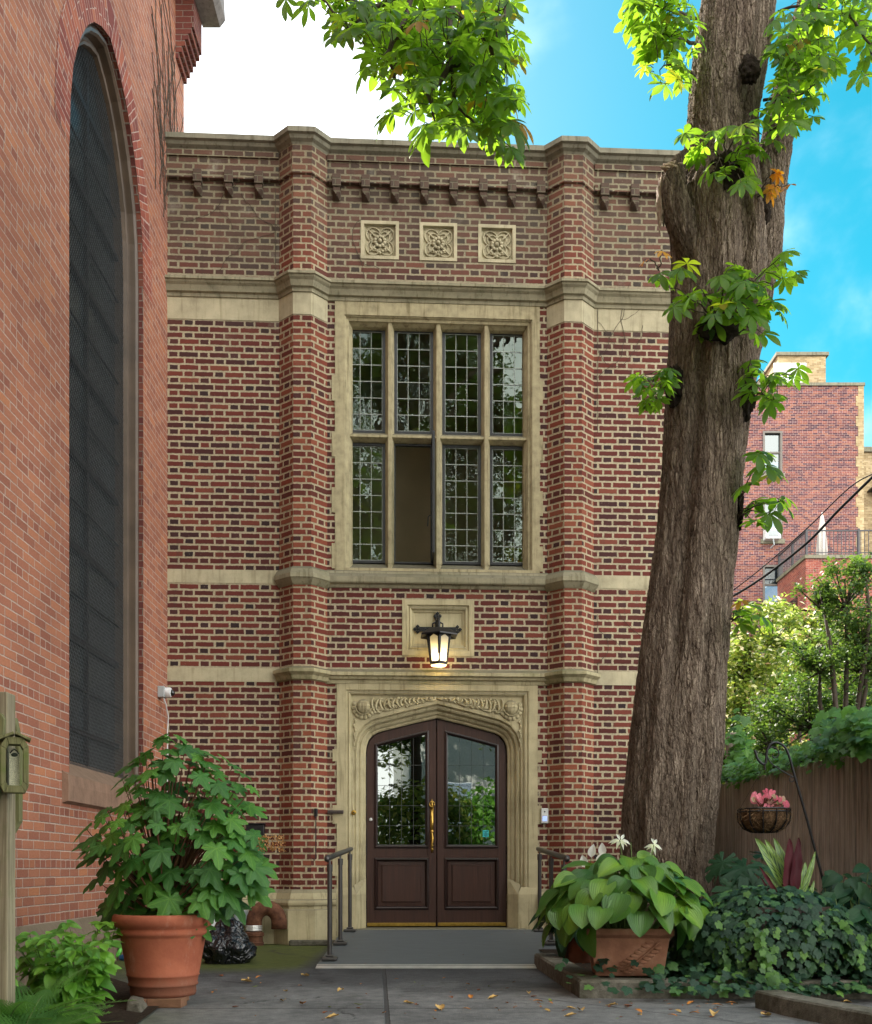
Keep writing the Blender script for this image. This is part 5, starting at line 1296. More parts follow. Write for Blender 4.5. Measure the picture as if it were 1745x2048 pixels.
# foliage: clusters given by where the shoots leave the wood; every leaf on its own stalk
def chest_cluster(cl, root, n, size, Yr, seed, spread=1.0, up=.5, maxst=.2, down=.0):
    """cl: list of pixel polygons' ellipses (px, py, rx, ry); returns matrices and stalks"""
    rd = random.Random(seed); out, st = [], []
    tot = sum(e[2]*e[3] for e in cl)
    for (px, py, rx, ry) in cl:
        for _ in range(max(1, int(n*rx*ry/tot))):
            a, r = rd.uniform(0, 6.283), math.sqrt(rd.random()); Y = rd.uniform(*Yr)
            p = P(px+rx*r*math.cos(a), py+ry*r*math.sin(a), Y)
            rt = min(root, key=lambda w_: (w_-p).length) if root else p
            o = p-rt; o = o.normalized() if o.length > .01 else Vector((0, 0, 1))
            nrm = Vector((rd.uniform(-.6, .6), rd.uniform(-.9, .35), 1))*1 + o*.5
            tip = Vector((o.x, o.y, 0))*.8 + Vector((rd.uniform(-1, 1), rd.uniform(-1, .5), rd.uniform(-.9, -.1)-down))
            out.append(mat_leaf(p, nrm, tip, size*rd.uniform(.75, 1.15))); st.append((p, rt, tip))
    return out, st
def add_cluster(name_seed, cl, roots, n, size, Yr, lv, tw, seed, down=0., n2=None):
    ms, st = chest_cluster(cl, roots, n, size, Yr, seed, down=down)
    rd = random.Random(seed+1)
    for m_, (p, rt, tip) in zip(ms, st):
        lv.setdefault(rd.randrange(len(CHEST)), []).append(m_)
        d = rt-p; L = min(d.length, .16); e = p+(d.normalized()*L if d.length > .01 else Vector((0, 0, .05)))
        tw.tube([p, (p+e)/2+Vector((0, 0, .012)), e], [.0022, .0028, .0035], 4, cap=False)
def flush(name, lv, tw, mat=None, auto=.0):
    L = Leaves()
    for k, ms in lv.items(): L.add(CHEST[k], ms)
    o = TL(L.build(name, mat or chest_leaf, tree)); TL(tw.build('twig', twig, tree))
def branch(tw, pts, r0, r1):
    ps = [P(*p) for p in pts]; out = []
    for i in range(len(ps)-1):
        for k in range(5): out.append(ps[i].lerp(ps[i+1], k/5)+Vector((random.uniform(-.01, .01), random.uniform(-.01, .01), random.uniform(-.012, .012))))
    out.append(ps[-1]); n_ = len(out); tw.tube(out, [r0+(r1-r0)*i/(n_-1) for i in range(n_)], 7); return out
# A: the hanging bough in the upper middle
lv, tw = {}, MB(); roots = []
main = branch(tw, [(1420, -420, 8.3), (1150, -330, 7.6), (930, -190, 7.1), (840, -40, 6.9), (800, 60, 6.8)], .055, .014)
for pts in ([(930, -190, 7.1), (905, 20, 6.9), (900, 130, 6.8), (915, 215, 6.8), (960, 262, 6.75)], [(905, 20, 6.9), (980, 80, 6.8), (1000, 170, 6.8), (1015, 250, 6.8)], [(840, -40, 6.9), (740, 20, 6.9), (700, 60, 6.9), (640, -5, 6.9)], [(800, 60, 6.8), (770, 110, 6.8), (800, 180, 6.8)], [(900, 130, 6.8), (860, 190, 6.75), (870, 245, 6.7)], [(1020, -150, 7.1), (1010, 0, 7.0), (1015, 90, 7)], [(840, -40, 6.9), (860, 60, 7.1), (840, 120, 7.1)], [(740, 20, 6.9), (620, -40, 7.0), (575, -10, 7)], [(900, 130, 6.8), (950, 130, 6.9), (985, 215, 6.9)]):
    roots += branch(tw, pts, .020, .006)
roots += main[-8:]
add_cluster('a', [(770, 60, 90, 75), (700, 30, 60, 40), (820, 130, 75, 75), (900, 90, 110, 110), (965, 120, 60, 110), (880, 205, 65, 50), (960, 215, 60, 60), (985, 30, 50, 50), (1015, 100, 28, 100), (1010, 215, 30, 50), (610, 0, 45, 16), (725, 150, 20, 20)], roots, 290, .155, (6.3, 7.6), lv, tw, 1)
add_cluster('a3', [(780, 40, 110, 60), (900, 60, 120, 90), (900, 160, 80, 60)], roots, 95, .12, (6.6, 7.8), lv, tw, 41)
add_cluster('a2', [(855, 255, 14, 12), (925, 255, 12, 12), (1000, 285, 12, 12), (1030, 240, 14, 14), (785, 215, 10, 10), (850, 262, 12, 8), (898, 250, 10, 8), (985, 255, 14, 10), (1020, 295, 5, 5)], roots, 22, .20, (6.3, 6.8), lv, tw, 2, down=1.2)
flush('foliage', lv, tw)
# B, C: crown shoots either side of the top of the trunk
lv, tw = {}, MB(); rB = []
for pts in ([(1400, 40, 8.3), (1340, 20, 8.0), (1290, 5, 7.9)], [(1390, 150, 8.3), (1350, 120, 8.1), (1320, 140, 8.0)], [(1400, -60, 8.3), (1310, -60, 7.9), (1270, -40, 7.8)], [(1390, 90, 8.3), (1340, 70, 8.0), (1300, 60, 8)]): rB += branch(tw, pts, .014, .004)
add_cluster('b', [(1320, 30, 70, 50), (1360, 100, 40, 70), (1300, 120, 22, 30), (1350, 160, 35, 25), (1270, -10, 28, 20), (1330, -30, 60, 40), (1305, 80, 25, 30)], rB, 105, .15, (7.7, 8.5), lv, tw, 3)
rC = []
for pts in ([(1540, 100, 8.4), (1600, 90, 8.2), (1650, 70, 8.1)], [(1530, 200, 8.4), (1600, 190, 8.2), (1640, 160, 8.1)], [(1540, 260, 8.4), (1590, 240, 8.2)], [(1560, 20, 8.4), (1620, 10, 8.2), (1700, 30, 8)], [(1700, 30, 8), (1740, 90, 8), (1750, 140, 8)]): rC += branch(tw, pts, .012, .004)
add_cluster('c', [(1600, 60, 60, 55), (1600, 160, 55, 55), (1575, 225, 40, 40), (1640, 110, 35, 45), (1560, 120, 22, 80), (1640, 20, 60, 25), (1720, 60, 40, 50), (1730, 130, 20, 28), (1710, -10, 60, 30), (1620, 215, 15, 30), (1555, 270, 18, 20)], rC, 150, .155, (7.7, 8.5), lv, tw, 4)
# D: shoots sprouting from the trunk
def shoot(ells, origin, n, size, seed, Yr=(7.85, 8.25)):
    rr = []; rd = random.Random(seed)
    for (px, py, rx, ry) in ells:
        mid = ((px+origin[0])/2, (py+origin[1])/2-8, (Yr[0]+origin[2])/2); rr += branch(tw, [origin, mid, (px, py, rd.uniform(*Yr))], .006, .003)
    add_cluster('d', ells, rr, n, size, Yr, lv, tw, seed)
shoot([(1390, 285, 35, 25), (1450, 265, 45, 22), (1495, 300, 30, 28), (1480, 345, 35, 22), (1500, 235, 25, 18), (1430, 330, 28, 15)], (1450, 320, 8.3), 34, .155, 5)
shoot([(1315, 560, 20, 16), (1370, 535, 25, 15), (1455, 540, 32, 20), (1500, 560, 40, 30), (1560, 515, 22, 16), (1575, 550, 22, 20), (1400, 600, 35, 22), (1470, 620, 50, 22), (1540, 610, 30, 28), (1360, 615, 14, 10), (1420, 640, 30, 14), (1510, 660, 20, 14)], (1440, 640, 8.25), 58, .17, 6)
shoot([(1290, 765, 24, 22), (1315, 790, 22, 25), (1325, 740, 18, 18), (1300, 810, 16, 12), (1335, 765, 12, 30)], (1350, 775, 8.35), 32, .125, 7)
shoot([(1505, 745, 22, 22), (1545, 750, 30, 22), (1530, 790, 30, 20), (1590, 745, 14, 12), (1555, 805, 12, 10), (1500, 715, 12, 12)], (1490, 790, 8.35), 26, .15, 8, (7.9, 8.4))
shoot([(1530, 905, 20, 18), (1535, 940, 22, 15), (1505, 965, 10, 8)], (1480, 1000, 8.4), 7, .19, 9, (8.1, 8.5))
shoot([(1520, 1005, 18, 14), (1560, 1005, 25, 16), (1510, 1045, 16, 10), (1545, 1030, 16, 10)], (1478, 1030, 8.4), 10, .19, 10, (8.1, 8.5))
shoot([(1490, 1215, 18, 20), (1510, 1235, 18, 14), (1480, 1250, 14, 10)], (1462, 1240, 8.4), 10, .16, 11, (8.2, 8.6))
flush('foliage', lv, tw)
lv, tw = {}, MB()
shoot([(1545, 375, 14, 14), (1550, 345, 10, 10), (1575, 370, 6, 6)], (1510, 400, 8.4), 8, .10, 15, (8.1, 8.3)); shoot([(1292, 520, 5, 5), (1325, 500, 4, 4)], (1320, 540, 8.0), 3, .09, 16, (7.9, 8.0))
flush('yellow_foliage', lv, tw, autumn_leaf)

# ------------------------------------------------------------------ planting bed, kerbs and pots on the right
kb = MB()
kp = [(.80, 8.75), (.885, 6.62), (4.6, 6.50)]
def kerb(mb, path, w_, h_, amp=.006):
    mb.sweep_plan(path, [(0, -.02), (0, h_-.015), (-.015, h_), (-w_+.01, h_), (-w_, h_-.01), (-w_, -.02)])
kerb(kb, kp, .17, .112)
kb.sweep_plan(kp, [(0, .0), (0, .001)])
o = kb.build('concrete_kerb', conc); tag(o, 'low concrete kerb of the planting bed, its corner in front of the square planter', 'kerb'); kb2 = MB()
kerb(kb2, [(2.30, 5.15), (2.05, 5.9), (2.0, 6.2)], .17, .10)
o = kb2.build('concrete_kerb', conc); tag(o, 'broken concrete kerb end at the bottom right corner', 'kerb')
q = MB(); q.quad((.93, 6.7, .075), (4.6, 6.6, .075), (4.6, 13.5, .075), (.9, 13.5, .075)); o = q.build('bed_soil', soil); tag(o, kind='structure')
# square planter with sprig relief
v = pr_(1262, 1952, .112)
pl = empty('square_planter', (v.x, v.y+.14, .112), R(-4), 'weathered square terracotta planter with a leafy sprig in relief, holding the hosta', 'planter')
def taper_box(mb, w0, w1, d0, d1, z0, z1):
    mb.add([(-w0, -d0, z0), (w0, -d0, z0), (w0, d0, z0), (-w0, d0, z0), (-w1, -d1, z1), (w1, -d1, z1), (w1, d1, z1), (-w1, d1, z1)], [(0, 3, 2, 1), (0, 1, 5, 4), (1, 2, 6, 5), (2, 3, 7, 6), (3, 0, 4, 7)])
q = MB(); taper_box(q, .215, .250, .155, .185, 0, .245); taper_box(q, .250, .275, .185, .205, .245, .262); taper_box(q, .275, .275, .205, .205, .262, .305)
q.add([(-.275, -.205, .305), (.275, -.205, .305), (.275, .205, .305), (-.275, .205, .305), (-.24, -.17, .305), (.24, -.17, .305), (.24, .17, .305), (-.24, .17, .305), (-.24, -.17, .25), (.24, -.17, .25), (.24, .17, .25), (-.24, .17, .25)], [(0, 1, 5, 4), (1, 2, 6, 5), (2, 3, 7, 6), (3, 0, 4, 7), (4, 5, 9, 8), (5, 6, 10, 9), (6, 7, 11, 10), (7, 4, 8, 11), (8, 9, 10, 11)])
body = q.build('pot', aged, pl, bevel=.006)
q = MB(); yf = lambda z: -.158-(.185-.155)*z/.245
st_ = [(-.06+.24*t, yf(.03+.19*t**1.3)-.002, .03+.19*t**1.3) for t in [k/10 for k in range(11)]]; q.tube(st_, .006, 6)
for k in range(1, 10):
    x, y, z = st_[k]
    for s_ in (-1, 1):
        q.sphere((x+s_*.028-.005, y+.002, z+.024*(1 if s_ < 0 else -.6)), .022, 10, 6, (1.25, .35, .62))
q.build('sprig_relief', aged, body, smooth=True); q = MB(); q.quad((-.24, -.17, .27), (.24, -.17, .27), (.24, .17, .27), (-.24, .17, .27)); q.build('soil', soil, pl)
v = pr_(1160, 1925, .075); rp_ = empty('round_terracotta_pot', (v.x+.03, v.y+.1, .075), 0, 'plain round terracotta pot tucked behind the square planter', 'pot')
def pot_prof(r0, r1, h, rim): return [(.001, 0), (r0, 0), (r0+(r1-r0)*.8, h*.78), (r0+(r1-r0)*.8, h*.79), (r1+.012, h*.79), (r1+rim, h*.97), (r1+rim*.6, h), (r1-.02, h), (r1-.03, h*.9), (.001, h*.9)]
q = MB(); q.lathe(pot_prof(.13, .17, .33, .02), 40); q.build('pot', terracotta, rp_, smooth=False); q = MB(); q.lathe([(.001, .29), (.14, .302), (.001, .31)], 20); q.build('soil', soil, rp_)
# generic stalked plant
def stalks(mb, base, pts, r=.003, sag=.0):
    for p in pts:
        p = Vector(p); b = Vector(base)+Vector((random.uniform(-.04, .04), random.uniform(-.04, .04), 0)); m_ = b.lerp(p, .55)+Vector((0, 0, .10*(p-b).length)); mb.tube([b, b.lerp(m_, .5)+Vector((0, 0, .02)), m_, m_.lerp(p, .5)+Vector((0, 0, .01)), p], [r*1.3, r*1.2, r, r*.9, r*.7], 5, cap=False)
def luvbuild(lv, name, mat, par):
    """leaves of blade templates, with a leaf-space attribute for the veins"""
    L = Leaves(); luv = []
    for tpl, ms in lv:
        if not ms: continue
        L.add(tpl, ms); n_ = len(tpl[0]); one = np.array([((-1, -.5, 0, .5, 1)[i % 5], (i//5)/(n_/5-1), 0) for i in range(n_)]); luv.append(np.tile(one, (len(ms), 1)))
    o = L.build(name, mat, par); a = o.data.attributes['luv']; a.data.foreach_set('vector', np.concatenate(luv).astype(np.float32).ravel()); return o
# hosta
hc = Vector((pl.location.x-.01, pl.location.y-.0, .40))
ho = empty('hosta', hc, 0, 'large hosta with broad ribbed yellow-green leaves and white flowers, in the square planter', 'plant')
rd = random.Random(21); lv = [(t, []) for t in HOSTA]; st_ = MB(); k = 0
for ring_, (nl, rho, zz, tl, sz) in enumerate(((24, .57, .09, -.9, .18), (24, .49, .17, -.65, .185), (24, .39, .25, -.5, .18), (20, .27, .32, -.3, .18), (14, .13, .36, -.1, .165), (18, .52, -.02, -1.4, .18), (14, .40, .0, -1.6, .18))):
    for j in range(nl):
        a = 2*math.pi*(j+rd.random()*.7)/nl+ring_*.4; ro = rho*rd.uniform(.85, 1.12); d = Vector((math.cos(a), math.sin(a)*.85, 0))
        if d.y > .55 and ring_ in (0, 5, 6): continue
        if ring_ in (5, 6) and -.75 < d.x < .8: continue
        p = d*ro*1.04*.78+Vector((0, 0, zz+.08+rd.uniform(-.04, .03)))
        tip = d+Vector((rd.uniform(-.7, .7), rd.uniform(-.6, .2), tl+rd.uniform(-.3, .3))); nrm = Vector((0, -.35, 1))+d*max(.15, -tl)*.8+rv(.35)
        lv[rd.randrange(3)][1].append(mat_leaf(p, nrm, tip, sz*rd.uniform(.85, 1.15))); st_.tube([(d.x*.05, d.y*.05, -.14), (p.x*.6, p.y*.6, p.z*.7), tuple(p)], [.006, .005, .004], 5, cap=False)
luvbuild(lv, 'leaves', hosta_mat, ho); st_.build('stalks', stem_green, ho, smooth=True)
fl = Leaves(); PET = blade(lambda t: .14*math.sin(math.pi*t**.7)+.01, 4, .3, .35); sc_ = MB()
for (px, py, tall) in ((1240, 1680, 1), (1308, 1690, 1), (1262, 1685, 0)):
    p = P(px, py, 7.05)-hc; b_ = Vector((p.x*.35, p.y*.3, 0)); sc_.tube([b_, b_.lerp(p, .6)+Vector((.02, 0, .02)), p], [.005, .004, .003], 6)
    if tall:
        fl = Leaves()
        for j in range(9):
            a = j*2*math.pi/9*1.9; fl.add(PET, [mat_leaf(p+Vector((rd.uniform(-.01, .01), 0, .0)), (math.cos(a)*.4, -1, math.sin(a)*.3+.4), (math.cos(a), -.35, math.sin(a)-.25), .072*rd.uniform(.8, 1.15))])
        fl.build('flower', white_petal, ho)
sc_.build('flower_stems', stem_green, ho)
# peace lily in the round pot
bz = Vector((rp_.location.x, rp_.location.y, .38)); e = empty('peace_lily', bz, 0, 'dark glossy peace lily with white hooded flowers, in the round pot behind the hosta', 'plant')
rd = random.Random(4); lv = [[], [], []]; tips = []; st_ = MB()
for j in range(46):
    a = rd.uniform(1.9, 5.0) if j < 34 else rd.uniform(0, 6.28); ro = rd.uniform(.1, .38); d = Vector((math.cos(a), math.sin(a)*.6, 0)); p = d*ro*.6+Vector((0, 0, rd.uniform(.0, .30)-ro*.1)); st_.tube([(0, 0, -.08), tuple(p*.5+Vector((0, 0, .05))), tuple(p)], .004, 5, cap=False)
    lv[rd.randrange(3)].append(mat_leaf(p, Vector((0, -.3, 1))+d*.8+rv(.3), d+Vector((0, -.1, rd.uniform(-1.2, .1))), rd.uniform(.20, .30)))
L = Leaves(); [L.add(OVATE[k], lv[k]) for k in range(3)]; L.build('leaves', dark_leaf, e)
L = Leaves()
for px, py, tx in ((1183, 1715, .1), (1196, 1728, .6), (1207, 1712, -.2), (1172, 1735, -.4)):
    p = P(px, py, bz.y-.1)-bz; st_.tube([(0, 0, 0), tuple(p*.6), tuple(p)], .003, 5); K = Leaves(); K.add(OVATE[0], [mat_leaf(p, (-.5, -1, .2), (tx, 0, 1), .11)]); K.build('flower', white_petal, e)
st_.build('stalks', stem_green, e)
# ivy over a big dark pot
ic = Vector((2.22, 7.05, .075)); pt = empty('ivy_pot', ic, 0, 'big dark rounded pot buried under the ivy', 'pot')
q = MB(); q.lathe([(.001, 0), (.24, 0), (.33, .1), (.37, .25), (.36, .38), (.33, .44), (.35, .48), (.31, .48), (.30, .42), (.001, .42)], 36); q.build('pot', simple('dark_glazed_pot', (.045, .03, .024), .5), pt, smooth=True)
iv = empty('ivy', ic, 0, 'thick mound of dark green ivy spilling over the big pot on the right', 'ivy')
rd = random.Random(31); lv = [[], []]; lt = []; stv = MB()
for j in range(3400):
    a = rd.uniform(0, 6.283); t = rd.random(); el = math.asin(min(1, t**.8)) if rd.random() < .6 else rd.uniform(-.2, .6)
    R_ = 1+.10*noise.noise(Vector((math.cos(a)*2, math.sin(a)*2, el*2)))+rd.uniform(-.10, .06)
    rx_ = .62*(1.0+.14*max(0, .5-el)); d = Vector((math.cos(a)*math.cos(el), math.sin(a)*math.cos(el), math.sin(el)))
    if d.y > .6: continue
    p = Vector((d.x*rx_*R_, d.y*.50*R_, max(.0, .04+(abs(d.z)**.6)*(1 if d.z > 0 else -1)*.53*R_)))
    lv[rd.randrange(2)].append(mat_leaf(p, d+Vector((0, -.3, .5))+rv(.45), Vector((d.x*.6, d.y*.6-.1, -1))+rv(.5), rd.uniform(.028, .055)))
for j in range(650):                      # ground runners spreading over the kerb
    x, y = rd.gauss(-.05, .50), rd.uniform(-.72, -.15); z = .05 if y > -.40 else -.01; z += rd.uniform(0, .10)*(1 if y > -.6 else .4)
    lv[rd.randrange(2)].append(mat_leaf((x, y, max(z, -.06)), Vector((0, -.5, 1))+rv(.5), rv(1)+Vector((0, -.6, 0)), rd.uniform(.028, .06)))
for j in range(500):                     # under the tree foot
    x, y = rd.uniform(-.95, -.35), rd.uniform(-.15, .6); lv[0].append(mat_leaf((x, y, rd.uniform(0, .13)), Vector((0, -.5, 1))+rv(.5), rv(1), rd.uniform(.025, .045)))
L = Leaves(); L.add(IVY[0], lv[0]); L.add(IVY[1], lv[1]); L.build('leaves', ivy_leaf, iv)
L = Leaves(); ms = []
for j in range(9):                      # lighter young trails hanging down the front
    a = rd.uniform(3.6, 5.9); x, y, z = math.cos(a)*.60, math.sin(a)*.53, rd.uniform(.18, .42); pts = []
    for k in range(rd.randint(8, 16)):
        pts.append((x, y, z)); ms.append(mat_leaf((x+rd.uniform(-.02, .02), y-.02, z), (rd.uniform(-.5, .5), -1, .5), (rd.uniform(-.8, .8), -.2, -1), rd.uniform(.03, .048))); x += rd.uniform(-.02, .03); y -= .012; z = max(.0, z-rd.uniform(.015, .04))
    stv.tube(pts, .002, 4)
L.add(IVY[0], ms); L.build('young_leaves', vine_leaf, iv); stv.build('stems', stem_green, iv)
# rattlesnake plant with wine-red leaf backs
cb = P(1580, 1800, 7.05); e = empty('rattlesnake_plant', cb, 0, 'upright rattlesnake plant with blotched green leaves and wine-red undersides above the ivy', 'plant')
lv = []; rl = []; st_ = MB()
def up_leaf(px0, py0, px1, py1, w_, dst, Y=7.0, nrm=(0, -1, .15)):
    a, b = P(px0, py0, Y)-cb, P(px1, py1, Y-.05)-cb; L_ = (b-a).length; m_ = mat_leaf(a, nrm, b-a, L_); 
    for r_ in m_[:3]: r_[0] *= w_
    dst.append(m_)
for a in ((1590, 1800, 1532, 1668, .95), (1585, 1800, 1551, 1672, .8), (1590, 1795, 1568, 1670, .9), (1596, 1800, 1605, 1712, 1.1), (1602, 1800, 1625, 1722, 1.0), (1600, 1800, 1648, 1698, .55), (1575, 1805, 1545, 1740, .9), (1600, 1810, 1618, 1745, 1.3), (1585, 1810, 1560, 1730, .9), (1610, 1815, 1640, 1760, .8)): up_leaf(*a[:4], a[4]*1.05, lv)
for a in ((1575, 1805, 1597, 1676, 1.55), (1585, 1805, 1616, 1674, 1.3), (1560, 1800, 1529, 1732, .9), (1556, 1815, 1532, 1755, .8), (1592, 1825, 1575, 1768, 1.2), (1600, 1825, 1612, 1795, 1.5)): up_leaf(*a[:4], a[4]*.72, rl, 6.96, (.15, -1, .1))
luvbuild([(LONG[1], lv)], 'leaves', rattle_mat, e); L = Leaves(); L.add(LONG[0], rl); L.build('red_leaves', red_leaf, e)
for j in range(10): st_.tube([(rd.uniform(-.03, .03), 0, -.25), (rd.uniform(-.05, .05), 0, .02)], .004, 5)
st_.build('stalks', stem_red, e)
# monstera behind, and the dark plants at the right edge
def leafy(name, lab, cat, base, specs, tpls, mat, smat=stem_green, group=None, lname='leaves'):
    e = empty(name, base, 0, lab, cat, group); L = Leaves(); st_ = MB(); b = Vector(base)
    by = {}
    for (p, nrm, tip, sz) in specs:
        p = Vector(p)-b; by.setdefault(random.randrange(len(tpls)), []).append(mat_leaf(p, nrm, tip, sz)); m_ = p*.55+Vector((0, 0, .06*p.length)); st_.tube([(0, 0, 0), m_, p], [.005, .004, .0025], 5, cap=False)
    for k, ms in by.items(): L.add(tpls[k], ms)
    L.build(lname, mat, e); st_.build('stalks', smat, e); return e
rd = random.Random(9)
leafy('monstera', 'monstera with split glossy leaves between the trunk and the fence', 'plant', P(1490, 1830, 7.9)*1, [(P(1490, 1735, 7.6), (-.2, -.7, 1), (-.7, -.6, -.6), .22), (P(1540, 1735, 7.7), (.3, -.8, .9), (.6, -.4, -.9), .22), (P(1445, 1725, 7.7), (-.6, -.8, .7), (-.4, -.2, -1), .18), (P(1510, 1770, 7.5), (0, -1, .3), (-.3, 0, -1), .2), (P(1530, 1710, 7.9), (.2, -.3, 1), (1, -.3, -.2), .2), (P(1475, 1780, 7.5), (-.2, -1, .6), (-.8, -.2, -.7), .22)], MONST, dark_leaf)
for (cx_, cy_, Y, n_, lab) in ((1715, 1790, 7.3, 46, 'dark broad-leaved plant at the right edge below the fence'), (1700, 1860, 6.9, 40, 'darker shrub at the right edge beside the ivy'), (1655, 1800, 7.8, 20, 'small glossy plant behind the rattlesnake plant')):
    sp = []
    for j in range(n_):
        p = P(cx_+rd.gauss(0, 32), cy_+rd.gauss(0, 38), Y+rd.uniform(-.15, .2)); sp.append((p, (rd.uniform(-.5, .4), -.8, .9), (rd.uniform(-1, 1), -.3, rd.uniform(-1, .1)), rd.uniform(.10, .19)))
    leafy('broadleaf_plant', lab, 'plant', (P(cx_, 0, Y).x, Y, .08), sp, OVATE, dark_leaf, group='dark foliage plants in the bed')
q = MB(); a, b = P(1482, 1784, 7.4), P(1680, 1798, 7.4); m_ = (a+b)/2; q.box(-(b-a).length/2, (b-a).length/2, -.02, .02, -.010, .010); o = q.build('bamboo_stake', post_wood, bevel=.004); o.location = m_; o.rotation_euler.y = math.atan2(-(b-a).z, (b-a).x); tag(o, 'thin pale wooden lath lying level across the bed behind the ivy', 'stake')

# ------------------------------------------------------------------ shepherd hook and hanging basket
sh = empty('shepherd_hook', P(1652, 1790, 7.9)*1, 0, 'leaning black shepherd hook with scrollwork in front of the fence', 'plant hook'); so_ = Vector(sh.location)
q = MB()
def hk(pts, r, n=8):
    ps = [P(x, y, 7.9)-so_ for x, y in pts]; out = []
    for i in range(len(ps)-1):
        p0, p1, p2, p3 = ps[max(0, i-1)], ps[i], ps[i+1], ps[min(len(ps)-1, i+2)]
        for k in range(5): t = k/5; out.append(.5*((2*p1)+(-p0+p2)*t+(2*p0-5*p1+4*p2-p3)*t*t+(-p0+3*p1-3*p2+p3)*t**3))
    out.append(ps[-1]); q.tube(out, r, n)
hk([(1668, 1880), (1652, 1785), (1620, 1660), (1592, 1560), (1578, 1510), (1568, 1492), (1553, 1485), (1540, 1490), (1534, 1505), (1532, 1525), (1526, 1528), (1516, 1518), (1510, 1500)], .0095)
q.build('hook', black_iron, sh, smooth=True); q = MB()
hk([(1591, 1556), (1570, 1545), (1545, 1528), (1536, 1515), (1535, 1500), (1545, 1494), (1556, 1500), (1558, 1510), (1550, 1516), (1544, 1511)], .0048, 6); hk([(1590, 1553), (1580, 1556), (1580, 1562), (1586, 1563), (1590, 1558)], .004, 6); q.build('scrollwork', black_iron, sh, smooth=True)
bc = P(1528, 1632, 7.9); ba = empty('hanging_basket', bc, 0, 'black wire hanging basket with a coir liner, hung from the shepherd hook', 'hanging basket')
q = MB(); pr2 = [(.001, -.115), (.08, -.115), (.135, -.09), (.172, -.04), (.175, .0), (.165, .045), (.15, .05), (.13, .03), (.001, .03)]; q.lathe(pr2, 40); o = q.build('coir_liner', coir, ba, smooth=True)
q = MB()
for j in range(260):
    a = rd.uniform(0, 6.28); z = rd.uniform(-.11, .05); r_ = .178*math.sqrt(max(.05, 1-(z/.14)**2 if z < 0 else 1)); p = Vector((r_*math.cos(a), r_*math.sin(a), z)); q.tube([p, p+rv(.025), p+rv(.035)], .0012, 3, cap=False)
q.build('coir_fibres', simple('coir_fibre', (.20, .12, .055), .9), ba)
q = MB(); q.tube([(.182*math.cos(k*.2618), .182*math.sin(k*.2618), .05) for k in range(25)], .006, 6)
q.tube([(.185*math.cos(k*.2618), .185*math.sin(k*.2618), .03) for k in range(25)], .005, 6)
for k in range(12):
    a = k*math.pi/6+.2; q.tube([((r_+.004)*math.cos(a), (r_+.004)*math.sin(a), z) for r_, z in ((.182, .05), (.182, .0), (.178, -.04), (.142, -.092), (.09, -.118), (.0, -.122))], .0058, 5)
q.build('wire_frame', black_iron, ba)
q = MB(); top = P(1530, 1530, 7.9)-bc
for k in range(3): a = 2*math.pi*k/3+.5; q.tube([(.18*math.cos(a), .18*math.sin(a), .05), tuple(top)], .0014, 4)
q.tube([tuple(top), tuple(top+Vector((0, 0, -.035)))], .008, 6); q.build('chain', simple('thin_chain', (.05, .045, .04), .5, .6), ba)
sp = []
for (px, py, sz) in ((1513, 1598, .125), (1532, 1588, .07), (1545, 1590, .08), (1552, 1600, .07), (1525, 1606, .06), (1540, 1604, .07), (1565, 1603, .09), (1572, 1612, .075), (1556, 1612, .06), (1545, 1615, .05), (1520, 1612, .05), (1538, 1595, .06)):
    sp.append((P(px, py-6, 7.85+rd.uniform(-.06, .08)), (rd.uniform(-.4, .4), -1, .35), (rd.uniform(-.6, .7), -.1, -1), sz*.52))
    for _ in range(2): sp.append((P(px+rd.uniform(-9, 9), py+rd.uniform(-6, 10), 7.85+rd.uniform(-.06, .08)), (rd.uniform(-.9, .9), -1, .5), rv(1)+Vector((0, 0, -.5)), sz*rd.uniform(.25, .45)))
leafy('caladium', 'pink caladium growing in the hanging basket', 'plant', (bc.x, bc.y, bc.z+.03), sp, HEART, pink, stem_red)

# ------------------------------------------------------------------ stockade fence, gate post, vines
fa, fb = Vector((3.40, 15.2)), Vector((3.98, 6.0))
fe = empty('stockade_fence', ((fa.x+fb.x)/2, (fa.y+fb.y)/2, 0), 0, 'weathered brown stockade fence of upright half-round poles', 'fence'); fo = Vector((fe.location.x, fe.location.y))
rd = random.Random(8); q = MB(); Lf = (fb-fa).length; dirf = (fb-fa)/Lf; nf = Vector((-dirf.y, dirf.x)); nf = nf if nf.x < 0 else -nf; s_ = 0
while s_ < Lf:
    w_ = rd.uniform(.085, .12); c_ = fa+dirf*(s_+w_/2)-fo; h_ = 1.83+rd.uniform(-.015, .02); dpt = rd.uniform(.030, .048); ln = rd.uniform(-.004, .004)
    b = len(q.v); K = 6
    for z, dd in ((-.05, 0), (h_-.03, ln), (h_, ln)):
        for k in range(K):
            a = math.pi*k/(K-1); fac = 1 if z < h_-.001 else .55
            q.v.append((c_.x+dirf.x*(math.cos(a)*w_/2*1.0+dd)+nf.x*math.sin(a)*dpt*fac, c_.y+dirf.y*(math.cos(a)*w_/2+dd)+nf.y*math.sin(a)*dpt*fac, z))
    for r_ in range(2):
        for k in range(K-1): q.f.append([b+r_*K+k, b+r_*K+k+1, b+(r_+1)*K+k+1, b+(r_+1)*K+k])
    q.f.append([b+2*K+k for k in range(K)]); s_ += w_+.001
q.build('pole_panel', fence_wood, fe)
q = MB()
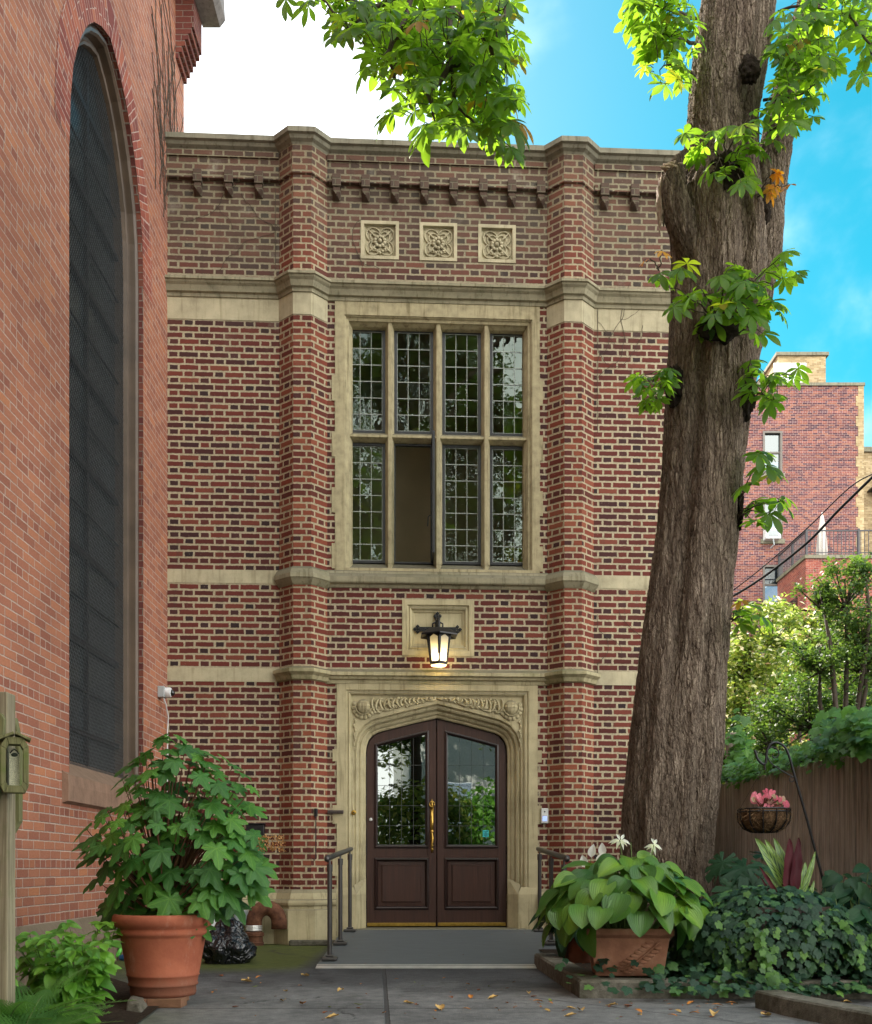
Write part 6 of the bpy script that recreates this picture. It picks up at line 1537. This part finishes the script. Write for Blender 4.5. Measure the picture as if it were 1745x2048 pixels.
for z in (.35, 1.05, 1.6):
    a, b = fa-fo-nf*.02, fb-fo-nf*.02; a2, b2 = a-nf*.06, b-nf*.06
    for z0 in (z,): q.add([(*a, z0), (*b, z0), (*b2, z0), (*a2, z0), (*a, z0+.09), (*b, z0+.09), (*b2, z0+.09), (*a2, z0+.09)], [(0, 1, 2, 3), (4, 7, 6, 5), (0, 4, 5, 1), (1, 5, 6, 2), (2, 6, 7, 3), (3, 7, 4, 0)])
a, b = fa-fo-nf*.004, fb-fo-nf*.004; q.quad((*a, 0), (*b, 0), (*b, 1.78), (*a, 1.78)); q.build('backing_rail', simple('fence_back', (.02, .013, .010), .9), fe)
e = empty('gate_post', P(1466, 1737, 13.6)*1, 0, 'square wooden gate post standing above the far end of the fence', 'post'); e.location.z = 0
q = MB(); q.box(-.075, .075, -.075, .075, 0, 2.47); q.box(-.09, .09, -.09, .09, 2.475, 2.51); q.build('post', fence_wood, e, bevel=.01)
q = MB(); q.box(-.02, .05, -.10, -.076, 2.0, 2.12); q.build('latch', black_iron, e, bevel=.005)
vi = empty('fence_vine', (3.6, 10, 1.83), 0, 'leafy green vine covering the whole top of the fence', 'vine'); L = Leaves(); ms = {0: [], 1: []}
for j in range(1500):
    t = rd.random()**.8; c_ = fa+(fb-fa)*t; dens = .5+.5*noise.noise(Vector((t*14, 0, 0)))
    p = Vector((c_.x+rd.gauss(-.02, .10), c_.y+rd.gauss(0, .05), 1.83+rd.gauss(.05, .065)+.10*dens)); ms[rd.randrange(2)].append(mat_leaf(p-Vector((3.6, 10, 1.83)), Vector((-.5, -.4, .9))+rv(.5), Vector((-.3, -.4, -.8))+rv(.7), rd.uniform(.04, .085)))
for j in range(420):                     # bigger leaves rising at the right and far left
    if j < 300: px, py, Y = rd.gauss(1715, 45), rd.gauss(1465, 22), rd.uniform(8.6, 10.5)
    else: px, py, Y = rd.gauss(1478, 12), rd.gauss(1510, 32), rd.uniform(13.0, 13.5)
    p = P(px, py, Y); p.x = max(p.x, 3.45); ms[rd.randrange(2)].append(mat_leaf(p-Vector((3.6, 10, 1.83)), Vector((-.4, -.7, .9))+rv(.4), Vector((rd.uniform(-1, 1), -.3, -.6)), rd.uniform(.07, .12)))
L.add(IVY[0], ms[0]); L.add(OAKH[1], ms[1]); L.build('leaves', vine_leaf, vi); q = MB()
for j in range(5):
    q.tube([((fa+(fb-fa)*t).x-3.6+rd.uniform(-.04, .04), (fa+(fb-fa)*t).y-10, rd.uniform(.02, .08)) for t in [k/30 for k in range(31)]], .006, 5)
q.build('stems', twig, vi)
# ------------------------------------------------------------------ trees and bushes beyond the fence
def bush(name, lab, blobs, Y, n, size, mat, seed, fl=None, flmat=None, trunk=None, group='bushes and trees beyond the fence', stemn=5):
    rd = random.Random(seed); c0_ = P(blobs[0][0], 1737, Y); base = Vector((c0_.x, Y, 0)); e = empty(name, base, 0, lab, 'tree' if 'tree' in name else 'bush', group)
    ms, fm = [], []; tot = sum(b[2]*b[3] for b in blobs); tw_ = MB()
    for (px, py, rx, ry) in blobs:
        cc_ = P(px, py, Y); rX, rZ = rx*Y/FPX, ry*Y/FPX; rY = (rX+rZ)/2
        tw_.tube([(rd.uniform(-.15, .15), 0, 0), ((cc_.x-base.x)*.4, rd.uniform(-.2, .2), cc_.z*.5), ((cc_.x-base.x)*.8, rd.uniform(-.3, .3), cc_.z*.85), (cc_.x-base.x, 0, cc_.z+rZ*.5)], [.05, .04, .028, .010], 7)
        sub = [Vector((rd.gauss(0, .45), rd.gauss(0, .45), rd.gauss(0, .45))) for _ in range(max(6, int(42*rx*ry/8000)))]
        for s2 in sub: tw_.tube([(cc_.x-base.x, 0, cc_.z-rZ*.4), (cc_.x-base.x+s2.x*rX, s2.y*rY, cc_.z+s2.z*rZ)], [.014, .005], 4, cap=False)
        for _ in range(int(n*rx*ry/tot)):
            s2 = rd.choice(sub); d = s2+Vector((rd.gauss(0, .17), rd.gauss(0, .17), rd.gauss(0, .15)))
            p = Vector((cc_.x-base.x+d.x*rX, d.y*rY, max(.1, cc_.z+d.z*rZ)))
            (fm if fl and rd.random() < fl else ms).append(mat_leaf(p, Vector((0, -.2, 1))+rv(.9), rv(1), size*rd.uniform(.6, 1.3)))
    L = Leaves(); L.add(SMALL[0], ms); L.build('crown', mat, e, smooth=False); tw_.build('trunk', twig, e, smooth=True)
    if fm: L = Leaves(); L.add(SMALL[0], fm); L.build('blossom', flmat or blossom, e, smooth=False)
bush('flowering_bush', 'pale flowering bush lit by the sun just right of the trunk', [(1500, 1330, 70, 95), (1470, 1420, 60, 90), (1545, 1270, 60, 60), (1480, 1500, 60, 70)], 17, 9000, .095, bush_leaf, 1, .12)
bush('flowering_bush', 'sunlit cream-flowered bush in the middle beneath the annex', [(1600, 1260, 70, 70), (1570, 1370, 80, 90), (1650, 1310, 70, 80)], 19, 9000, .10, bush_leaf, 2, .15)
bush('thin_tree', 'darker small-leaved tree overhanging the right edge', [(1690, 1190, 75, 65), (1730, 1300, 90, 110), (1640, 1320, 60, 60), (1640, 1200, 45, 40), (1730, 1140, 35, 35)], 14, 9500, .062, bush_dark, 3)
bush('thin_tree', 'dark tree low behind the fence with slender bare stems', [(1620, 1430, 100, 75), (1720, 1430, 90, 80), (1540, 1470, 60, 60)], 15, 9500, .070, bush_dark, 4)
bush('green_bush', 'fresh green bush filling the gap at the far end of the fence', [(1500, 1560, 70, 50), (1600, 1530, 80, 50), (1440, 1520, 60, 60)], 16.5, 6000, .09, bush_leaf, 5, .06)
bush('green_bush', 'broad dark bush behind the flowering ones', [(1480, 1400, 110, 120), (1640, 1400, 120, 130), (1760, 1350, 100, 150)], 24, 9000, .13, bush_dark, 6)
# ------------------------------------------------------------------ left foreground: hydrangea pot, bag, bits and pieces
v = pr_(328, 1990, .045); BY = 6.35
pc = Vector(((327-CX)*BY/FPX, BY, .055))
pt = empty('terracotta_pot', pc, 0, 'large orange terracotta pot with rolled rim and ringed base, standing on wooden blocks', 'pot')
H = .52
q = MB(); pr3 = [(.001, 0), (.185, 0), (.192, .02), (.190, .055), (.200, .06), (.204, .068), (.198, .076), (.205, .115), (.212, .119), (.208, .127), (.245, .34), (.252, .352), (.262, .358), (.268, .37), (.264, .385), (.256, .39), (.262, .40), (.285, .415), (.292, .44), (.290, .465), (.280, .478), (.262, .478), (.250, .45), (.001, .44)]
q.lathe(pr3, 72); q.build('pot', terracotta, pt)
for o in pt.children:
    me = o.data
    for p in me.polygons: p.use_smooth = abs(p.normal.z) < .98
q = MB(); q.lathe([(.001, .44), (.245, .446), (.001, .455)], 24); q.build('soil', soil, pt)
for k, (x, y, w_, d_) in enumerate(((-.10, -.06, .05, .16), (.055, -.13, .10, .06), (.02, .12, .09, .06))):
    q = MB(); q.box(-w_, w_, -d_, d_, 0, .052); o = q.build('wood_block', block_wood, bevel=.004); o.location = (pc.x+x, pc.y+y, .001); o.rotation_euler.z = rd.uniform(-.1, .1); tag(o, ('reddish wooden block under the left side of the big pot', 'end-grain wooden block under the front of the big pot', 'wooden block under the back of the big pot')[k], 'block', 'blocks under the big pot')
# oakleaf hydrangea
hb = Vector((pc.x, pc.y, .50)); hy = empty('oakleaf_hydrangea', hb, 0, 'bushy oakleaf hydrangea with broad lobed green leaves in the big pot', 'shrub')
rdh = random.Random(77); lv = {0: [], 1: [], 2: []}; st_ = MB()
sil = [(1465, 318, 372), (1500, 285, 425), (1535, 250, 485), (1565, 215, 535), (1600, 235, 520), (1640, 150, 515), (1680, 140, 535), (1720, 165, 550), (1760, 180, 545), (1800, 190, 510), (1840, 215, 450), (1865, 260, 410)]
ys_ = [s[0] for s in sil]; pts_all = []
cand = []
tries = 0
while len(cand) < 200 and tries < 20000:
    tries += 1
    py = rdh.uniform(1468, 1862); a, b = np.interp(py, ys_, [s[1] for s in sil]), np.interp(py, ys_, [s[2] for s in sil]); u = math.copysign(abs(rdh.uniform(-1, 1))**.92, rdh.uniform(-1, 1))
    px = (a+b)/2+(b-a)/2*u*1.0; hw = (b-a)/2/338*.85; dy = -rdh.uniform(.0, 1)*math.sqrt(max(0, 1-u*u))*hw if rdh.random() < .8 else rdh.uniform(0, .7)*hw
    p = P(px, py, BY+dy*.75)
    if all((p-c_).length > .074 for c_ in cand): cand.append(p)
for p in cand:
    o_ = p-hb; out = Vector((o_.x, o_.y, 0)); out = out.normalized() if out.length > .02 else Vector((0, -1, 0)); t = (p.z-.5)/1.1
    nrm = Vector((0, -.12-.62*(1-t), .85))+out*(.35+.3*(1-t))+Vector((rdh.uniform(-.3, .3), rdh.uniform(-.3, .3), 0)); tip = out*1.0+Vector((rdh.uniform(-.5, .5), -.35, -.35-.55*(1-t)))
    sz = rdh.uniform(.10, .165)*(1.05-.36*t)
    q0 = p-tip.normalized()*sz*.35
    lv[rdh.randrange(3)].append(mat_leaf(q0-hb, nrm, tip, sz)); j = Vector((o_.x*.42, o_.y*.42, o_.z*.62-.03)); st_.tube([(o_.x*.08, o_.y*.08, -.06), tuple(j*.5), tuple(j), tuple((q0-hb)*.8+j*.2-Vector((0, 0, .015))), tuple(q0-hb)], [.007, .006, .005, .003, .0022], 5, cap=False)
L = Leaves()
for k in range(3): L.add(OAKH[k], lv[k])
L.build('leaves', hyd_leaf, hy); st_.build('stems', stem_red, hy, smooth=True)
fc = P(545, 1685, BY-.1)-hb; L = Leaves(); ms = []
for j in range(230): d = rv(1); ms.append(mat_leaf(fc+Vector((d.x*.075, d.y*.045, d.z*.045-.25*abs(d.x)*.03)), rv(1), rv(1), .017))
L.add(SMALL[0], ms); L.build('dried_flower', dried, hy)
# bin bag
bgc = pr_(452, 1928, 0); bg_ = MB(); n_, m_ = 72, 48
for i in range(m_+1):
    t = math.pi*i/m_
    for k in range(n_):
        a = 2*math.pi*k/n_; d = Vector((math.sin(t)*math.cos(a), math.sin(t)*math.sin(a), -math.cos(t)))
        f_ = noise.fractal(d*1.5+Vector((4, 2, 1)), 1, 2, 5)*.22; up_ = max(0, d.z); cr = abs(noise.noise(Vector((a*4.2, d.z*3.0, 1))))*.13*(.3+up_)
        w_ = 1-.55*up_**1.3; r_ = 1+f_-cr; z = max(-.62, d.z*(1+.25*up_))
        bg_.v.append((d.x*.25*r_*w_, d.y*.22*r_*w_, (z+.62)*.215*(1+f_*.4)))
for i in range(m_):
    for k in range(n_): bg_.f.append((i*n_+k, i*n_+(k+1) % n_, (i+1)*n_+(k+1) % n_, (i+1)*n_+k))
be = empty('bin_bag', (bgc.x, bgc.y+.12, 0.0), R(15), 'full black plastic bin bag with knotted top behind the big pot', 'bag'); bg_.build('sack', bag_mat, be, smooth=True)
q = MB(); rdk = random.Random(5)
for k in range(16):
    a = k*.4; q.tube([(0, 0, .355), (.02*math.cos(a), .02*math.sin(a), .39), (.05*math.cos(a)*rdk.uniform(.4, 1.2), .05*math.sin(a), .41+rdk.uniform(0, .04))], [.018, .010, .016], 6)
q.build('knot', bag_mat, be, smooth=True)
# hose nozzle, clear jar
a_ = pr_(240, 1922, 0); e = empty('hose_nozzle', (a_.x, a_.y, .0), R(20), 'blue and green plastic hose nozzle lying behind the big pot', 'hose nozzle')
grn = simple('green_plastic', (.10, .42, .05), .4); blu = simple('blue_plastic', (.012, .05, .12), .4)
q = MB(); q.tube([(-.06, 0, .03), (-.01, 0, .06), (.02, 0, .13)], [.016, .02, .015], 10); q.build('grip', grn, e, smooth=True)
q = MB(); q.tube([(-.12, 0, .025), (-.05, 0, .03)], .03, 12); q.tube([(.0, 0, .03), (.06, -.02, .03)], [.022, .034], 12); q.tube([(.01, .01, .12), (.05, .01, .19)], [.02, .028], 10); q.build('body', blu, e)
q = MB(); q.tube([(.06, -.02, .03), (.085, -.03, .03)], .034, 14); q.build('head', alu, e)
a_ = pr_(206, 1962, 0); e = empty('glass_jar', (a_.x, a_.y, 0), 0, 'tall clear glass jar standing beside the leafy bed', 'jar')
gls = glass('clear_glass', (.86, .9, .9), .12, 1.6, .1, 8)
q = MB(); q.lathe([(.045, .0), (.052, .01), (.030, .03), (.034, .06), (.040, .16), (.041, .175), (.038, .175), (.036, .06), (.02, .04)], 24); q.build('jar', gls, e, smooth=True)
# weathered post with little wooden niche at the left edge
PYp = 4.9; e = empty('wooden_post', (P(0, 0, PYp).x, PYp, 0), 0, 'weathered grey-green wooden post with a mossy shaped back board at the left edge', 'post')
def px2(px): return P(px, 0, PYp).x-e.location.x
def pz(py): return P(0, py, PYp).z
q = MB(); q.box(px2(-48), px2(15), -.0, .10, 0, pz(1383)); q.build('post', post_wood, e, bevel=.006)
q = MB(); slab(q, [(px2(-60), pz(1680)), (px2(8), pz(1665)), (px2(22), pz(1640)), (px2(23), pz(1480)), (px2(12), pz(1428)), (px2(-60), pz(1428))], .101, .145); q.build('back_board', moss_wood, e, bevel=.004)
q = MB(); slab(q, [(px2(-60), pz(1640)), (px2(-60), pz(1430)), (px2(8), pz(1428)), (px2(14), pz(1440)), (px2(2), pz(1600)), (px2(-10), pz(1640))][::-1], -.032, -.002); q.build('front_board', moss_wood, e, bevel=.004)
n_ = empty('wooden_niche', (P(30, 0, PYp).x, PYp-.005, pz(1533)), R(22), 'small mossy wooden display case with a pale scalloped card, fixed to the post', 'display case')
oc_ = [(-.045, -.125), (-.060, -.095), (-.060, .085), (-.035, .125), (.035, .125), (.060, .085), (.060, -.095), (.045, -.125)]
inn = [(-.028, -.092), (-.036, -.075), (-.036, .070), (-.024, .092), (.024, .092), (.036, .070), (.036, -.075), (.028, -.092)]
q = MB()
for i in range(8):
    k = (i+1) % 8; (a0, b0), (a1, b1), (c0_, d0_), (c1, d1) = oc_[i], oc_[k], inn[i], inn[k]; yf_, yb_ = -.085, -.005
    q.add([(a0, yf_, b0), (a1, yf_, b1), (c1, yf_, d1), (c0_, yf_, d0_), (a0, yb_, b0), (a1, yb_, b1), (c1, yb_, d1), (c0_, yb_, d0_)], [(0, 1, 2, 3), (4, 7, 6, 5), (0, 4, 5, 1), (3, 2, 6, 7), (0, 3, 7, 4), (1, 5, 6, 2)])
q.build('case_frame', moss_wood, n_, bevel=.003)
q = MB(); q.box(-.072, .0, -.10, -.0, .0, .012, Matrix.Translation((0, 0, .138)) @ Matrix.Rotation(R(-24), 4, 'Y')); q.box(.0, .072, -.10, .0, .0, .012, Matrix.Translation((0, 0, .138)) @ Matrix.Rotation(R(24), 4, 'Y')); q.build('roof', moss_wood, n_, bevel=.003)
q = MB(); slab(q, [(-.022, -.088), (.022, -.088), (.022, .060), (.014, .066), (.008, .078), (0, .082), (-.008, .078), (-.014, .066), (-.022, .060)], -.030, -.024)
q.build('card', simple('speckled_card', (.52, .50, .36), .7, 0, .3, 240, .6, .2), n_)
q = MB(); q.tube([(-.018, -.032, .056), (-.010, -.032, .068), (0, -.032, .074), (.010, -.032, .068), (.018, -.032, .056)], .003, 5); q.sphere((0, -.031, .05), .012, 8, 6, (1.2, .3, .8)); q.build('card_ornament', simple('dark_ink', (.03, .04, .025), .7), n_, smooth=True)
# soil bed, edging stone, ferns, leafy shrubs on the left
q = MB(); q.quad((-4.0, 3.5, .012), (-1.35, 3.5, .012), (-1.62, 6.6, .012), (-2.75, 8.4, .012), (-4.0, 8.4, .012)); tag(q.build('left_bed_soil', soil), kind='structure')
q = MB(); q.add([(-1.72, 5.95, 0), (-1.60, 5.85, 0), (-1.80, 7.2, 0), (-1.95, 7.2, 0), (-1.73, 6.02, .065), (-1.64, 5.95, .055), (-1.83, 7.15, .07), (-1.94, 7.15, .075)], [(0, 1, 5, 4), (1, 2, 6, 5), (2, 3, 7, 6), (3, 0, 4, 7), (4, 5, 6, 7)]); o = q.build('edging_stone', conc, bevel=.015); tag(o, 'mossy edging stone between the left bed and the big pot', 'stone')
rd = random.Random(15)
def fern(x, y, n_, ln, lab, a0=0, a1=6.28):
    e = empty('fern', (x, y, .02), 0, lab, 'fern', 'ferns in the left bed'); ms = []
    for j in range(n_):
        a = a0+(a1-a0)*(j+rd.random()*.6)/n_; d = Vector((math.cos(a), math.sin(a), 0)); L_ = ln*rd.uniform(.75, 1.1); el = rd.uniform(.5, 1.1)
        ms.append(mat_leaf(d*.02+Vector((0, 0, .05)), Vector((0, 0, 1))-d*el*.8+rv(.12), d+Vector((0, 0, el)), L_))
    L = Leaves(); L.add(FERN[0], ms); L.build('fronds', fern_leaf, e); q = MB()
    for m_ in ms:
        M4 = Matrix(m_); q.tube([M4 @ Vector((0, t, -.25*t*t-.003)) for t in (0, .2, .4, .6, .8, 1)], [.004, .0035, .003, .002, .0015, .001], 4, cap=False)
    q.build('rachis', stem_green, e)
fern(-1.92, 4.78, 17, .50, 'largest fern at the lower left corner, beneath the post')
fern(-1.72, 4.42, 15, .44, 'low fern in the very bottom left corner')
fern(-2.12, 5.5, 11, .45, 'fern half hidden behind the leafy shoots at the left edge')
def shoots(x, y, n_, h, lab, seed, lean=.25, leafsz=.085):
    rd = random.Random(seed); e = empty('leafy_shrub', (x, y, .01), 0, lab, 'shrub', 'lime green leafy plants in the left bed'); L = Leaves(); by = [[], [], []]; st_ = MB()
    for j in range(n_):
        a = rd.uniform(0, 6.28); d = Vector((math.cos(a), math.sin(a)*.7, 0))*rd.uniform(.3, 1)*lean; hh = h*rd.uniform(.55, 1.05); pts = []
        for k in range(9):
            t = k/8; p = d*t**1.3*(hh/.5)+Vector((0, 0, hh*t*(1-.12*t)))+Vector((rd.uniform(-.006, .006), rd.uniform(-.006, .006), 0)); pts.append(p)
            if k > 1:
                for s2 in (-1, 1):
                    side = Vector((-d.y, d.x, 0)); side = side.normalized() if side.length > .01 else Vector((1, 0, 0)); side = side*s2 if k % 2 else (d.normalized()*s2+side*.3)
                    by[rd.randrange(3)].append(mat_leaf(p, Vector((0, -.35, 1))+rv(.3), side+Vector((0, -.2, rd.uniform(-.7, .1))), leafsz*rd.uniform(.7, 1.25)*(1.15-.35*t)))
            if k == 8: by[0].append(mat_leaf(p, Vector((0, -.4, 1)), Vector((d.x, d.y-.2, -.1)), leafsz*.9))
        st_.tube(pts, [.004-.0003*k for k in range(9)], 5, cap=False)
    for k in range(3): L.add(OVATE[k], by[k])
    L.build('leaves', lime_leaf, e); st_.build('stems', stem_green, e)
shoots(-1.78, 5.35, 20, .50, 'tall lime green shrub in the middle of the left bed', 1)
shoots(-1.80, 5.35, 14, .34, 'low lime green shrub at the right end of the left bed', 2, .3, .10)
shoots(-2.0, 5.6, 16, .60, 'lime green shrub against the church wall', 3, .3)
shoots(-1.98, 6.1, 10, .55, 'leaning lime green shoots beside the big pot', 4, .25, .08)
shoots(-2.12, 5.1, 9, .42, 'lime green shoots behind the big fern', 5)
shoots(-1.72, 4.95, 11, .18, 'ground-hugging broad-leaved plant at the bottom edge', 6, .35, .13)
# ------------------------------------------------------------------ fallen leaves: each a separate curled leaf on the paving
rd = random.Random(99); fall_m = []
for nm, c_ in (('fallen_leaf_orange', (.42, .16, .03)), ('fallen_leaf_brown', (.20, .065, .025)), ('fallen_leaf_tan', (.48, .30, .10)), ('fallen_leaf_green', (.20, .26, .03))): fall_m.append(simple(nm, c_, .7, 0, .3, 40, .4, .3))
protos = []
for k in range(10):
    b = blade(lambda t: (.26 if k % 3 else .14)*math.sin(math.pi*t**.8)+.01, 7, rd.uniform(.3, .9), rd.uniform(-.3, .2), .05*(k % 3)); v_ = b[0].copy(); v_[:, 2] = v_[:, 2]+.25*np.sin(v_[:, 1]*3+k)
    q = MB(); sz = (.075, .05, .10, .04, .06)[k % 5]
    q.v = [(p[0]*sz, p[1]*sz, p[2]*sz*.42) for p in v_]; mz = min(p[2] for p in q.v); q.v = [(p[0], p[1], p[2]-mz) for p in q.v]; q.f = [list(f) for f in b[1]]
    protos.append((q, fall_m[(0, 1, 2, 0, 1, 0, 1, 2, 0, 3)[k]], (0, 1, 2, 0, 1, 0, 1, 2, 0, 3)[k]))
col_n = ('orange', 'brown', 'tan', 'yellow-green'); made = {}
spots = []
for _ in range(85): spots.append((rd.uniform(930, 1440), rd.triangular(1945, 2045, 2005)))
for _ in range(45): spots.append((rd.uniform(420, 960), rd.uniform(1950, 2046)))
for _ in range(26): spots.append((rd.uniform(1350, 1690), rd.uniform(1995, 2040)))
for _ in range(16): spots.append((rd.uniform(680, 1060), rd.uniform(1868, 1930)))
for _ in range(30): spots.append((rd.uniform(1135, 1175), rd.uniform(1922, 1945)))
for (px, py) in spots:
    z = .0
    if py < 1935 and px < 1100: z = 'r'
    if px > 1130 and py < 1950: z = .078
    if z == 'r':
        p = pr_(px, py, .06)
        for _ in range(4): p = pr_(px, py, deckz(p.y))
        p.z = deckz(p.y)+.002
        if not (hwl < p.x < hwr-.1 and yA < p.y < 11.3): continue
    else:
        p = pr_(px, py, z); p.z += .003
        if z == 0 and p.x > .70+.0 and p.y > 6.45: continue
        if z > 0 and not p.x > 1.0: continue
    k = rd.randrange(10)
    if z == 'r' or z == .078: k = rd.choice((3, 1, 6))
    if k not in made: q, mt, ci = protos[k]; o = q.build('fallen_leaf', mt, None, smooth=True); made[k] = o
    else: o = made[k].copy(); C.objects.link(o)
    s_ = rd.choice((.38, .48, .55, .7, .8, 1.0))*(.55 if z in ('r', .078) else 1); o.scale = (s_, s_, s_); o.location = p; o.rotation_euler = (0, 0, rd.uniform(0, 6.28))
    where = ('on the left half of the grey ramp' if px < 870 else 'on the right half of the grey ramp') if z == 'r' else 'on the soil inside the kerb' if z else (
        'below the ivy' if px > 1350 else 'at the foot of the kerb corner' if px > 1130 else 'between the kerb and the ramp edge' if py < 1985 and px > 930 else 'at the bottom edge right of the slab joint' if px > 930
        else 'just in front of the ramp edge' if py < 1975 and px > 640 else 'beside the big pot' if px < 560 else 'along the slab joint')
    shp = ('flat', 'curled', 'wrinkled', 'folded', 'narrow')[k % 5]; big_ = 'larger' if s_ > .55 else 'smaller'
    lab = f'{big_} {shp} {col_n[protos[k][2]]} leaf lying {where}'; tag(o, lab, 'leaf', lab.replace(' leaf ', ' leaves '))
# ------------------------------------------------------------------ the garden behind the camera (seen in the panes)
def back_tree(x, y, h, rr, n, mat, seed, lab):
    rd = random.Random(seed); e = empty('garden_tree', (x, y, 0), 0, lab, 'tree', 'trees of the garden behind the viewpoint'); L = Leaves(); ms = []; tw_ = MB()
    tw_.tube([(0, 0, 0), (.1, 0, h*.4), (0, .1, h*.85)], [.16, .12, .04], 10); cs_ = []
    for _ in range(90): d = rv(1).normalized()*rd.uniform(.35, 1); c_ = Vector((d.x*rr, d.y*rr, h*.62+d.z*h*.40)); cs_.append(c_); tw_.tube([(0, 0, h*.35), tuple(c_*.6+Vector((0, 0, h*.15))), tuple(c_)], [.05, .03, .01], 5, cap=False)
    for _ in range(n):
        c_ = rd.choice(cs_); p = c_+Vector((rd.gauss(0, .34), rd.gauss(0, .34), rd.gauss(0, .20))); p.z = max(.15, p.z); ms.append(mat_leaf(p, Vector((0, .2, 1))+rv(.7), rv(1), rd.uniform(.15, .30)))
    L.add(SMALL[0], ms); L.build('crown', mat, e, smooth=False); tw_.build('trunk', twig, e, smooth=True)
back_tree(-3.6, -5.5, 14.5, 3.3, 8500, bush_leaf, 1, 'green garden tree left of the path behind the viewpoint')
back_tree(1.2, -4.6, 19.0, 3.1, 30000, bush_dark, 2, 'tall dark garden tree at the end of the garden')
back_tree(-.6, -10.5, 11, 3.0, 9000, bush_leaf, 9, 'dense low-crowned garden tree straight behind the path')
back_tree(5.2, -5.0, 12.5, 2.6, 5200, bush_leaf, 3, 'low garden tree on the right side behind the viewpoint')
back_tree(-6.0, -9.0, 16.0, 3.6, 5200, bush_dark, 4, 'largest tree of the rear garden')
for k_, (x_, y_, lab_) in enumerate(((-2.6, -3.4, 'round garden shrub left of the path'), (-.4, -6.2, 'wide garden shrub in the middle'), (1.4, -4.0, 'garden shrub right of the path'), (3.6, -4.6, 'largest garden shrub on the right'))):
    rdb = random.Random(k_+50); e = empty('garden_shrub', (x_, y_, 0), 0, lab_+' behind the viewpoint', 'shrub', 'shrubs of the garden behind the viewpoint'); ms = []
    for _ in range(4200):
        d = rv(1).normalized()*rdb.uniform(.6, 1.05); ms.append(mat_leaf((d.x*1.5, d.y*1.0, max(.05, 1.5+d.z*1.7)), d+rv(.6), rv(1), rdb.uniform(.10, .22)))
    L = Leaves(); L.add(SMALL[0], ms); L.build('foliage', lime_leaf if k_ % 2 else bush_leaf, e, smooth=False); q = MB(); q.tube([(0, 0, 0), (0, 0, 1.2)], .06, 6); q.build('stem', twig, e)
hw_ = empty('white_house', (6, -16, 0), 0, 'white rendered house at the far end of the garden behind the viewpoint', 'house')
q = MB(); q.wall(-4, 4, 0, 11, [(-2.6, -1.6, 2, 4), (-2.6, -1.6, 6, 8), (1.4, 2.4, 2, 4), (1.4, 2.4, 6, 8)]); q.quad((-4, -8, 0), (-4, 0, 0), (-4, 0, 11), (-4, -8, 11)); q.quad((4, 0, 0), (4, -8, 0), (4, -8, 11), (4, 0, 11)); q.quad((-4, -8, 11), (-4, 0, 11), (4, 0, 11), (4, -8, 11)); q.build('wall', simple('white_render', (.74, .73, .70), .85), hw_)
for x0 in (-2.6, 1.4):
    for z0 in (2, 6): q = MB(); q.quad((x0, -.15, z0), (x0+1, -.15, z0), (x0+1, -.15, z0+2), (x0, -.15, z0+2)); q.build('window', far_glass, hw_)
